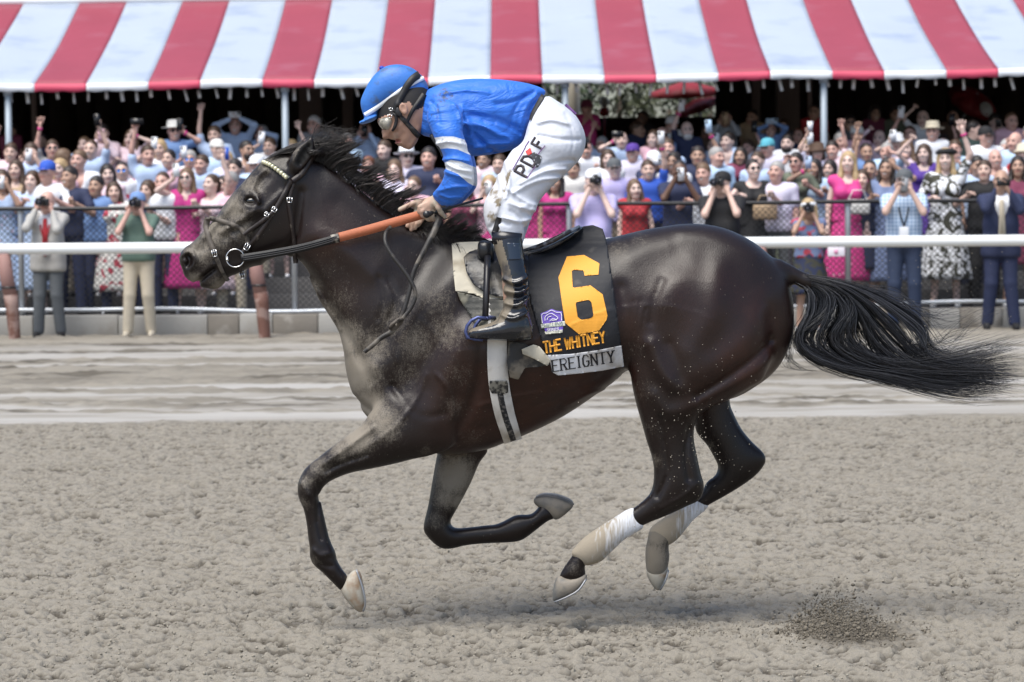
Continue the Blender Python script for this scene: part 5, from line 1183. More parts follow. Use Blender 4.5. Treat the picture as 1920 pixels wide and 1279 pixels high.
HF.part(TR, 0, [(600, 400, .44), (640, 470, .46), (720, 470, .42), (760, 600, .52), (680, 700, .62), (790, 480, .36), (860, 560, .56), (850, 750, .62), (960, 640, .78), (1080, 600, .82), (1130, 660, .84), (1300, 560, .84), (1400, 600, .82), (1300, 700, .72), (960, 500, .62), (1280, 460, .66), (1450, 600, .72)], blend=.0)
# head
HD = [(585, 298), (560, 284), (530, 285), (505, 294), (493, 301), (476, 318), (460, 337), (438, 361), (421, 383), (407, 405), (390, 424), (374, 441), (360, 455), (348, 463), (339, 474), (336, 487), (339, 498), (343, 509), (346, 518), (353, 525), (364, 531), (377, 536), (390, 541), (403, 543), (415, 538), (424, 527), (431, 519), (445, 514), (460, 506), (475, 500), (492, 497), (510, 491), (532, 482), (552, 466), (568, 440), (582, 400), (592, 350)]
HF.part(HD, 0, [(350, 490, .78), (400, 520, .5), (380, 460, .55), (430, 420, .58), (470, 390, .74), (440, 480, .5), (520, 430, .66), (500, 330, .62), (560, 330, .6), (560, 420, .6)], blend=.035)
# mouth corner and lips
HF.stroke([(368, 533), (378, 523), (392, 512), (404, 503)], .007, -.022, curve=True)
HF.stroke([(376, 519), (390, 507), (404, 497)], .010, .006)
HF.stroke([(380, 537), (398, 531), (412, 520)], .012, .006)
# nostrils
HF.stroke([(344, 478), (352, 472), (362, 474), (368, 484), (366, 496), (357, 502)], .007, .009)
HF.stroke([(354, 480), (358, 489), (355, 497)], .0105, -.026)
HF.stroke([(372, 470), (392, 464)], .013, -.006)
# facial crest, eye ridge, hollows, cheek
HF.stroke([(462, 362), (474, 358), (486, 366), (490, 378)], .010, .012)
HF.stroke([(452, 386), (466, 392), (482, 388)], .009, .006)
HF.stroke([(458, 377), (464, 368), (475, 366), (485, 372), (489, 380)], .006, .010)
HF.stroke([(459, 380), (468, 387), (479, 387), (487, 382)], .005, .006)
HF.stroke([(452, 392), (466, 398), (480, 395)], .005, .005)
HF.stroke([(466, 377), (477, 378)], .006, -.010)
HF.stroke([(488, 392), (462, 408), (436, 424), (418, 434)], .012, .011)
HF.stroke([(478, 412), (450, 428), (425, 446)], .014, -.008)
HF.stroke([(486, 350), (502, 332)], .014, -.009)
HF.stroke([(478, 350), (486, 330), (500, 318)], .010, .008)
HF.stroke([(500, 395), (516, 378), (532, 362)], .014, .008)
HF.stroke([(474, 478), (470, 452), (478, 428), (494, 408)], .012, -.008)
HF.stroke([(500, 488), (536, 474), (556, 444), (562, 400), (566, 360)], .016, -.012)
HF.stroke([(545, 340), (538, 320)], .016, .010)
HF.stroke([(430, 500), (462, 492), (490, 484)], .012, .006)
# nasal bone edge
HF.stroke([(452, 366), (425, 398), (396, 432), (372, 456)], .010, .006)
HF.stroke([(440, 400), (412, 430), (388, 456)], .012, -.006)
# neck and shoulder relief
HF.stroke([(556, 480), (590, 520), (630, 585), (668, 650), (700, 710)], .022, -.014)
HF.stroke([(600, 440), (650, 470), (700, 505)], .05, .012)
HF.stroke([(640, 380), (720, 440), (790, 480)], .040, -.008)
HF.stroke([(815, 480), (780, 530), (740, 590), (706, 650)], .040, -.009)
HF.stroke([(850, 500), (820, 545), (776, 615), (735, 680)], .05, .009)
HF.stroke([(880, 540), (860, 590), (820, 650), (775, 700)], .030, -.007)
HF.stroke([(730, 520), (745, 560), (730, 600)], .010, -.004); HF.stroke([(712, 520), (722, 560), (712, 596)], .010, -.004)
HF.stroke([(700, 690), (720, 730), (770, 770)], .04, .018)
HF.stroke([(870, 620), (850, 680), (830, 740), (815, 790)], .045, .018)
HF.stroke([(906, 640), (900, 700), (880, 760), (850, 810)], .022, -.016)
HF.stroke([(664, 748), (690, 762), (712, 778)], .014, -.010)
HF.stroke([(740, 720), (770, 760), (800, 775), (835, 770)], .014, -.010)
# ribs and belly
for k in range(7):
    x = 950 + 32 * k
    HF.stroke([(x + 8, 600), (x, 660), (x + 4, 720), (x + 22, 770 - 10 * k)], .012, .0012)
HF.stroke([(900, 800), (980, 770), (1060, 735), (1130, 700)], .02, -.006)
HF.stroke([(1160, 540), (1168, 580), (1172, 630), (1178, 680)], .030, -.016)
for q in ((1196, 560, 1186, 660), (1206, 575, 1194, 665), (1184, 560, 1180, 650)):
    HF.stroke([(q[0], q[1]), ((q[0] + q[2]) / 2 - 3, (q[1] + q[3]) / 2), (q[2], q[3])], .006, -.004, curve=True)
# ---- legs
NF, FF, NH, FH = -.135, .12, -.15, .14
P = [(760, 740), (720, 752), (696, 772), (676, 798), (637, 826), (598, 857), (579, 872), (566, 888), (558, 912), (560, 934), (568, 952), (574, 977), (578, 1010), (581, 1030), (581, 1044), (588, 1059), (605, 1074), (625, 1094), (640, 1108), (652, 1100), (652, 1082), (641, 1066), (632, 1050), (629, 1036), (618, 1010), (610, 977), (604, 950), (601, 926), (609, 911), (626, 899), (657, 887), (696, 879), (739, 870), (774, 861), (813, 852), (850, 830), (850, 760), (800, 735)]
HF.part(P, NF, [(800, 800, .62), (720, 830, .74), (640, 860, .8), (580, 910, .95), (590, 980, .85), (600, 1035, .95), (635, 1085, 1.0)], blend=.055)
HF.stroke([(700, 800), (650, 838), (608, 868)], .010, .010, Y=NF, side='near', ymin=-.09)
HF.stroke([(690, 850), (640, 868), (612, 882)], .008, -.010, Y=NF, side='near', ymin=-.09)
HF.stroke([(598, 930), (596, 975), (604, 1010)], .006, -.009, Y=NF, side='near', ymin=-.09)
HF.stroke([(568, 905), (578, 928)], .012, .009, Y=NF, side='near', ymin=-.09); HF.stroke([(600, 905), (594, 930)], .007, -.007, Y=NF, side='near', ymin=-.09)
HF.stroke([(590, 1030), (602, 1040), (620, 1034)], .010, .006, Y=NF, side='near', ymin=-.09); HF.stroke([(600, 1056), (622, 1060)], .007, -.006, Y=NF, side='near', ymin=-.09)
HF.stroke([(830, 960), (838, 985)], .008, -.008, Y=FF, side='far', ymin=-.2) if False else None
HF.stroke([(872, 1004), (920, 1001), (960, 1000)], .006, -.007, Y=FF)
for v in ([(560, 500), (600, 560), (636, 620)], [(800, 700), (780, 750), (740, 800), (690, 835)], [(900, 760), (950, 745), (1010, 735)], [(430, 440), (445, 460), (452, 480)], [(420, 420), (432, 448), (430, 470)], [(760, 560), (740, 620), (745, 680)], [(820, 700), (845, 735), (850, 780)], [(1240, 700), (1262, 740), (1255, 790)], [(1180, 740), (1120, 735), (1060, 760)]):
    HF.stroke(v, .008, .0045, Y=-.12, side='near')
P = [(830, 810), (820, 850), (811, 899), (803, 946), (796, 975), (794, 993), (801, 1006), (816, 1021), (831, 1029), (852, 1028), (872, 1023), (911, 1019), (958, 1017), (980, 1012), (1000, 998), (1026, 978), (1042, 970), (1036, 955), (1015, 940), (1008, 953), (995, 964), (978, 965), (964, 967), (934, 982), (911, 985), (866, 990), (850, 988), (845, 977), (853, 961), (868, 934), (884, 903), (899, 868), (915, 840), (880, 805)]
HF.part(P, FF, [(860, 850, .72), (830, 950, .85), (820, 1000, .95), (900, 1000, .85), (960, 990, .9), (1020, 960, 1.0)], blend=.045)
P = [(1175, 560), (1176, 620), (1180, 670), (1184, 715), (1192, 754), (1203, 793), (1213, 829), (1223, 860), (1226, 887), (1223, 915), (1213, 932), (1186, 954), (1141, 980), (1098, 1010), (1081, 1030), (1072, 1044), (1059, 1062), (1049, 1082), (1060, 1092), (1085, 1090), (1098, 1080), (1097, 1066), (1101, 1056), (1130, 1048), (1135, 1042), (1168, 1011), (1205, 986), (1250, 967), (1289, 949), (1308, 940), (1318, 926), (1320, 908), (1314, 887), (1306, 850), (1301, 822), (1303, 797), (1312, 778), (1335, 763), (1371, 748), (1407, 727), (1434, 705), (1440, 640), (1400, 560), (1300, 520)]
HF.part(P, NH, [(1300, 620, .62), (1260, 720, .62), (1260, 780, .66), (1265, 860, .62), (1270, 920, .66), (1230, 950, .72), (1150, 1010, .75), (1090, 1040, .9), (1070, 1070, 1.0)], yc=[(1300, 600, -.13), (1260, 760, -.145), (1270, 900, -.15), (1070, 1070, -.14)], blend=.05)
HF.stroke([(1238, 780), (1246, 840), (1250, 890), (1232, 930)], .009, -.010, Y=NH, side='near')
HF.stroke([(1290, 800), (1284, 850), (1290, 896)], .010, -.013, Y=NH, side='near')
HF.stroke([(1225, 740), (1250, 770), (1300, 760)], .03, .010, Y=NH, side='near')
HF.stroke([(1306, 905), (1280, 928), (1240, 952)], .008, .004, Y=NH, side='near')
HF.stroke([(1290, 935), (1250, 955), (1215, 972)], .006, -.003, Y=NH, side='near')
P = [(1290, 700), (1300, 770), (1305, 809), (1325, 834), (1340, 860), (1346, 875), (1341, 891), (1325, 904), (1313, 925), (1280, 950), (1240, 975), (1219, 993), (1214, 1012), (1210, 1032), (1211, 1062), (1216, 1078), (1232, 1090), (1248, 1075), (1255, 1048), (1254, 1028), (1256, 1018), (1274, 1001), (1297, 973), (1325, 950), (1360, 930), (1391, 911), (1418, 891), (1433, 872), (1436, 860), (1430, 847), (1411, 829), (1391, 805), (1375, 774), (1368, 750), (1365, 690)]
HF.part(P, FH, [(1340, 780, .62), (1380, 850, .6), (1400, 870, .66), (1330, 930, .72), (1240, 1000, .8), (1232, 1050, 1.0)], blend=.045)
# hindquarters
HF.stroke([(1240, 560), (1262, 520), (1290, 490)], .05, .010)
HF.stroke([(1215, 600), (1222, 560), (1236, 525)], .016, -.006)
HF.stroke([(1180, 480), (1215, 462), (1245, 455)], .04, .006)
HF.stroke([(1280, 440), (1340, 450), (1410, 480)], .04, .008)
HF.stroke([(1440, 634), (1410, 662), (1365, 694), (1300, 735)], .015, -.013)
HF.stroke([(1440, 668), (1405, 695), (1370, 716), (1320, 742)], .020, .007)
HF.stroke([(1425, 560), (1400, 620), (1350, 665), (1300, 690)], .05, .010)
HF.stroke([(1250, 640), (1270, 690), (1262, 730)], .02, -.006)
HF.stroke([(1340, 500), (1330, 580), (1290, 650)], .05, .012)
HF.stroke([(1215, 640), (1235, 690), (1260, 720)], .03, .016)
# dock of the tail
HF.capsule(W(1462, 505, 0), W(1512, 528, 0), .035, .026, .03)
HF.capsule(W(1512, 528, 0), W(1560, 548, 0), .026, .012, .02)
# ears
for sy in (-1, 1):
    E_ = [(548, 322), (541, 308), (546, 291), (558, 275), (572, 264), (585, 256), (590, 270), (589, 285), (583, 298), (573, 309), (560, 322)]
    HF.part(E_, sy * .062, .62, blend=.02)
    a = W(579, 275, 0); b = W(563, 306, 0)
    for t, r in ((0, .010), (.35, .016), (.7, .018), (1, .014)):
        c = a.lerp(b, t); HF.ellipsoid((c.x + .004, sy * .088, c.z), (r, .026, r * 1.4), k=.006, cut=True)
HH = HF.heightmap()
HHf = np.nan_to_num(fill_nan(HH, 14), nan=-.02)
def near_y(x, z):                        # near flank surface of the horse
    i = np.clip((np.asarray(x) - HF.lo[0]) / HF.h, 0, HF.n[0] - 1.001); k = np.clip((np.asarray(z) - HF.lo[2]) / HF.h, 0, HF.n[2] - 1.001)
    i0 = i.astype(int); k0 = k.astype(int); fi = i - i0; fk = k - k0
    H = HHf
    v = (H[i0, k0] * (1 - fi) * (1 - fk) + H[i0 + 1, k0] * fi * (1 - fk) + H[i0, k0 + 1] * (1 - fi) * fk + H[i0 + 1, k0 + 1] * fi * fk)
    return v
V_, Q_ = HF.mesh(3)
horse_me = mesh_from('racehorse', V_, Q_)
# dirt thrown up by the track: painted as a coat of real dust where it sits
def paint(V, blobs, Yp=-.1):
    out = np.zeros(len(V))
    for px, py, r, a in blobs:
        c = at(px, py, Yp); R = r / 500
        out = np.maximum(out, a * np.exp(-((V[:, 0] - c[0]) ** 2 + (V[:, 2] - c[2]) ** 2) / R ** 2))
    return out
dust = paint(V_, [(400, 430, 45, .62), (370, 470, 35, .6), (440, 390, 40, .62), (470, 350, 32, .55), (410, 540, 22, .75), (360, 525, 18, .65), (500, 305, 30, .5), (560, 285, 20, .6), (455, 430, 30, .5), (350, 470, 15, .5),
                 (610, 590, 30, .6), (640, 640, 45, .85), (665, 700, 50, .95), (690, 760, 40, .9), (700, 650, 40, .52), (740, 600, 46, .36), (780, 640, 46, .42), (840, 620, 42, .42), (820, 560, 46, .34), (860, 700, 34, .28), (640, 560, 40, .3), (760, 700, 40, .3), (620, 500, 40, .2), (585, 540, 22, .5),
                 (670, 810, 40, .9), (640, 835, 30, .6), (720, 790, 40, .65), (600, 870, 30, .45), (575, 900, 22, .45), (570, 940, 18, .4), (850, 900, 45, .95), (835, 940, 28, .7), (860, 950, 18, .9), (815, 985, 24, .4),
                 (1160, 470, 30, .3), (1200, 450, 30, .25), (1240, 560, 25, .22), (1225, 540, 20, .25), (1190, 650, 25, .2), (1200, 730, 30, .22), (1215, 800, 26, .2), (1228, 860, 16, .35), (1330, 850, 25, .35), (1345, 880, 16, .4), (1225, 1060, 40, 1.0), (1235, 1010, 30, 1.0), (1240, 1095, 40, 1.0),
                 (590, 1050, 16, .4), (850, 760, 30, .3), (800, 845, 20, .3), (885, 820, 30, .25), (1075, 1060, 18, .35)])
clean = paint(V_, [(471, 377, 17, .9), (572, 292, 16, .95), (580, 275, 12, .95), (357, 489, 12, .8), (515, 345, 22, .5), (520, 430, 40, .7)]); dust = dust * (1 - clean)
brown = paint(V_, [(960, 740, 130, .9), (1080, 690, 110, .9), (1400, 690, 90, .75), (1340, 720, 70, .6), (1280, 600, 140, .35), (880, 800, 60, .6), (620, 450, 60, .45), (900, 700, 60, .7), (1160, 600, 70, .5), (1440, 600, 60, .5), (650, 540, 60, .2)])
for nm, arr in (('dust', dust), ('brown', brown)):
    a = horse_me.attributes.new(nm, 'FLOAT', 'POINT'); a.data.foreach_set('value', arr.astype(np.float32))
def coat_material():
    m = bpy.data.materials.new('horse_coat'); m.use_nodes = True; t = m.node_tree; p = t.nodes['Principled BSDF']
    N = t.nodes.new; L = t.links.new
    tc = N('ShaderNodeTexCoord')
    def noise(sc, det=5, rough=.6, vec=None):
        n = N('ShaderNodeTexNoise'); n.inputs['Scale'].default_value = sc; n.inputs['Detail'].default_value = det; n.inputs['Roughness'].default_value = rough
        L(vec or tc.outputs['Object'], n.inputs['Vector']); return n.outputs['Fac']
    def mix(a, b, f):
        x = N('ShaderNodeMix'); x.data_type = 'RGBA'
        if isinstance(f, float): x.inputs['Factor'].default_value = f
        else: L(f, x.inputs['Factor'])
        for v, k in ((a, 'A'), (b, 'B')):
            if isinstance(v, tuple): x.inputs[k].default_value = (*v, 1)
            else: L(v, x.inputs[k])
        return x.outputs['Result']
    def math_(op, a, b=None, c=None):
        x = N('ShaderNodeMath'); x.operation = op
        for i, v in enumerate((a, b, c)):
            if v is None: continue
            if isinstance(v, (int, float)): x.inputs[i].default_value = v
            else: L(v, x.inputs[i])
        return x.outputs[0]
    ad = N('ShaderNodeAttribute'); ad.attribute_name = 'dust'
    ab = N('ShaderNodeAttribute'); ab.attribute_name = 'brown'
    mp = N('ShaderNodeMapping'); mp.inputs['Scale'].default_value = (1, 1, .35); mp.inputs['Rotation'].default_value = (0, .6, 0); L(tc.outputs['Object'], mp.inputs[0])
    base = mix((.0052, .0040, .0040), (.085, .028, .015), math_('MULTIPLY', math_('MULTIPLY', ab.outputs['Fac'], 1.5), noise(3, 3)))
    base = mix(base, (.013, .0070, .0060), noise(14, 4))
    # dust threshold by noise
    n1 = noise(60, 9, .8); n2 = noise(120, 4, .7, mp.outputs[0])
    nn = math_('ADD', math_('ADD', math_('MULTIPLY', n1, .45), math_('MULTIPLY', n2, .25)), math_('MULTIPLY', noise(240, 3, .7), .30))
    d = math_('ADD', math_('MULTIPLY', ad.outputs['Fac'], 1.36), math_('MULTIPLY', math_('SUBTRACT', nn, .5), 2.3))
    mr = N('ShaderNodeMapRange'); mr.interpolation_type = 'SMOOTHSTEP'; mr.inputs['From Min'].default_value = .2; mr.inputs['From Max'].default_value = 1.12; L(d, mr.inputs['Value'])
    dm = math_('MULTIPLY', mr.outputs[0], .78)
    # sparse specks of dirt everywhere
    vo = N('ShaderNodeTexVoronoi'); vo.inputs['Scale'].default_value = 55; L(tc.outputs['Object'], vo.inputs['Vector'])
    sp = math_('LESS_THAN', vo.outputs['Distance'], .075)
    sp = math_('MULTIPLY', sp, math_('GREATER_THAN', noise(9, 2), .52))
    dm = math_('MAXIMUM', dm, math_('MULTIPLY', sp, .55))
    col = mix(base, mix((.22, .185, .14), (.33, .30, .25), noise(7, 3)), dm)
    L(col, p.inputs['Base Color'])
    L(math_('ADD', math_('MULTIPLY', dm, .40), math_('ADD', .27, math_('MULTIPLY', noise(60, 5), .16))), p.inputs['Roughness'])
    p.inputs['Specular IOR Level'].default_value = .36
    bp = N('ShaderNodeBump'); bp.inputs['Distance'].default_value = .0016; bp.inputs['Strength'].default_value = .8
    hsum = math_('ADD', math_('MULTIPLY', noise(14, 3), .4), math_('MULTIPLY', noise(260, 3, .6, mp.outputs[0]), .6))
    L(hsum, bp.inputs['Height']); L(bp.outputs[0], p.inputs['Normal'])
    return m
MAT_COAT = coat_material()
HORSE = link('racehorse', horse_me, [MAT_COAT, mat('ear_inside', (.004, .0035, .0035), .8)])
_n = len(horse_me.polygons); _c = np.zeros(_n * 3); horse_me.polygons.foreach_get('center', _c); _c = _c.reshape(-1, 3); _d = _c - CAM; _t = _d @ CF
_px, _py = 960 + 6000 * (_d @ CX) / _t, 639.5 - 6000 * (_d @ CU) / _t
_e = np.array([(582, 260), (570, 270), (560, 282), (553, 296), (550, 310), (556, 314), (570, 305), (580, 294), (586, 282), (587, 268)], float)
_mi = np.zeros(_n, np.int32); _mi[(poly_sd(_e, _px, _py) > 0) & (_c[:, 1] < -.03)] = 1; horse_me.polygons.foreach_set('material_index', _mi)
tag(HORSE, 'dark bay racehorse in full gallop with dusty face and chest, carrying the rider', 'horse')
# ------------------------------------------------------------------ surface-hugging helpers
def drape(px, py, off=0.0, yfun=None):
    px = np.asarray(px, float); py = np.asarray(py, float); y = np.full(px.shape, -.1)
    f = yfun or near_y
    for k in range(4):
        d = ray(px, py); t = (y - CAM[1]) / d[..., 1]; p = CAM + d * t[..., None]
        y = f(p[..., 0], p[..., 2]) - off
    d = ray(px, py); t = (y - CAM[1]) / d[..., 1]
    return CAM + d * t[..., None]
def ribbon(pts, w, off=.006, th=.004, mb=None, mi=0, yfun=None, n=6, side=1, smooth=3, ys=None):
    """strap of width w px lying on the near flank along a pixel polyline"""
    P = catmull(pts, False, n) if len(pts) > 2 else np.linspace(pts[0], pts[1], n * 2)
    d = np.gradient(P, axis=0); d /= np.linalg.norm(d, axis=1)[:, None] + 1e-9
    nr = np.stack([-d[:, 1], d[:, 0]], 1)
    ww = (np.interp(np.linspace(0, 1, len(P)), np.linspace(0, 1, len(w)), w) if isinstance(w, (list, tuple)) else np.full(len(P), w))[:, None] / 2
    if ys is not None:
        Yv = np.interp(np.linspace(0, 1, len(P)), np.linspace(0, 1, len(ys)), ys)
        A = np.array([at(p[0], p[1], y) for p, y in zip(P + nr * ww, Yv)]); B = np.array([at(p[0], p[1], y) for p, y in zip(P - nr * ww, Yv)])
    else:
        A = drape(*(P + nr * ww).T, off, yfun); B = drape(*(P - nr * ww).T, off, yfun); C = drape(*P.T, off, yfun)
        for q in (A, B): q[:, 1] = .35 * q[:, 1] + .65 * C[:, 1]
        for k in range(smooth):
            for q in (A, B): q[1:-1, 1] = .5 * q[1:-1, 1] + .25 * (q[2:, 1] + q[:-2, 1])
    mb = mb if mb is not None else MB()
    for sgn in (side,):
        a, b = A.copy(), B.copy()
        if sgn < 0: a[:, 1] *= -1; b[:, 1] *= -1
        off_ = np.array([0, th * sgn, 0])
        V = np.concatenate([a, b, b + off_, a + off_]); m = len(P)
        F = []
        for i in range(m - 1):
            for s0, s1 in ((0, 1), (1, 2), (2, 3), (3, 0)):
                q = (s0 * m + i, s0 * m + i + 1, s1 * m + i + 1, s1 * m + i)
                F.append(q if sgn < 0 else q[::-1])
        F += [(0, m, 2 * m, 3 * m), (m - 1, 4 * m - 1, 3 * m - 1, 2 * m - 1)]
        mb.add(V, F, mi)
    return mb
def sheet(poly, off=.008, th=.004, step=4.0, side=1, yfun=None, wob=0.0, mb=None):
    """cloth with the outline poly (photo pixels) lying on the flank: gridded, with thickness"""
    P = np.array(poly, float); lo = P.min(0) - step; hi = P.max(0) + step
    X, Yp = np.meshgrid(np.arange(lo[0], hi[0], step), np.arange(lo[1], hi[1], step), indexing='ij')
    d = poly_sd(P, X, Yp)
    sx_, sy_ = snap(P, X, Yp)            # nodes next to the outline move onto it
    near = d < step * .3
    keep = d > step * .05
    cell = keep[:-1, :-1] | keep[1:, :-1] | keep[:-1, 1:] | keep[1:, 1:]
    X = np.where(near, sx_, X); Yp = np.where(near, sy_, Yp)
    Q = drape(X.ravel(), Yp.ravel(), off, yfun).reshape(*X.shape, 3)
    if wob:
        Q[..., 1] += wob * np.sin(X * .09 + 1.3 * np.sin(Yp * .05)) * np.sin(Yp * .06 + X * .03)
    idx = np.full(X.shape, -1); used = np.zeros(X.shape, bool)
    I, J = np.nonzero(cell)
    for di in (0, 1):
        for dj in (0, 1): used[I + di, J + dj] = True
    idx[used] = np.arange(used.sum()); V = Q[used]; n = len(V)
    F = [(idx[i, j], idx[i, j + 1], idx[i + 1, j + 1], idx[i + 1, j]) for i, j in zip(I, J)]
    F = [f[::-1] for f in F]
    from collections import Counter
    ed = Counter()
    for f in F:
        for a, b in zip(f, f[1:] + f[:1]): ed[(a, b)] += 1
    rim = [e for e in ed if (e[1], e[0]) not in ed]
    mb = mb if mb is not None else MB()
    for sgn in (side,):
        v1 = V.copy(); v2 = V + [0, th, 0]
        if sgn < 0: v1[:, 1] *= -1; v2[:, 1] *= -1
        FF_ = [f for f in F] + [tuple(i + n for i in f[::-1]) for f in F] + [(b, a, a + n, b + n) for a, b in rim]
        if sgn < 0: FF_ = [f[::-1] for f in FF_]
        mb.add(np.concatenate([v1, v2]), FF_)
    return mb
def solid(name, parts, mats, parent=None, h=.004, relax_it=3, extra=None, lo=None, hi=None, hy=None):
    """one smooth solid from side outlines: parts = [(pts, Y, k, yc, blend)]"""
    los, his = [], []
    for p in parts:
        q = xz(p[0], p[1]); los.append(q.min(0)); his.append(q.max(0))
    lo2 = np.min(los, 0) - .05; hi2 = np.max(his, 0) + .05
    ys = [c[2] for p in parts for c in (p[3] if isinstance(p[3], list) else [(0, 0, p[1])])] + [p[1] for p in parts]
    f = Field((lo2[0], (min(ys) - .17) if lo is None else lo, lo2[1]), (hi2[0], (max(ys) + .17) if hi is None else hi, hi2[1]), h, hy or h)
    for p in parts: f.part(p[0], p[1], p[2], p[3], blend=p[4])
    if extra: extra(f)
    V, Q = f.mesh(relax_it)
    return link(name, mesh_from(name, V, Q), mats, parent), f
def strands(name, L, r, m, parent=None, taper=.25, n=3):
    """hair: L = array (strands, points, 3); thin tapered tubes in one mesh"""
    L = np.asarray(L, float); N, K, _ = L.shape
    T = np.gradient(L, axis=1); T /= np.linalg.norm(T, axis=2)[..., None] + 1e-9
    ref = np.array([.3, 1, .2]); A = np.cross(T, ref); A /= np.linalg.norm(A, axis=2)[..., None] + 1e-9
    B = np.cross(T, A)
    rr = (np.asarray(r).reshape(-1, 1) * (taper + (1 - taper) * np.sin(np.linspace(.45, np.pi * .98, K)))[None])[..., None]
    V = np.stack([L + rr * (A * math.cos(2 * math.pi * k / n) + B * math.sin(2 * math.pi * k / n)) for k in range(n)], 2)
    ids = np.arange(N * K * n).reshape(N, K, n)
    Fq = np.concatenate([np.stack([ids[:, :-1, k], ids[:, :-1, (k + 1) % n], ids[:, 1:, (k + 1) % n], ids[:, 1:, k]], -1).reshape(-1, 4) for k in range(n)])
    me = mesh_from(name, V.reshape(-1, 3), Fq)
    tn = np.repeat(np.random.default_rng(N).uniform(0, 1, N), K * n).astype(np.float32)
    q = me.attributes.new('tone', 'FLOAT', 'POINT'); q.data.foreach_set('value', tn)
    return link(name, me, m, parent)

# ------------------------------------------------------------------ horse: hooves, bandages, eyes, mane, tail
M_hoof = mat('hoof_horn', (.12, .12, .115), .55, var=.3, vs=30, c2=(.24, .21, .17), c2lo=.45, c2hi=.62, c2s=14, bump=.001, bs=150)
M_hoofp = mat('hoof_pale_horn', (.27, .18, .11), .5, var=.25, vs=25, c2=(.40, .37, .31), c2lo=.38, c2hi=.55, c2s=18, bump=.001, bs=150)
M_shoe = mat('aluminium_shoe', (.32, .33, .35), .5, .7)
M_band = mat('bandage', (.66, .68, .72), .85, bump=.0015, bs=220)
t_ = M_band.node_tree; a_ = t_.nodes.new('ShaderNodeAttribute'); a_.attribute_name = 'dirt'; x_ = t_.nodes.new('ShaderNodeTexNoise'); x_.inputs['Scale'].default_value = 44; x_.inputs['Detail'].default_value = 6
tc_ = t_.nodes.new('ShaderNodeTexCoord'); mp_ = t_.nodes.new('ShaderNodeMapping'); mp_.inputs['Rotation'].default_value = (0, -.95, 0); mp_.inputs['Scale'].default_value = (3.2, 1, .35); t_.links.new(tc_.outputs['Object'], mp_.inputs[0]); t_.links.new(mp_.outputs[0], x_.inputs['Vector'])
s_ = t_.nodes.new('ShaderNodeMath'); s_.operation = 'MULTIPLY_ADD'; s_.inputs[1].default_value = 1.3; t_.links.new(x_.outputs['Fac'], s_.inputs[0]); t_.links.new(a_.outputs['Fac'], s_.inputs[2])
r_ = t_.nodes.new('ShaderNodeMapRange'); r_.inputs['From Min'].default_value = .50; r_.inputs['From Max'].default_value = 1.0; t_.links.new(s_.outputs[0], r_.inputs['Value'])
m_ = t_.nodes.new('ShaderNodeMix'); m_.data_type = 'RGBA'; m_.inputs['A'].default_value = (.66, .68, .72, 1); m_.inputs['B'].default_value = (.33, .285, .22, 1); t_.links.new(r_.outputs[0], m_.inputs['Factor']); t_.links.new(m_.outputs['Result'], t_.nodes['Principled BSDF'].inputs['Base Color'])
def dirtb(o, fn):
    n = len(o.data.vertices); C = np.zeros(n * 3); o.data.vertices.foreach_get('co', C); C = C.reshape(-1, 3); d = C - CAM; t = d @ CF
    q = o.data.attributes.new('dirt', 'FLOAT', 'POINT'); q.data.foreach_set('value', np.clip(fn(960 + 6000 * (d @ CX) / t, 639.5 - 6000 * (d @ CU) / t), -.1, .6).astype(np.float32))
M_eye = mat('horse_eye', (.004, .003, .003), .03, coat=1)
hoofs = [([(638, 1104), (652, 1080), (664, 1069), (675, 1072), (682, 1098), (686, 1126), (683, 1142), (676, 1148), (664, 1142), (650, 1126)], NF, .95, M_hoofp),
         ([(1003, 946), (1002, 934), (1016, 928), (1044, 929), (1066, 937), (1075, 948), (1064, 961), (1042, 975), (1024, 960)], FF, .95, M_hoof),
         ([(1046, 1080), (1070, 1084), (1098, 1076), (1099, 1088), (1083, 1108), (1063, 1120), (1040, 1128), (1036, 1118), (1038, 1100)], NH, .95, M_hoof),
         ([(1212, 1068), (1230, 1064), (1250, 1062), (1253, 1072), (1246, 1090), (1236, 1107), (1226, 1102), (1216, 1086)], FH, 1.1, M_hoofp)]
sole = [[(668, 1068), (679, 1100), (685, 1130), (681, 1146)], [(1006, 932), (1020, 926), (1045, 928), (1068, 937), (1075, 946)], [(1099, 1086), (1084, 1107), (1062, 1120), (1040, 1129)], [(1253, 1070), (1247, 1090), (1238, 1106)]]
for (pts, Y, k, m), sl in zip(hoofs, sole):
    o, f = solid('hoof', [(pts, Y, k, None, 0)], m, HORSE, .004)
    mb = MB(); c = catmull(sl, False, 4)
    for s in (-1, 1):
        mb.tube([Vector(at(a, b, Y + s * .035 * math.sin(math.pi * (.15 + .7 * i / len(c))))) for i, (a, b) in enumerate(c)], .0038, 6)
    mb.build('horseshoe', M_shoe, o, True)
Bn = [(1184, 952), (1196, 966), (1207, 988), (1190, 1000), (1168, 1014), (1137, 1044), (1128, 1052), (1112, 1058), (1097, 1060), (1082, 1050), (1071, 1038), (1080, 1024), (1100, 1004), (1143, 976)]
ob, _ = solid('leg_bandage', [(Bn, NH, .85, None, 0)], M_band, HORSE, .005); dirtb(ob, lambda x, y: (1160 - x) / 110 + .06)
Bf = [(1312, 932), (1328, 950), (1299, 976), (1276, 1005), (1258, 1020), (1240, 1024), (1222, 1018), (1217, 1000), (1222, 988), (1240, 974), (1275, 953)]
ob, _ = solid('leg_bandage', [(Bf, FH, .9, None, 0)], M_band, HORSE, .005); dirtb(ob, lambda x, y: (1290 - x) / 70 + .06)
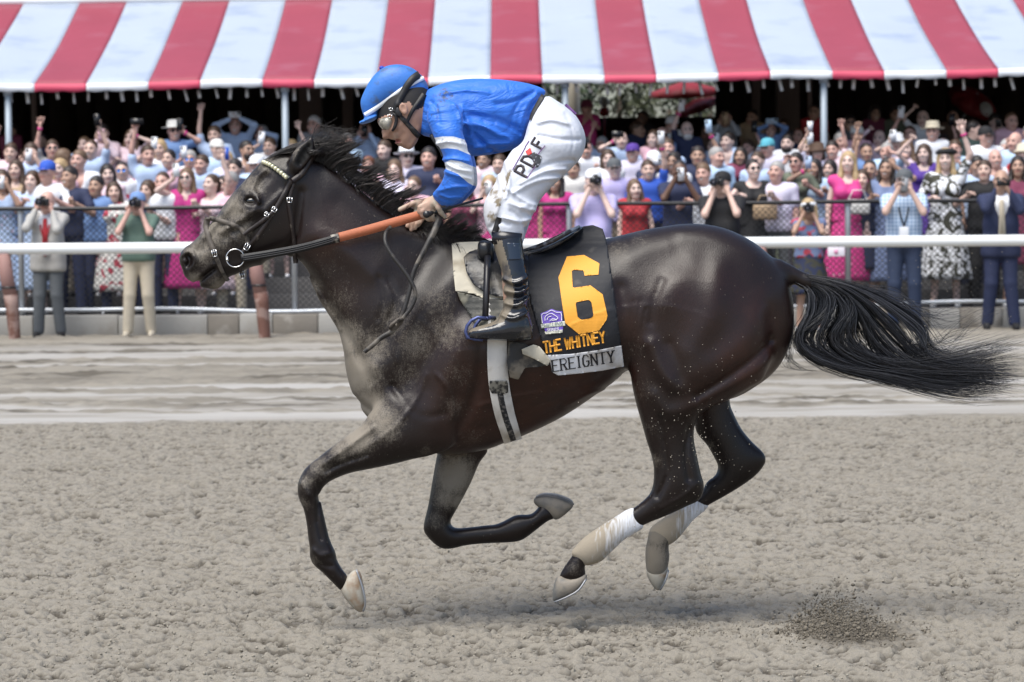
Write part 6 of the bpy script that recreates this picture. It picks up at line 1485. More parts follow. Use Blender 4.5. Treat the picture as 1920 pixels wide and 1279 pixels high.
for s in (-1, 1):
    e = drape(np.array([472.]), np.array([377.]), .0)[0]
    mb = MB(); mb.lathe([(.0215 * math.sin(a), -.0170 * math.cos(a)) for a in np.linspace(.05, math.pi - .05, 12)], (e[0], s * (abs(e[1]) - .0125), e[2]), 20, sx=1.3)
    o = mb.build('eye', M_eye, HORSE, True)
def hair_mat(name, c, c2, rough):
    m = mat(name, c, rough, spec=.6); t = m.node_tree; a = t.nodes.new('ShaderNodeAttribute'); a.attribute_name = 'tone'
    r = t.nodes.new('ShaderNodeValToRGB'); r.color_ramp.elements[0].color = (*c, 1); r.color_ramp.elements[1].color = (*c2, 1); r.color_ramp.elements[0].position = .35
    t.links.new(a.outputs['Fac'], r.inputs[0]); t.links.new(r.outputs[0], t.nodes['Principled BSDF'].inputs['Base Color']); return m
M_hair = hair_mat('horse_hair', (.008, .008, .010), (.075, .078, .09), .27)
M_haird = hair_mat('mane_hair', (.006, .005, .005), (.034, .027, .025), .34)
rg = np.random.default_rng(3)
def lerp_path(P, t):
    t = np.clip(t, 0, 1) * (len(P) - 1); i = np.minimum(t.astype(int), len(P) - 2); f = (t - i)[:, None]
    return P[i] * (1 - f) + P[i + 1] * f
crest = catmull([(575, 290), (600, 303), (625, 318), (655, 340), (690, 368), (730, 398), (770, 422), (810, 436), (850, 446), (885, 453)], False, 8)
L = []; R = []
K = 9
nl = 260
for l in range(nl):
    t0 = rg.uniform(0, 1); root = lerp_path(crest, np.array([t0]))[0]
    side = rg.random() < .5
    fade = 1 - max(0, (t0 - .72) / .28) * .55
    if not side:                        # blown up and back above the crest
        up = (50 if t0 < .12 else 40) * fade * rg.uniform(.2, 1.15); back = rg.uniform(30, 95) * fade
        Ln = rg.uniform(30, 82) * fade * (1 if t0 > .06 else .8); a0 = rg.normal(.85, .16); a1 = a0 - rg.uniform(.2, .75)
        ctl = [root, root + [Ln * .33 * math.cos(a0), -Ln * .33 * math.sin(a0)], root + [Ln * .66 * math.cos((a0 * 2 + a1) / 3), -Ln * .66 * math.sin((a0 * 2 + a1) / 3)], root + [Ln * math.cos((a0 + a1) / 2), -Ln * math.sin((a0 + a1) / 2)]]
        y0, y1 = rg.uniform(-.02, .02), rg.uniform(-.05, .03)
    else:                               # lying on the near side of the neck
        dn = rg.uniform(2, 32) * (1 if t0 > .1 else .3); back = rg.uniform(35, 80)
        ctl = [root, root + [back * .2, -8], root + [back * .5, dn * .1], root + [back * .8, dn * .55], root + [back, dn + 6]]
        y0 = y1 = None
    C = catmull(ctl, False, 6); C = lerp_path(C, np.linspace(0, 1, K))
    for s in range(rg.integers(8, 17)):
        jit = rg.normal(0, 1, 2) * [4, 1.5]; tip = rg.normal(0, 1, 2) * [2.6, 2.6]
        ph = rg.uniform(0, 6.3); f = np.linspace(0, 1, K)[:, None]
        Q = C + jit * (1 - f * .4) + tip * f ** 2 + np.stack([np.sin(f[:, 0] * 4 + ph), np.cos(f[:, 0] * 3 + ph)], 1) * f * .5
        if y0 is None:
            P3 = drape(Q[:, 0], Q[:, 1], rg.uniform(.002, .012))
            P3[0] = at(*Q[0], rg.uniform(-.02, .0))
        else:
            ys = y0 + (y1 - y0) * f[:, 0] + rg.normal(0, .012)
            P3 = np.array([at(q[0], q[1], y) for q, y in zip(Q, ys)])
        L.append(P3); R.append(rg.uniform(.0009, .0017))
# forelock swept back between the ears
for s in range(420):
    a = rg.uniform(0, 1); r0 = np.array([500 + 50 * a, 299 - 14 * math.sin(a * 2.2)]) + rg.normal(0, 1.5, 2)
    ctl = [r0, r0 + [18, -9], r0 + [38, -14 + rg.normal(0, 3)], r0 + [62, -12 + rg.normal(0, 8)], r0 + [84 + rg.normal(0, 12), -16 + rg.normal(0, 16)]]
    Q = lerp_path(catmull(ctl, False, 5), np.linspace(0, 1, K)); y = rg.uniform(-.045, .03)
    L.append(np.array([at(q[0], q[1], y) for q in Q])); R.append(rg.uniform(.0007, .0012))
# the tuft standing up at the poll
for s in range(260):
    r0 = np.array([rg.uniform(585, 640), 0]); r0[1] = 300 + (r0[0] - 585) * .38
    h = rg.uniform(.4, 1.05)
    ctl = [r0, r0 + [-2, -24 * h], r0 + [2 + rg.normal(0, 4), -48 * h], r0 + [14 + rg.normal(0, 6), -66 * h], r0 + [34 + rg.normal(0, 10), -(66 + rg.normal(0, 8)) * h]]
    Q = lerp_path(catmull(ctl, False, 5), np.linspace(0, 1, K)); y = rg.uniform(-.03, .03)
    L.append(np.array([at(q[0], q[1], y) for q in Q])); R.append(rg.uniform(.0006, .001))
mane = strands('mane', np.array(L), np.array(R), M_haird, HORSE)
G = [[(1472, 508), (1530, 518), (1590, 526), (1650, 546), (1700, 572), (1735, 600), (1746, 630), (1742, 652), (1730, 668)],
     [(1475, 512), (1560, 528), (1620, 556), (1680, 604), (1720, 650), (1790, 678), (1850, 688), (1915, 690)],
     [(1477, 515), (1550, 532), (1600, 575), (1640, 640), (1700, 690), (1780, 705), (1860, 706), (1915, 716)],
     [(1478, 518), (1545, 533), (1588, 550), (1600, 585), (1572, 625), (1590, 660), (1650, 690), (1740, 702), (1830, 702), (1892, 692)],
     [(1480, 522), (1530, 535), (1557, 553), (1556, 582), (1522, 610), (1494, 626), (1502, 652), (1560, 682), (1640, 702), (1720, 716), (1800, 727), (1870, 722)],
     [(1482, 526), (1512, 545), (1510, 590), (1492, 625), (1506, 660), (1570, 692), (1660, 706), (1740, 730), (1830, 742), (1890, 733)],
     [(1480, 520), (1540, 538), (1572, 563), (1582, 602), (1560, 640), (1590, 667), (1640, 682), (1700, 682), (1780, 668), (1850, 652), (1908, 640)],
     [(1478, 514), (1580, 542), (1622, 590), (1645, 650), (1685, 682), (1740, 692), (1810, 674), (1870, 655), (1916, 634)],
     [(1474, 510), (1570, 527), (1640, 553), (1700, 590), (1738, 625), (1735, 665), (1770, 690), (1850, 700), (1915, 704)],
     [(1482, 524), (1525, 540), (1535, 570), (1515, 605), (1500, 640), (1530, 668), (1600, 690), (1690, 700), (1780, 712), (1860, 716), (1905, 722)]]
KT = 22
G = [lerp_path(catmull(g, False, 8), np.linspace(0, 1, KT)) for g in G]
pairs = [(0, 8), (8, 1), (1, 7), (1, 2), (2, 3), (3, 4), (4, 9), (9, 5), (5, 4), (6, 3), (6, 7), (2, 7), (3, 9), (8, 2), (1, 6), (4, 5), (6, 4)]
L = []; R = []
f = np.linspace(0, 1, KT)[:, None]
for l in range(150):
    a, b = pairs[rg.integers(len(pairs))]; m_ = rg.uniform(0, 1)
    C = G[a] * (1 - m_) + G[b] * m_ + rg.normal(0, 3.5, 2) * f + rg.normal(0, 10, 2) * f ** 2
    C[:, 1] = C[:, 1]
    yl = rg.uniform(-.07, .06)
    for s in range(rg.integers(9, 20)):
        ln = rg.uniform(.80, 1.0) if rg.random() < .8 else rg.uniform(.4, .75)
        Q = lerp_path(C, np.linspace(0, ln, KT)); ph = rg.uniform(0, 6.3)
        Q = Q + rg.normal(0, 2.2, 2) * np.sin(f * 2.6) + rg.normal(0, 7.5, 2) * f ** 3 + np.stack([np.sin(f[:, 0] * 7 + ph), np.cos(f[:, 0] * 6 + ph)], 1) * 1.6 * f
        ys = (yl * np.sin(np.minimum(f[:, 0] * 2.5, 1.57)) + rg.normal(0, .006))
        L.append(np.array(at(Q[:, 0], Q[:, 1], 0) * 0 + CAM + ray(Q[:, 0], Q[:, 1]) * ((ys - CAM[1]) / ray(Q[:, 0], Q[:, 1])[:, 1])[:, None])); R.append(rg.uniform(.0006, .0012))
for s in range(110):                     # stray wisps
    k = rg.integers(3)
    if k == 0: ctl = [(1488, 590), (1482 + rg.normal(0, 4), 630), (1478 + rg.normal(0, 6), 665), (1490 + rg.normal(0, 14), 690), (1520 + rg.normal(0, 20), 697)]
    elif k == 1: ctl = [(1690, 650), (1740, 650 + rg.normal(0, 10)), (1785, 632 + rg.normal(0, 12)), (1830, 606 + rg.normal(0, 14)), (1880, 588 + rg.normal(0, 16))]
    else: ctl = [(1600, 535), (1680, 560 + rg.normal(0, 8)), (1735, 590 + rg.normal(0, 10)), (1790, 590 + rg.normal(0, 18)), (1850, 575 + rg.normal(0, 18))]
    Q = lerp_path(catmull(ctl, False, 6), np.linspace(0, rg.uniform(.6, 1), KT)); y = rg.uniform(-.05, .05)
    L.append(at(Q[:, 0], Q[:, 1], y)); R.append(rg.uniform(.0005, .0008))
strands('tail', np.array(L), np.array(R), M_hair, HORSE)

# ------------------------------------------------------------------ bridle
M_lea = mat('bridle_leather', (.016, .010, .009), .42, var=.3, vs=60, c2=(.13, .11, .09), c2lo=.60, c2hi=.74, c2s=30, bump=.0006, bs=300)
M_led = mat('dusty_leather', (.10, .085, .07), .6, var=.4, vs=60, c2=(.02, .015, .012), c2lo=.5, c2hi=.62, c2s=26, bump=.0008, bs=300)
M_steel = mat('steel', (.75, .75, .75), .18, 1.0)
M_rub = mat('rubber_grip', (.010, .010, .012), .55, bump=.0012, bs=400)
BR = empty('bridle', W(470, 420, 0)); tag(BR, 'dusty leather bridle with figure eight noseband and sparkling browband on the horse head', 'bridle')
def child(o, p):
    o.parent = p; o.matrix_parent_inverse = Matrix.Translation(p.location).inverted(); return o
def strap(name, pts, w, m=None, off=.007, parent=BR, th=.005, **k):
    for s in (-1, 1):
        o = child(ribbon(pts, w, off, th, side=s, **k).build(name, m or M_lea, None, True), parent)
    return o
def cloth2(name, poly, off, th, step, m, parent):
    for s in (-1, 1): o = child(sheet(poly, off, th, step, side=s, yfun=cloth_y).build(name, m, None, True), parent)
    return o
bb = strap('browband', [(492, 303), (506, 309), (522, 320), (540, 335)], 10, mat('browband_leather', (.02, .03, .03), .35))
mb = MB()
gc = lerp_path(catmull([(494, 304), (506, 309), (522, 320), (536, 332)], False, 6), np.linspace(0, 1, 10))
for i, g in enumerate(gc):
    for s in (1,):
        p = drape(np.array([g[0]]), np.array([g[1]]), .014)[0]
        mb.lathe([(.0005, -.009), (.007, -.006), (.009, 0), (.007, .006), (.0005, .009)], p, 6)
mb.build('browband_stones', mat('stones', (.62, .60, .42), .15, .3, var=.5, vs=90), bb)
strap('crownpiece', [(589, 288), (580, 305), (566, 326), (548, 340)], 11, off=.010)
strap('cheek_strap', [(546, 338), (538, 354), (526, 376), (514, 396), (500, 418), (484, 442), (466, 462), (455, 474)], 9)
strap('flash_strap', [(514, 396), (500, 408), (484, 420), (470, 430), (457, 440)], 7.5, off=.012)
strap('throat_lash', [(552, 342), (545, 362), (542, 384), (546, 410), (550, 440), (552, 470), (554, 494)], 8)
strap('noseband', [(391, 409), (410, 413), (434, 421), (452, 430), (462, 444), (464, 456)], 9, M_led)
strap('drop_strap', [(389, 408), (386, 424), (392, 448), (401, 472), (410, 494), (418, 512), (427, 527)], [10, 10, 9, 7, 6], M_led)
mb = MB()
p = W(392, 410, 0); mb.lathe([(.001, -.004), (.012, -.004), (.012, .004), (.001, .004)], (p.x, -.02, p.z), 10)
child(mb.build('nose_rosette', M_led), BR)
def buckle(px, py, w, h, ang, parent=BR, off=.016):
    c = Vector(drape(np.array([float(px)]), np.array([float(py)]), off)[0]); s = 1 / 500
    ca, sa = math.cos(ang), math.sin(ang)
    def q(a, b): return (c.x + (a * ca - b * sa) * s, c.y, c.z - (a * sa + b * ca) * s)
    mb = MB(); cs = [q(-w / 2, -h / 2), q(w / 2, -h / 2), q(w / 2, h / 2), q(-w / 2, h / 2), q(-w / 2, -h / 2)]
    for a, b in zip(cs[:-1], cs[1:]): mb.tube([a, b], .0019, 5)
    mb.tube([q(0, -h / 2), q(0, h / 2)], .0013, 5)
    return child(mb.build('buckle', M_steel, None, True), parent)
for a in ((543, 375, 9, 9, .05), (514, 393, 9, 8, .55), (500, 402, 8, 7, .55), (463, 463, 9, 12, .55), (402, 475, 8, 12, -.2), (454, 516, 8, 12, -.15)): buckle(*a)
c = drape(np.array([441.]), np.array([484.]), .022)[0]
for s in (-1, 1):
    mb = MB()
    pts = [(c[0] + .0335 * math.cos(a), s * abs(c[1]), c[2] + .0335 * math.sin(a)) for a in np.linspace(0, 2 * math.pi, 33)]
    mb.tube(pts, .0024, 6)
    k = drape(np.array([426.]), np.array([487.]), .022)[0]
    mb.lathe([(.0005, -.007), (.005, -.004), (.0065, 0), (.005, .004), (.0005, .007)], (k[0], s * abs(k[1]), k[2]), 10)
    child(mb.build('bit_ring', M_steel, None, True), BR)
mb = MB(); mb.tube([(c[0] - .03, -abs(c[1]), c[2]), (c[0] - .035, -.02, c[2] + .004), (c[0] - .035, .02, c[2] + .004), (c[0] - .03, abs(c[1]), c[2])], .006, 8)
child(mb.build('mouthpiece', M_steel, None, True), BR)
strap('curb_strap', [(451, 497), (452, 508), (456, 522)], 6, off=.014)
# ------------------------------------------------------------------ reins
RN = empty('reins', W(640, 450, -.1)); tag(RN, 'long reins with black rubber grips and orange hand part running from bit to rider', 'reins')
yh = -.085
def yline(*k): return list(k)
r1 = ribbon([(452, 484), (500, 477), (560, 466), (610, 453), (634, 446)], [14, 15, 15, 15], ys=[c[1] - .01, c[1] - .03, -.155, -.145], th=.012)
child(ribbon([(452, 484), (500, 477), (560, 466), (610, 453), (634, 446)], [14, 15, 15, 15], ys=[-c[1] + .01, -c[1] + .02, .145, .14], th=.012).build('rubber_grip', M_rub, None, True), RN)
child(r1.build('rubber_grip', M_rub, None, True), RN)
mb = MB()
for a in (-3.5, 0, 3.5):
    P = catmull([(456, 484 + a), (500, 477 + a), (560, 466 + a), (610, 453 + a), (628, 447 + a)], False, 6)
    ys = np.interp(np.linspace(0, 1, len(P)), [0, .33, .66, 1], [c[1] - .0115, c[1] - .0315, -.1565, -.1465])
    mb.tube([Vector(at(p[0], p[1], y)) for p, y in zip(P, ys)], .0017, 5)
child(mb.build('grip_ridges', mat('rubber_ridge', (.03, .03, .033), .6), None, True), RN)
child(ribbon([(621, 449), (636, 445.5)], 17, ys=[-.15, -.147], th=.008).build('keeper', mat('keeper_dark', (.015, .013, .012), .4, c2=(.2, .18, .15), c2lo=.5, c2hi=.6, c2s=60)), RN)
M_or = mat('orange_leather', (.42, .125, .055), .6, var=.22, vs=40, bump=.0006, bs=200, stretch=(1, 1, 6))
r2 = ribbon([(632, 446), (690, 431), (750, 414), (806, 398)], [17, 18, 18, 17], ys=[-.146, -.13, -.11, -.085], th=.004)
child(ribbon([(632, 446), (690, 431), (750, 414), (795, 402)], [17, 18, 18, 17], ys=[.14, .11, .06, .02], th=.004).build('hand_part', M_or, None, True), RN)
child(r2.build('hand_part', M_or, None, True), RN)
M_rl = mat('rein_leather', (.016, .014, .013), .5, c2=(.15, .13, .105), c2lo=.52, c2hi=.68, c2s=14, bump=.0008, bs=300)
mb = ribbon([(826, 400), (820, 420), (806, 450), (788, 484), (775, 512), (768, 545), (758, 580), (750, 600)], [13, 12, 11, 9, 8, 8, 8, 8], ys=[-.10, -.15, -.18, -.2, -.21, -.22, -.23, -.23], th=.004, n=8)
child(mb.build('loose_end', M_rl, None, True), RN)
mb = ribbon([(735, 424), (724, 436), (723, 456), (736, 480), (756, 506), (773, 532), (779, 555), (770, 578), (756, 596), (748, 606)], 7.5, ys=[-.11, -.16, -.185, -.2, -.21, -.22, -.225, -.23, -.235, -.235], th=.004, n=8)
child(mb.build('loose_end', M_rl, None, True), RN)
mb = ribbon([(746, 606), (734, 622), (714, 634), (698, 648), (683, 660)], [12, 10, 9, 9, 8], ys=[-.235, -.24, -.24, -.245, -.245], th=.005, n=8)
child(mb.build('loose_end', M_rl, None, True), RN)
mb = MB(); k = W(742, 608, -.245)
for i in range(3):
    pts = [(k.x + (-.004 + .006 * i) + .016 * math.cos(a), k.y - .004 + .012 * math.sin(a), k.z + .005 * i + .014 * math.cos(a + .9) - .004) for a in np.linspace(0, 2 * math.pi, 17)]
    mb.tube(pts, .0062, 6)
child(mb.build('knot', M_led, None, True), RN)

# ------------------------------------------------------------------ lettering: strokes with real thickness lying on the cloth
GL = {'A': [[(0, 0), (.5, 1), (1, 0)], [(.2, .36), (.8, .36)]], 'C': [[(1, .82), (.75, 1), (.25, 1), (0, .75), (0, .25), (.25, 0), (.75, 0), (1, .18)]], 'D': [[(0, 0), (0, 1), (.6, 1), (1, .7), (1, .3), (.6, 0), (0, 0)]],
      'E': [[(1, 1), (0, 1), (0, 0), (1, 0)], [(0, .52), (.75, .52)]], 'F': [[(1, 1), (0, 1), (0, 0)], [(0, .5), (.75, .5)]], 'G': [[(1, .82), (.75, 1), (.25, 1), (0, .75), (0, .25), (.25, 0), (.75, 0), (1, .2), (1, .46), (.6, .46)]],
      'H': [[(0, 0), (0, 1)], [(1, 0), (1, 1)], [(0, .5), (1, .5)]], 'I': [[(.5, 0), (.5, 1)]], 'J': [[(.9, 1), (.9, .25), (.65, 0), (.25, 0), (0, .25)]], 'L': [[(0, 1), (0, 0), (1, 0)]], 'N': [[(0, 0), (0, 1), (1, 0), (1, 1)]],
      'P': [[(0, 0), (0, 1), (.7, 1), (1, .82), (1, .62), (.7, .46), (0, .46)]], 'R': [[(0, 0), (0, 1), (.7, 1), (1, .82), (1, .66), (.7, .5), (0, .5)], [(.5, .5), (1, 0)]],
      'S': [[(1, .85), (.75, 1), (.25, 1), (0, .8), (.15, .58), (.85, .42), (1, .2), (.75, 0), (.25, 0), (0, .15)]], 'T': [[(0, 1), (1, 1)], [(.5, 1), (.5, 0)]], 'W': [[(0, 1), (.25, 0), (.5, .8), (.75, 0), (1, 1)]], 'Y': [[(0, 1), (.5, .48), (1, 1)], [(.5, .48), (.5, 0)]]}
SER = {'E': [(0, 0), (0, 1)], 'R': [(0, 0), (0, 1), (1, 0)], 'I': [(.5, 0), (.5, 1)], 'N': [(0, 0), (0, 1), (1, 1)], 'T': [(.5, 0)], 'Y': [(.5, 0), (0, 1), (1, 1)], 'G': []}
def letters(text, x0, y0, ux, uy, wd, ht, gap, tw, off, yfun=None, serif=False, mb=None, th=.0015, thin=None):
    """text from pixel (x0,y0) along ux with up uy (px unit vectors)"""
    mb = mb or MB(); ux = np.array(ux, float); uy = np.array(uy, float); pen = np.array([x0, y0], float)
    for ch in text:
        if ch == ' ': pen = pen + ux * (wd * .6); continue
        cw = wd * (.25 if ch == 'I' and not serif else .5 if ch == 'I' else 1.25 if ch == 'W' else 1)
        P = lambda q: tuple(pen + ux * q[0] * cw + uy * q[1] * ht)
        for k, pl in enumerate(GL[ch]):
            for a, b in zip(pl[:-1], pl[1:]):
                A, B = np.array(P(a)), np.array(P(b)); d = (B - A) / (np.linalg.norm(B - A) + 1e-9)
                t_ = tw
                if serif and abs(a[1] - b[1]) < .2: t_ = tw * .55
                ribbon([tuple(A - d * tw * .3), tuple(B + d * tw * .3)], t_, off + .0004 * k, th, mb=mb, yfun=yfun, n=3, smooth=0)
        if serif:
            for q in SER.get(ch, []):
                c = np.array(P(q)); ribbon([tuple(c - ux * tw * 1.1), tuple(c + ux * tw * 1.1)], tw * .5, off + .0008, th, mb=mb, yfun=yfun, n=2, smooth=0)
        pen = pen + ux * (cw + gap)
    return mb

# ------------------------------------------------------------------ saddle cloths
M_blk = mat('number_cloth_black', (.008, .009, .013), .62, var=.3, vs=20, c2=(.07, .065, .06), c2lo=.62, c2hi=.8, c2s=16, bump=.0012, bs=45)
M_wht = mat('cloth_white', (.72, .73, .76), .8, c2=(.34, .30, .25), c2lo=.52, c2hi=.72, c2s=12, bump=.001, bs=60)
M_yel = mat('number_yellow', (.80, .36, .035), .6, var=.06, vs=20, c2=(.45, .30, .12), c2lo=.66, c2hi=.8, c2s=14)
SC = empty('number_cloth', W(1080, 560, -.25)); tag(SC, 'black racing number cloth with orange six hanging over the horse back behind the boot', 'saddle cloth')
cloth = [(1000, 470), (1040, 452), (1070, 436), (1094, 425), (1112, 422), (1130, 429), (1137, 450), (1146, 510), (1154, 570), (1161, 620), (1165, 650), (1120, 658), (1070, 664), (1026, 667), (1016, 640), (1004, 600), (994, 560), (986, 510), (985, 485)]
# cloth stands a little off the back, so its own surface follows the flank smoothed
HS = HHf.copy()
for k in range(60):
    P_ = np.pad(HS, 1, mode='edge'); HS = np.where(np.isnan(HS), HS, (P_[:-2, 1:-1] + P_[2:, 1:-1] + P_[1:-1, :-2] + P_[1:-1, 2:]) / 4)
HS = np.nan_to_num(fill_nan(HS, 30), nan=-.05)
def cloth_y(x, z):
    i = np.clip((np.asarray(x) - HF.lo[0]) / HF.h, 0, HF.n[0] - 2).astype(int); k = np.clip((np.asarray(z) - HF.lo[2]) / HF.h, 0, HF.n[2] - 2).astype(int)
    y = HS[i, k]
    return np.minimum(np.where(np.isnan(y), -.05, y), near_y(x, z)) + .004 * np.sin(np.asarray(x) * 38 + 5 * np.asarray(z)) * np.clip((1.28 - np.asarray(z)) * 4, 0, 1)
cloth2('black_panel', cloth, .014, .005, 4, M_blk, SC)
band = [(1026, 666), (1070, 664), (1120, 657), (1165, 648), (1170, 687), (1130, 695), (1080, 701), (1046, 704), (1036, 698), (1032, 682)]
cloth2('name_band', band, .016, .004, 3, M_wht, SC)
six = [(1063, 481), (1095, 478), (1124, 494), (1122, 515), (1096, 517), (1094, 507), (1072, 506), (1074, 540), (1107, 535), (1130, 552), (1139, 592), (1137, 600), (1123, 620), (1086, 627), (1060, 606), (1054, 570), (1047, 520)]
hole = [(1079, 567), (1104, 562), (1109, 567), (1113, 592), (1107, 597), (1090, 600), (1083, 594)]
# the numeral is the outline with its counter bridged
sixh = six[:6] + six[6:]
def ring_sheet(outer, inner, off, th, step):
    P = np.array(outer, float); H_ = np.array(inner, float)
    lo = P.min(0) - step; hi = P.max(0) + step
    X, Yp = np.meshgrid(np.arange(lo[0], hi[0], step), np.arange(lo[1], hi[1], step), indexing='ij')
    d = np.minimum(poly_sd(P, X, Yp), -poly_sd(H_, X, Yp))
    near = d < step * .3; do = np.abs(poly_sd(P, X, Yp)) < np.abs(poly_sd(H_, X, Yp))
    ax_, ay_ = snap(P, X, Yp); bx_, by_ = snap(H_, X, Yp)
    X, Yp = np.where(near, np.where(do, ax_, bx_), X), np.where(near, np.where(do, ay_, by_), Yp); keep = d > step * .05
    cell = keep[:-1, :-1] | keep[1:, :-1] | keep[:-1, 1:] | keep[1:, 1:]
    Q = drape(X.ravel(), Yp.ravel(), off, cloth_y).reshape(*X.shape, 3)
    idx = np.arange(X.size).reshape(X.shape); I, J = np.nonzero(cell)
    V = Q.reshape(-1, 3); n = len(V)
    F = [(idx[i + 1, j], idx[i + 1, j + 1], idx[i, j + 1], idx[i, j]) for i, j in zip(I, J)]
    used = sorted({i for f in F for i in f}); mp = {u: i for i, u in enumerate(used)}
    mb = MB(); mb.add(V[used], [tuple(mp[i] for i in f) for f in F]); return mb
child(ring_sheet(six, hole, .017, .001, 2.0).build('number_six', M_yel, None, True), SC)
u = np.array([117, -21.0]); u /= np.linalg.norm(u); v = np.array([-.12, -1.0])
child(letters('THE WHITNEY', 1021, 662, u, v, 8.6, 20, 3.2, 3.6, .0175, cloth_y).build('race_lettering', M_yel), SC)
u2 = np.array([108, -17.0]); u2 /= np.linalg.norm(u2)
child(letters('EREIGNTY', 1037, 697, u2, (-.10, -1.0), 10.6, 21, 5.2, 3.0, .0185, cloth_y, serif=True).build('name_lettering', mat('ink_black', (.012, .012, .015), .7)), SC)
M_pur = mat('patch_purple', (.13, .075, .42), .6); M_pw = mat('patch_white', (.75, .74, .82), .6); M_pg = mat('patch_cream', (.62, .62, .52), .6)
mb = sheet([(1013, 588), (1024, 584), (1034, 579), (1044, 583), (1054, 584), (1056, 612), (1055, 624), (1024, 627), (1019, 612)], .017, .001, 2, yfun=cloth_y); pt = mb.build('sponsor_patch', M_pur, None, True); child(pt, SC)
mb = sheet([(1014, 608), (1059, 602), (1060, 611), (1015, 616)], .0185, .001, 2, yfun=cloth_y); mb = sheet([(1021, 622), (1055, 618), (1055, 624), (1023, 627)], .0185, .001, 2, yfun=cloth_y, mb=mb)
o = mb.build('patch_band', M_pg); o.parent = pt; 
mb = letters('CHALLENG', 1016, 614.5, (1, -.13), (-.05, -1), 3.6, 6, 1.4, 1.1, .0205, cloth_y); mb.build('patch_lettering', mat('letter_green', (.35, .42, .42), .7), pt)
mb = letters('SERIES', 1026, 621.5, (1, -.11), (-.05, -1), 3.0, 4.5, 1.2, 1.0, .0205, cloth_y); mb.build('patch_lettering', M_pw, pt)
mb = MB()
for pl in ([(1022, 601), (1022, 595), (1027, 590), (1034, 588), (1041, 592), (1046, 596), (1043, 599), (1036, 598), (1031, 602)], [(1026, 600), (1028, 595), (1034, 593)], [(1034, 601), (1044, 600)]):
    ribbon(pl, 1.4, .0205, .001, mb=mb, yfun=cloth_y, n=3, smooth=0)
ribbon([(1017, 606), (1016, 590), (1025, 587), (1034, 582), (1043, 586), (1052, 587), (1053, 601)], 1.3, .0205, .001, mb=mb, yfun=cloth_y, n=3, smooth=0)
mb.build('horse_emblem', M_pw, pt)
# folded flap and dirty undercloth by the girth
UC = empty('under_cloth', W(900, 520, -.25)); tag(UC, 'dirty cream under cloth showing in front of the saddle flap with a folded flap below', 'saddle pad')
M_crm = mat('cream_cloth', (.56, .52, .42), .85, c2=(.25, .21, .15), c2lo=.5, c2hi=.75, c2s=10, bump=.0015, bs=50)
cloth2('front_panel', [(847, 457), (862, 454), (900, 453), (990, 470), (990, 560), (912, 562), (888, 551), (854, 546), (850, 510)], .010, .005, 4, M_crm, UC)
child(sheet([(978, 655), (1000, 646), (1012, 650), (1033, 676), (1026, 686), (1004, 674), (980, 664)], .026, .006, 3, yfun=cloth_y, wob=.008).build('folded_corner', M_crm, None, True), UC)
child(sheet([(954, 640), (984, 644), (1010, 662), (1032, 684), (1010, 688), (984, 690), (972, 712), (956, 708), (950, 680)], .018, .005, 3, yfun=cloth_y, wob=.007).build('hanging_corner', mat('dusty_black_cloth', (.03, .03, .03), .7, c2=(.18, .155, .12), c2lo=.45, c2hi=.6, c2s=15, bump=.003, bs=30), None, True), UC)
# ------------------------------------------------------------------ girth
GI = empty('girth', W(940, 700, -.25)); tag(GI, 'white elastic girth strap with black stitching buckled round the belly', 'girth')
gp = [(934, 560), (933, 610), (932, 650), (933, 690), (937, 730), (946, 775), (955, 805), (962, 828)]
M_gw = mat('girth_white', (.68, .66, .62), .8, c2=(.34, .29, .22), c2lo=.50, c2hi=.72, c2s=9, bump=.001, bs=90)
for s in (-1, 1): child(ribbon(gp, [36, 36, 37, 38, 38, 36, 34], .013, .005, n=8, side=s).build('band', M_gw, None, True), GI)
child(ribbon([(936, 722), (940, 750), (948, 783), (956, 806), (963, 827)], 11, .0165, .002, n=8).build('black_webbing', mat('webbing', (.02, .02, .022), .8, c2=(.14, .13, .12), c2lo=.5, c2hi=.6, c2s=80), None, True), GI)
child(sheet([(918, 714), (950, 714), (953, 720), (953, 736), (945, 739), (922, 738), (917, 728)], .019, .008, 3).build('buckle_guard', mat('guard', (.018, .018, .018), .6, c2=(.2, .19, .16), c2lo=.46, c2hi=.6, c2s=50), None, True), GI)
# ------------------------------------------------------------------ saddle
SD = empty('saddle', W(960, 480, -.1)); tag(SD, 'small black leather racing saddle with raised cantle on the horse back', 'saddle')
M_sad = mat('saddle_leather', (.010, .011, .014), .28, var=.3, vs=30, c2=(.14, .125, .10), c2lo=.56, c2hi=.75, c2s=12, bump=.0015, bs=60)
o, _ = solid('seat', [([(896, 470), (900, 455), (912, 452), (926, 458), (960, 468), (1000, 466), (1040, 450), (1072, 432), (1088, 424), (1094, 430), (1078, 446), (1040, 470), (1000, 484), (950, 486), (910, 482)], 0, [(900, 460, 3.2), (960, 475, 3.4), (1040, 460, 4.5), (1085, 430, 6.0)], None, 0)], M_sad, None, .006, hi=.2, lo=-.2); child(o, SD)
for s in (-1, 1):
    mb = MB(); mb.tube([Vector(at(a, b, s * y)) for a, b, y in ((982, 470, .10), (1010, 462, .115), (1036, 451, .12), (1064, 436, .11), (1086, 425, .06))], [.006, .009, .010, .009, .006], 8)
    child(mb.build('cantle_binding', mat('binding', (.20, .22, .26), .35, c2=(.02, .02, .025), c2lo=.52, c2hi=.6, c2s=20), None, True), SD)
cloth2('flap', [(869, 482), (880, 472), (896, 467), (928, 468), (990, 476), (992, 560), (930, 556), (908, 548), (888, 534), (875, 512)], .026, .006, 4, M_sad, SD)
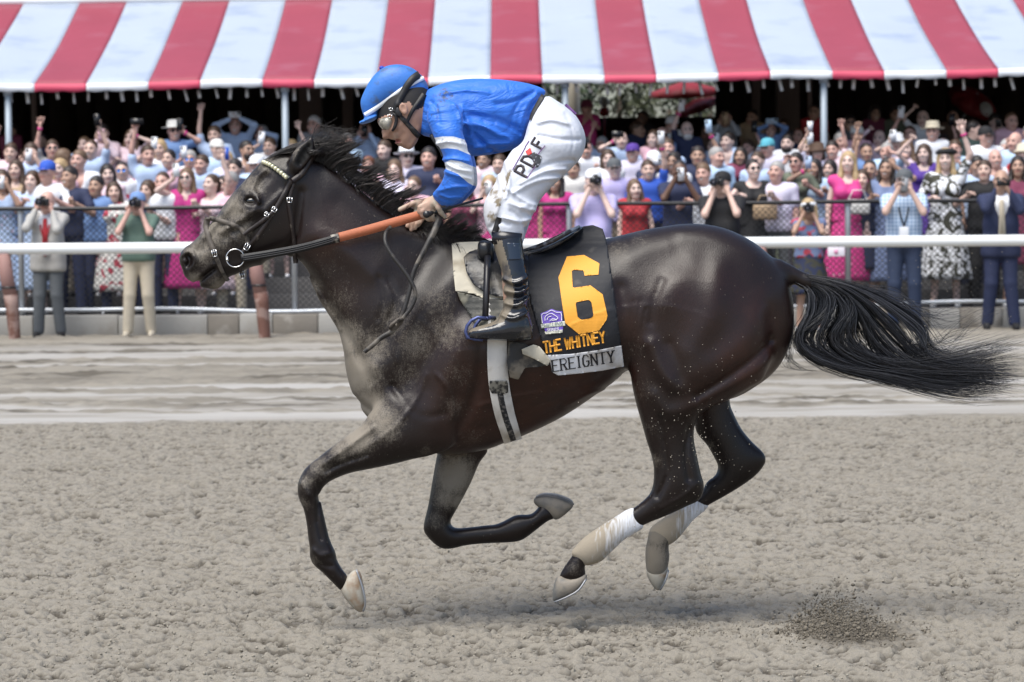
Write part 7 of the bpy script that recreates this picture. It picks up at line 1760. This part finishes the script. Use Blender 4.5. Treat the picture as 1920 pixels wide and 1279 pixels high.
cloth2('lower_flap', [(857, 547), (880, 552), (908, 560), (960, 562), (958, 625), (910, 620), (893, 609), (875, 582), (862, 562)], .018, .005, 4, mat('flap_olive', (.02, .021, .017), .5, c2=(.16, .15, .11), c2lo=.5, c2hi=.66, c2s=10, bump=.002, bs=40), SD)
o, _ = solid('pommel_pad', [([(896, 456), (908, 451), (924, 456), (927, 474), (924, 488), (908, 488), (897, 482)], -.13, 1.2, None, 0)], M_sad, None, .004); child(o, SD)
# stirrup leather and iron
yb = -.30
for s in (-1, 1):
    mbl = MB(); mbl.tube([Vector(at(a, b, 0)) + Vector((0, s * y, 0)) for a, b, y in ((915, 478, .17), (914, 500, .235), (913, 540, .275), (911, 596, .30))], .012, 4, ell=.35)
    child(mbl.build('stirrup_leather', mat('stirrup_strap', (.016, .016, .02), .4), None, False), SD)
M_iron = mat('stirrup_blue', (.07, .09, .22), .35, .5)
for s in (-1, 1):
    q = [(912, 597), (896, 595), (884, 601), (876, 611), (873, 622), (876, 632), (890, 636), (905, 637)]
    mbs = MB()
    P0 = [Vector(at(a, b, yb)) for a, b in q]
    for p in P0: p.y = s * abs(p.y)
    mbs.tube(P0, .0065, 8)
    P1 = [Vector((p.x + .03, p.y + s * .06 * -1, p.z)) for p in P0]
    mbs.tube([P0[0], P1[0]] + P1[1:], .0065, 8)
    mbs.box(P0[5].x - .005, P0[5].x + .10, min(P0[5].y, P1[5].y), max(P0[5].y, P1[5].y), P0[5].z - .008, P0[5].z + .004)
    child(mbs.build('stirrup', M_iron, None, True), SD)
# ------------------------------------------------------------------ the rider
JK = None
M_skin = mat('rider_skin', (.42, .25, .18), .5, var=.14, vs=30, c2=(.34, .26, .19), c2lo=.58, c2hi=.75, c2s=25, bump=.0006, bs=180)
M_hand = mat('dusty_hand', (.50, .33, .25), .6, var=.15, vs=30, c2=(.42, .36, .28), c2lo=.46, c2hi=.6, c2s=22, bump=.0006, bs=180)
SHIRT = [(797, 174), (818, 161), (848, 152), (886, 147.5), (937, 149), (981, 154.5), (1011, 163), (1023, 171), (1019, 181), (1001, 212), (992, 236), (982, 264), (970, 277), (961, 281), (937, 287), (907, 291.5), (882, 292), (860, 278), (835, 268), (806, 256), (790, 250), (786, 225), (788, 197)]
ARM = [(806, 196), (800, 220), (808, 243), (816, 262), (828, 284), (834, 303), (836, 317), (830, 337), (820, 353), (811, 363), (813, 375), (822, 383), (832, 387), (854, 383), (874, 366), (887, 349), (889, 335), (887, 310), (882, 288), (875, 260), (868, 236), (864, 210), (850, 190), (826, 186)]
arm_yc = [(835, 205, -.15), (850, 260, -.195), (862, 320, -.21), (850, 350, -.185), (820, 375, -.115)]
def far(pts, dx=0, dy=0): return [(x + dx, y + dy) for x, y in pts]
fa_yc = [(a, b, -c) for a, b, c in arm_yc]
def wrinkles(f, seeds, Y, amp):
    for st in seeds: f.stroke(st, .010, amp, Y=Y, side='near', ymin=Y + .06)
fld = Field((-.40, -.34, 1.33), (.27, .34, 2.10), .005)
# --- silks
def shirt_extra(f):
    wr = [[(876, 250), (900, 262), (930, 285)], [(872, 232), (915, 240), (960, 262)], [(880, 215), (930, 222), (975, 240)], [(1005, 178), (985, 205), (975, 240)], [(1012, 180), (996, 196), (990, 215)],
          [(866, 200), (876, 225), (884, 256)], [(1000, 172), (960, 190), (930, 195)], [(890, 278), (920, 270), (955, 268)]]
    for i, s_ in enumerate(wr): f.stroke(s_, .009, .010 if i % 2 else -.010, Y=-.15, side='near')
    for i, s_ in enumerate([[(872, 240), (895, 255), (915, 280)], [(880, 226), (908, 236), (940, 258)], [(905, 225), (945, 232), (985, 252)], [(1008, 190), (990, 215), (978, 255)], [(985, 178), (965, 205), (955, 240)], [(830, 175), (870, 168), (915, 172)], [(808, 190), (820, 205), (824, 230)], [(852, 196), (862, 215), (868, 240)]]): f.stroke(s_, .0065, .0075 if i % 2 else -.0075, Y=-.15, side='near')
    for s_ in ([(818, 270), (845, 266), (872, 272)], [(828, 300), (852, 298), (880, 303)], [(834, 322), (858, 330), (884, 336)], [(822, 358), (846, 352), (876, 350)], [(838, 308), (860, 318), (884, 322)], [(826, 366), (846, 372), (866, 370)]):
        f.stroke(s_, .0065, .0085, Y=-.2, side='near')
    f.stroke([(815, 372), (824, 380), (834, 384)], .006, -.004, Y=-.12, side='near')
    f.stroke([(868, 236), (872, 262), (876, 285)], .010, -.008, Y=-.15, side='near')
SH, shf = solid('silks', [(SHIRT, 0, [(820, 200, .95), (900, 220, .82), (980, 220, .8)], None, 0), (ARM, -.17, [(835, 205, .95), (850, 330, .95), (820, 370, .8)], arm_yc, .03),
                          (far(ARM, 6, 2), .17, .95, fa_yc, .03),
                          ([(789, 200), (800, 176), (812, 176), (815, 215), (808, 250), (795, 250), (788, 240)], 0, .85, None, .02)], None, None, .0045, 3, shirt_extra, lo=-.36, hi=.36)
# colour of the silks is woven: bands are faces of their own material
def silk_mat():
    m = mat('silk_cloth', (.018, .15, .62), .55)
    t = m.node_tree; p = t.nodes['Principled BSDF']; N = t.nodes.new; L = t.links.new; tc = N('ShaderNodeTexCoord')
    p.inputs['Sheen Weight'].default_value = .1
    def noise(sc, det=4, vec=None, dist=0):
        n = N('ShaderNodeTexNoise'); n.inputs['Scale'].default_value = sc; n.inputs['Detail'].default_value = det; n.inputs['Distortion'].default_value = dist; L(vec or tc.outputs['Object'], n.inputs['Vector']); return n.outputs['Fac']
    def mix(a, b, f):
        x = N('ShaderNodeMix'); x.data_type = 'RGBA'; L(f, x.inputs['Factor'])
        for v, q in ((a, 'A'), (b, 'B')):
            if isinstance(v, tuple): x.inputs[q].default_value = (*v, 1)
            else: L(v, x.inputs[q])
        return x.outputs['Result']
    def rng(v, a, b):
        x = N('ShaderNodeMapRange'); x.inputs['From Min'].default_value = a; x.inputs['From Max'].default_value = b; L(v, x.inputs['Value']); return x.outputs[0]
    at_ = N('ShaderNodeAttribute'); at_.attribute_name = 'band'; ad = N('ShaderNodeAttribute'); ad.attribute_name = 'mud'
    c = mix((.014, .13, .58), (.02, .155, .66), noise(3, 2))
    c = mix(c, (.64, .67, .71), rng(at_.outputs['Fac'], -.3, .3))
    a = N('ShaderNodeMath'); a.operation = 'MULTIPLY_ADD'; a.inputs[1].default_value = 1.0; L(noise(60, 8), a.inputs[0]); L(ad.outputs['Fac'], a.inputs[2])
    b_ = rng(a.outputs[0], .96, 1.2)
    c = mix(c, (.035, .06, .12), b_)
    L(c, p.inputs['Base Color'])
    mp = N('ShaderNodeMapping'); mp.inputs['Scale'].default_value = (1, 1, 2.2); mp.inputs['Rotation'].default_value = (0, .5, 0); L(tc.outputs['Object'], mp.inputs[0])
    b = N('ShaderNodeBump'); b.inputs['Distance'].default_value = .014; b.inputs['Strength'].default_value = .9; L(noise(6.5, 3, mp.outputs[0], 1.8), b.inputs['Height'])
    b2 = N('ShaderNodeBump'); b2.inputs['Distance'].default_value = .0008; L(noise(110, 3), b2.inputs['Height']); L(b.outputs[0], b2.inputs['Normal']); L(b2.outputs[0], p.inputs['Normal'])
    return m
M_blue = silk_mat()
def assign(o, mats, tests):
    me = o.data; me.materials.clear()
    for m in mats: me.materials.append(m)
    n = len(me.polygons); C = np.zeros(n * 3); me.polygons.foreach_get('center', C); C = C.reshape(-1, 3)
    d = C - CAM; t = d @ CF; px = 960 + 6000 * (d @ CX) / t; py = 639.5 - 6000 * (d @ CU) / t
    mi = np.zeros(n, np.int32)
    for k, fn in tests: mi[fn(px, py, C[:, 1])] = k
    me.polygons.foreach_set('material_index', mi)
b1 = np.array([(810, 259), (830, 256), (850, 256), (885, 266), (890, 294), (857, 280), (838, 278), (822, 280)], float)
b2 = np.array([(826, 308), (845, 300), (864, 303), (892, 314), (892, 351), (878, 343), (858, 326), (838, 318)], float)
SH.data.materials.append(M_blue)
def photo_px(me):
    n = len(me.vertices); C = np.zeros(n * 3); me.vertices.foreach_get('co', C); C = C.reshape(-1, 3); d = C - CAM; t = d @ CF
    return 960 + 6000 * (d @ CX) / t, 639.5 - 6000 * (d @ CU) / t, C[:, 1]
def put(me, nm, a): q_ = me.attributes.new(nm, 'FLOAT', 'POINT'); q_.data.foreach_set('value', np.asarray(a, np.float32))
X_, Y_, D_ = photo_px(SH.data)
sdb = np.where(D_ < -.08, np.maximum(poly_sd(b1, X_, Y_), poly_sd(b2, X_, Y_)), np.where((D_ > .08) & (X_ > 800) & (X_ < 905), np.maximum(poly_sd(b1 + [6, 2], X_, Y_), poly_sd(b2 + [6, 2], X_, Y_)), -9))
put(SH.data, 'band', sdb)
put(SH.data, 'mud', sum(a_ * np.exp(-((X_ - x_) ** 2 + (Y_ - y_) ** 2) / r_ ** 2) for x_, y_, r_, a_ in ((825, 190, 26, .5), (815, 225, 20, .42), (835, 265, 16, .55), (822, 300, 12, .4), (835, 345, 20, .5), (850, 320, 14, .35), (892, 178, 30, .28), (985, 180, 22, .25), (840, 168, 20, .35), (826, 375, 14, .4))))
# --- breeches
LEG = [(1024, 180), (1041, 189), (1068, 207), (1085, 230), (1094, 254), (1093, 278), (1083, 299), (1065, 318), (1047, 335), (1029, 352), (1011, 373), (1002, 390), (993, 409), (987, 427), (982, 441), (974, 462), (950, 470), (932, 464), (924, 446), (914, 430), (907, 404), (908, 382), (914, 367), (925, 349), (937, 326), (949, 299), (961, 281), (970, 275), (982, 262), (990, 234), (1000, 212), (1012, 194)]
leg_yc = [(1040, 230, -.085), (1030, 290, -.12), (980, 350, -.185), (940, 400, -.225), (950, 430, -.25)]
def leg_extra(f):
    for i, s_ in enumerate([[(1075, 300), (1035, 305), (995, 325)], [(1060, 318), (1020, 322), (975, 345)], [(1048, 334), (1005, 340), (962, 362)], [(1085, 262), (1050, 262), (1010, 255)], [(1002, 395), (985, 392), (955, 380)], [(1005, 385), (980, 375), (950, 352)],
                            [(985, 430), (975, 410), (958, 395)], [(935, 330), (940, 365), (930, 400)], [(948, 305), (955, 340), (948, 372)], [(920, 425), (935, 415), (955, 420)], [(1010, 230), (1035, 225), (1065, 232)], [(996, 410), (975, 415), (945, 408)]]):
        f.stroke(s_, .0075, .0095 if i % 3 else -.009, Y=-.17, side='near', ymin=-.02)
    f.stroke([(1002, 392), (990, 386), (978, 388)], .010, .010, Y=-.2, side='near')
    f.stroke([(1060, 215), (1075, 260), (1068, 300)], .006, -.003, Y=-.12, side='near')
BRC, bf = solid('breeches', [(LEG, -.14, [(1040, 240, 1.15), (1000, 320, .85), (950, 400, .85)], leg_yc, 0), (far(LEG, 3, 1), .14, [(1040, 240, 1.15), (1000, 320, .85), (950, 400, .85)], [(a, b, -c) for a, b, c in leg_yc], .03)],
                None, None, .0045, 3, leg_extra, lo=-.42, hi=.42)
M_brw = mat('breeches_white', (.58, .61, .68), .7, c2=(.48, .48, .48), c2lo=.64, c2hi=.85, c2s=14, bump=.014, bs=10, det=3)
M_brd = mat('breeches_muddy', (.56, .57, .60), .8, c2=(.20, .165, .115), c2lo=.50, c2hi=.58, c2s=17, bump=.006, bs=14)
mud = np.array([(948, 305), (962, 312), (950, 350), (938, 388), (930, 415), (940, 436), (905, 436), (902, 400), (925, 345)], float)
assign(BRC, [M_brw, M_brd], [(1, lambda x, y, Y: (poly_sd(mud, x, y) > 0) & (Y < 0))])
# --- the body under the clothes: one continuous surface
HEAD = [(715, 190), (709, 208), (707, 222), (709, 232), (714, 240), (718, 247), (719.5, 253), (718, 258), (722, 261.5), (729, 262), (735, 261.5), (737.5, 264), (737, 266.5), (741, 268), (744, 270), (746, 273), (752, 275), (758, 278.5), (766, 279.5), (774, 275.5), (782, 265), (789, 252), (797, 240), (806, 225), (810, 200), (805, 175), (790, 150), (760, 140), (730, 155)]
LEGI = [(p[0], p[1]) for p in LEG]
def rider_field():
    f = Field((-.52, -.36, .98), (.28, .36, 2.06), .005)
    hd = HEAD
    f.part(hd, 0, [(715, 250, .62), (740, 230, .78), (770, 200, .78), (760, 265, .75), (795, 235, .72)], None, blend=0)
    f.part(SHIRT, 0, [(820, 200, .95), (900, 220, .82), (980, 220, .8)], None, blend=.03, grow=-.024)
    for s, (yc, dx) in ((-1, (arm_yc, 0)), (1, (fa_yc, 6))):
        f.part(far(ARM, dx), s * .17, .9, yc, blend=.02, grow=-.020)
        f.part(far(LEG, 3 if s > 0 else 0), s * .14, [(1040, 240, 1.15), (1000, 320, .85), (950, 400, .85)], [(a, b, c if s < 0 else -c) for a, b, c in leg_yc], blend=.02, grow=-.024)
        P_ = lambda a, b, y: W(a, b, s * y)
        f.capsule(P_(950, 425, .245), P_(958, 590, .275), .030, .024, .02); f.capsule(P_(958, 600, .275), P_(925, 622, .295), .020, .014, .02)
    # face: brow, nose, lips, cheek, eye hollow, jaw
    f.stroke([(716, 228), (726, 220), (738, 216)], .006, .004)
    f.stroke([(722, 238), (734, 230)], .010, -.010)
    f.stroke([(716, 248), (719, 256)], .006, .006); f.stroke([(731, 256), (736, 250), (744, 246)], .006, -.006)
    f.stroke([(735, 245), (750, 236), (762, 226)], .010, .004)
    f.stroke([(733, 252), (738, 262), (741, 270)], .0045, -.0035)
    f.stroke([(725, 258.5), (729, 258.5)], .0035, .004); f.stroke([(724, 259), (729, 260)], .003, -.009)
    f.stroke([(736, 265.5), (745, 263.5), (751, 264)], .0034, -.012)
    f.stroke([(740, 269), (748, 267.5)], .004, .006); f.stroke([(736, 262), (743, 261)], .004, .005)
    f.stroke([(748, 262), (756, 252)], .010, -.005)
    f.stroke([(768, 278), (780, 262), (785, 242)], .008, .004)
    f.stroke([(788, 258), (795, 246)], .012, -.006)
    # ears
    for s in (-1, 1):
        e = W(758, 205, 0)
        rot = Matrix.Rotation(math.radians(-22), 3, 'Y')
        f.ellipsoid((e.x, s * .078, e.z), (.016, .011, .026), .006, rot)
        f.ellipsoid((e.x - .001, s * .092, e.z + .002), (.009, .010, .016), .004, rot, cut=True)
    # hands: near hand holds the rein, far hand reaches over
    c = lambda a, b, y: W(a, b, y)
    f.capsule(c(822, 374, -.115), c(806, 384, -.10), .024, .025, .012)           # wrist, back of the hand
    f.capsule(c(806, 384, -.10), c(799, 391, -.095), .027, .026, .01)
    for a in ([(797, 383, -.118), (788, 388, -.120), (786, 397, -.112), (793, 403, -.098)], [(800, 388, -.118), (792, 396, -.122), (793, 405, -.112), (800, 409, -.095)],
              [(806, 392, -.114), (800, 402, -.120), (803, 411, -.108), (809, 412, -.092)], [(812, 394, -.108), (809, 404, -.114), (813, 411, -.104), (818, 410, -.092)]):
        q = [c(*p) for p in a]
        for u_, v_, ra, rb in zip(q[:-1], q[1:], (.0108, .0098, .009), (.0098, .009, .0078)): f.capsule(u_, v_, ra, rb, .0025)
    q = [c(816, 380, -.128), c(822, 390, -.132), c(827, 399, -.122), c(834, 407, -.110)]
    for u_, v_, ra, rb in zip(q[:-1], q[1:], (.012, .0105, .0098), (.0105, .0098, .008)): f.capsule(u_, v_, ra, rb, .003)
    # far hand: palm behind the rein, thumb and fingers showing left and below
    f.capsule(c(826, 378, .10), c(800, 384, .03), .024, .024, .012); f.capsule(c(800, 384, .03), c(783, 384, -.015), .024, .023, .012)
    for a, r in (([(790, 378, -.02), (775, 381, -.035), (762, 387, -.04), (750, 393, -.045)], .0098), ([(784, 392, -.02), (775, 404, -.03), (768, 414, -.045), (764, 424, -.05)], .0092), ([(788, 396, -.02), (780, 408, -.035), (773, 419, -.045), (771, 431, -.045)], .0088),
                 ([(792, 398, -.02), (787, 410, -.035), (781, 420, -.042), (778, 428, -.04)], .0088), ([(797, 398, -.02), (794, 409, -.03), (788, 417, -.038), (784, 423, -.036)], .008)):
        q = [c(*p) for p in a]
        for u_, v_ in zip(q[:-1], q[1:]): f.capsule(u_, v_, r, r * .94, .0025)
    return f
rf = rider_field()
V_, Q_ = rf.mesh(2)
JK = link('person', mesh_from('person', V_, Q_), M_skin)
tag(JK, 'jockey in blue silks with white sleeve bands and white breeches crouching over the horse', 'jockey')
hairp = np.array([(702, 226), (700, 206), (716, 180), (760, 140), (806, 140), (812, 184), (796, 200), (782, 206), (772, 198), (768, 191), (752, 194), (744, 206), (738, 213), (722, 216), (712, 222)], float)
assign(JK, [M_skin, M_hand, mat('dark_hair', (.012, .010, .010), .6), mat('rider_lip', (.32, .12, .10), .5)], [(3, lambda x, y, Y: (poly_sd(np.array([(734, 263), (744, 261), (752, 264), (750, 268), (742, 271.5), (737, 268)], float), x, y) > 0)), (1, lambda x, y, Y: (y > 340) & (x < 860)), (2, lambda x, y, Y: poly_sd(hairp, x, y) > 0)])
for o in (SH, BRC): o.parent = JK
# --- helmet
HEL = [(684, 221), (678, 206), (676, 190), (682.5, 172), (695, 149), (713, 130), (730, 122.5), (751, 121), (772, 127), (789, 140), (799, 153), (803.5, 167), (799, 173), (782, 187), (773, 189), (758, 190), (739, 191), (720, 200), (709, 209), (701, 222), (690, 226)]
BRIM = [(673, 229), (676, 233), (686, 232), (698, 228), (706, 222), (708, 214), (690, 219), (682, 224)]
HM, _ = solid('helmet', [(HEL, 0, [(740, 160, .88), (700, 180, .9)], None, 0), (BRIM, 0, 5.5, None, .01)], mat('helmet_blue', (.035, .17, .56), .5, c2=(.06, .12, .26), c2lo=.52, c2hi=.66, c2s=26, bump=.0012, bs=70), JK, .0045)
hy = lambda pts: np.nan
hf2 = Field((-.62, -.2, 1.85), (-.28, .2, 2.14), .0045); hf2.part(HEL, 0, [(740, 160, .88), (700, 180, .9)], blend=0); hf2.part(BRIM, 0, 5.5, blend=.01)
def hm_of(f):
    H = np.nan_to_num(fill_nan(f.heightmap(), 8), nan=0.0)
    def fn(x, z):
        i = np.clip((np.asarray(x) - f.lo[0]) / f.h, 0, f.n[0] - 1.01); k = np.clip((np.asarray(z) - f.lo[2]) / f.h, 0, f.n[2] - 1.01)
        a = i.astype(int); b = k.astype(int); u = i - a; v = k - b
        return H[a, b] * (1 - u) * (1 - v) + H[a + 1, b] * u * (1 - v) + H[a, b + 1] * (1 - u) * v + H[a + 1, b + 1] * u * v
    return fn
hely = hm_of(hf2); facey = hm_of(rf); silky = hm_of(shf); bry = hm_of(bf)
both = lambda x, z: np.minimum(hely(x, z), facey(x, z))
M_st = mat('black_strap', (.012, .012, .014), .55)
for s in (-1, 1):
    ribbon([(684, 216), (705, 203), (730, 185), (755, 167), (778, 154), (795, 146)], [9, 8.5, 8, 8, 8, 8], .004, .003, yfun=hely, side=s, n=8).build('helmet_stripe', mat('stripe_white', (.78, .8, .82), .5), HM, True)
    ribbon([(787, 139), (774, 148), (762, 163), (752, 180), (744, 196), (740, 208)], [14, 14, 13, 12, 11, 9], .007, .003, yfun=both, side=s, n=8).build('goggle_strap', M_st, JK, True)
    ribbon([(738, 204), (748, 216), (758, 226), (769, 238), (780, 250), (786, 257)], [8, 8, 9, 9, 11, 9], .004, .004, yfun=facey, side=s, n=8).build('chin_strap', mat('chin_strap', (.02, .019, .018), .6, c2=(.07, .065, .06), c2lo=.5, c2hi=.6, c2s=60), JK, True)
    ribbon([(796, 176), (786, 190), (775, 205), (768, 218), (764, 228)], [11, 9, 7, 6], .005, .003, yfun=both, side=s, n=6).build('neck_strap', M_st, JK, True)
o, _ = solid('hair', [([(708, 212), (716, 200), (740, 192), (770, 188), (796, 178), (792, 192), (775, 200), (768, 196), (757, 193), (748, 197), (744, 208), (736, 206), (722, 208), (712, 218)], 0, 1.5, [(740, 200, 0), (780, 190, 0)], 0)], mat('dark_hair', (.012, .010, .010), .6), JK, .004, lo=-.13, hi=.13)
mb = MB(); p = W(716, 128, 0); mb.lathe([(.0005, -.005), (.009, -.004), (.010, .003), (.005, .008), (.0005, .009)], (p.x, 0, p.z), 10); mb.build('helmet_button', mat('button_blue', (.02, .05, .4), .5), HM, True)
# goggles: dusty lens in a dark frame
mb = MB()
GO = [(709, 229), (712, 222), (721, 217), (731, 213.5), (738, 214), (741, 224), (739, 234), (735, 244), (729, 247), (721, 245), (714, 239)]
o, _ = solid('goggle_lens', [(GO, 0, 2.6, None, 0)], mat('goggle_lens', (.035, .033, .028), .22, coat=.5, c2=(.42, .40, .34), c2lo=.36, c2hi=.56, c2s=26), JK, .0035, lo=-.12, hi=.12)
gy = lambda x, z: np.minimum(facey(x, z), -.045)
for s in (-1, 1):
    ribbon([(733, 213), (741, 216), (743, 226), (740, 238), (735, 246)], [4, 6, 6, 6, 4], .012, .01, yfun=facey, side=s).build('goggle_frame', M_st, JK, True)
for a in ((731, 218, 7, 6, -.3), (733, 205, 6, 5, -.3)):
    c_ = drape(np.array([a[0]]), np.array([a[1]]), .02, facey)[0]; mb = MB()
    cs = [(c_[0] + u_ * a[2] / 1000, c_[1], c_[2] + v_ * a[3] / 1000) for u_, v_ in ((-1, -1), (1, -1), (1, 1), (-1, 1), (-1, -1))]
    for u_, v_ in zip(cs[:-1], cs[1:]): mb.tube([u_, v_], .0016, 5)
    mb.build('strap_buckle', M_steel, JK)
solid('chin_cup', [([(744, 200), (752, 206), (755, 216), (748, 220), (740, 212)], -.075, .5, None, 0)], M_st, JK, .004)
# --- collar, waistband and lettering on the breeches
ribbon([(1022, 180), (1010, 198), (1000, 216), (996, 226)], [16, 14, 12, 8], .005, .004, yfun=lambda x, z: np.minimum(silky(x, z), bry(x, z)), n=6).build('waistband', M_st, JK, True)
ribbon([(808, 252), (815, 264), (826, 280), (832, 292)], [7, 7, 8, 10], ys=[-.10, -.11, -.12, -.13], th=.006).build('vest_strap', M_st, JK, True)
M_lt = mat('letter_dark', (.03, .022, .03), .6); M_ltr = mat('letter_red', (.55, .03, .03), .6); M_ltp = mat('letter_purple', (.18, .08, .25), .6)
bw = np.array([.56, -.83]); bu = np.array([-.83, -.56])   # lettering runs up the thigh
bu = np.array([-.82, -.5])
pt_ = mb = letters('PD', 987, 332, (.50, -.80), (-.88, -.47), 15, 25, 9, 5, .003, bry); o = mb.build('lettering', M_lt, BRC)
letters('F', 1014, 278, (.50, -.80), (-.88, -.47), 13, 20, 8, 4.4, .003, bry).build('lettering', M_lt, BRC)
sheet([(985, 284), (994, 277), (998, 288), (990, 292)], .004, .002, 2, yfun=bry).build('red_emblem', M_ltr, BRC)
sheet([(996, 288), (1002, 285), (1010, 290), (1016, 293), (1014, 304), (1009, 314), (1003, 314), (1004, 305), (998, 298)], .004, .002, 2, yfun=bry).build('rider_emblem', mat('emblem_grey', (.035, .038, .045), .6, c2=(.45, .45, .5), c2lo=.55, c2hi=.6, c2s=70), BRC)
for pl in ([(961, 318), (985, 276)], [(988, 334), (1004, 312)], [(1008, 290), (1022, 273)], [(984, 276), (992, 264)]): ribbon(pl, 1.6, .004, .001, yfun=bry, n=4, smooth=0).build('lettering_edge', M_ltp, BRC)
ribbon([(1060, 196), (1070, 205), (1080, 214)], 5, .004, .002, yfun=bry, n=4).build('lettering', M_ltp, BRC)
# --- boots
BOOT = [(921, 432), (935, 429), (960, 432), (977, 436), (979, 450), (983, 480), (988, 508), (991, 522), (989, 540), (993, 556), (990, 576), (996, 598), (1000, 614), (998, 634), (985, 638), (950, 639), (915, 637), (885, 634), (879, 628), (880, 620), (893, 613), (915, 607), (932, 598), (942, 580), (946, 560), (944, 535), (941, 510), (934, 490), (927, 465)]
def boot_extra(s):
    def fn(f):
        for i, q in enumerate([[(944, 522), (965, 530), (988, 520)], [(948, 545), (970, 548), (990, 540)], [(948, 568), (968, 572), (990, 560)], [(942, 590), (962, 596), (990, 585)], [(948, 532), (972, 540), (986, 532)], [(950, 556), (974, 560), (988, 552)]]):
            f.stroke(q, .008, .011 if i < 4 else -.009, Y=s * .3)
        f.stroke([(880, 632), (940, 634), (998, 632)], .004, .004, Y=s * .3)
        f.stroke([(972, 636), (974, 628)], .006, -.005, Y=s * .3)
    return fn
M_boot = mat('boot_leather', (.006, .008, .013), .16, coat=.4, c2=(.16, .14, .105), c2lo=.60, c2hi=.74, c2s=12, bump=.003, bs=30)
M_boott = mat('boot_dusty', (.155, .13, .095), .6, c2=(.02, .02, .025), c2lo=.52, c2hi=.64, c2s=12, bump=.002, bs=40)
for s in (-1, 1):
    o, bo = solid('boot', [(BOOT, s * .295, [(950, 450, .95), (960, 560, .9), (900, 625, 1.3)], [(950, 440, s * .262), (960, 560, s * .285), (920, 625, s * .305)], 0)], None, JK, .0045, 3, boot_extra(s))
    tan = np.array([(918, 440), (938, 436), (946, 470), (956, 505), (964, 545), (962, 575), (944, 604), (905, 616), (880, 624), (878, 616), (925, 594), (940, 560), (934, 500)], float)
    assign(o, [M_boot, M_boott], [(1, lambda x, y, Y: poly_sd(tan, x, y) > 0)])
    if s < 0:
        booty = hm_of(bo)
        ribbon([(936, 408), (932, 422), (928, 436)], [10, 11, 12], .004, .004, yfun=lambda x, z: np.minimum(booty(x, z), bry(x, z))).build('boot_tab', M_st, JK, True)
        ribbon([(922, 447), (945, 446), (978, 449)], [22, 24, 22], .003, .003, yfun=booty).build('boot_cuff', mat('boot_cuff', (.008, .009, .014), .25), o, True)
        sheet([(950, 455), (974, 456), (977, 486), (954, 488)], .003, .003, 3, yfun=booty).build('boot_badge', mat('badge', (.02, .03, .05), .15, c2=(.4, .42, .46), c2lo=.6, c2hi=.66, c2s=26), o, True)
# --- whip in the hand
WH = MB(); a, b = W(800, 402, -.135), W(905, 372, .10)
WH.tube([a, a.lerp(b, .1), a.lerp(b, .3), b], [.012, .010, .006, .004], 10)
wo = WH.build('whip', mat('whip_black', (.012, .012, .014), .35), None, True); tag(wo, 'black riding whip with round knob gripped in the near hand of the jockey', 'whip')
WH = MB(); WH.tube([a + Vector((0, -.012, 0)), a], [.014, .014], 12); WH.build('whip_knob', mat('knob', (.02, .02, .022), .3), wo, True)
# ------------------------------------------------------------------ dirt in the air and torn up behind the horse
def clods(name, P, R, m, seed=5):
    g = np.random.default_rng(seed)
    bm = bmesh.new(); bmesh.ops.create_icosphere(bm, subdivisions=1, radius=1); bv = np.array([v.co[:] for v in bm.verts]); bf = np.array([[v.index for v in f.verts] for f in bm.faces]); bm.free()
    n = len(P); k = len(bv)
    V = (bv[None] * (1 + g.uniform(-.35, .35, (n, k, 1)))) * (np.asarray(R)[:, None, None]) * g.uniform(.6, 1.3, (n, 1, 3)) + np.asarray(P)[:, None]
    F = (bf[None] + (np.arange(n) * k)[:, None, None]).reshape(-1, 3)
    o = link(name, mesh_from(name, V.reshape(-1, 3), F, False), m); o['kind'] = 'stuff'; return o
g = np.random.default_rng(21)
M_cl = mat('damp_clod', (.155, .135, .105), .95, var=.5, vs=30); M_cd = mat('dry_clod', (.30, .27, .22), .95, var=.3, vs=30)
def ground_at(px, py): d = ray(px, py); t = -CAM[2] / d[..., 2]; return CAM + d * t[..., None]
P = []; R = []
for k in range(5200):
    c = [(1560, 1160, 62, 34), (1600, 1178, 90, 30), (1670, 1195, 120, 22), (1520, 1182, 90, 24)][g.integers(4)]
    px, py = c[0] + g.normal(0, c[2] * .55), c[1] + g.normal(0, c[3] * .55)
    p = ground_at(np.array(px), np.array(py + 8)); h = abs(g.normal(0, .045)) * math.exp(-((px - 1575) / 80) ** 2) * (g.random() < .75)
    P.append([p[0], p[1], h + .004]); R.append(g.uniform(.0015, .0042) if g.random() < .95 else g.uniform(.005, .010))
for k in range(900):
    p = ground_at(np.array(g.uniform(1150, 1540)), np.array(g.normal(1190, 12))); P.append([p[0], p[1], abs(g.normal(0, .02))]); R.append(g.uniform(.001, .003))
clods('torn_dirt', P, R, M_cl)
P = []; R = []
for k in range(520):
    q = g.random()
    if q < .5: px, py, y = g.normal(1290, 70), g.normal(790, 90), g.uniform(-.45, -.30)
    elif q < .7: px, py, y = g.uniform(1650, 1900), g.uniform(470, 650), g.uniform(-.5, .4)
    elif q < .85: px, py, y = g.normal(1330, 60), g.normal(870, 60), g.uniform(-.4, .3)
    else: px, py, y = g.normal(1560, 50), g.normal(1120, 30), g.uniform(-.4, .1)
    P.append(at(px, py, y)); R.append(g.uniform(.0008, .0022))
clods('flying_dirt', P, R, M_cd, 6)
P = []; R = []
for k in range(5000):                    # crumbs lying loose on the harrowed ground
    y = g.uniform(-1.9, 8.5) if g.random() < .5 else g.uniform(-1.9, 2); x = g.uniform(-1, 1) * (y + 12) * .175
    P.append([x, y, g.uniform(-.004, .016)]); R.append(g.uniform(.002, .0055))
clods('loose_crumbs', P, R, mat('crumb', (.27, .245, .20), .95, var=.45, vs=9), 7)
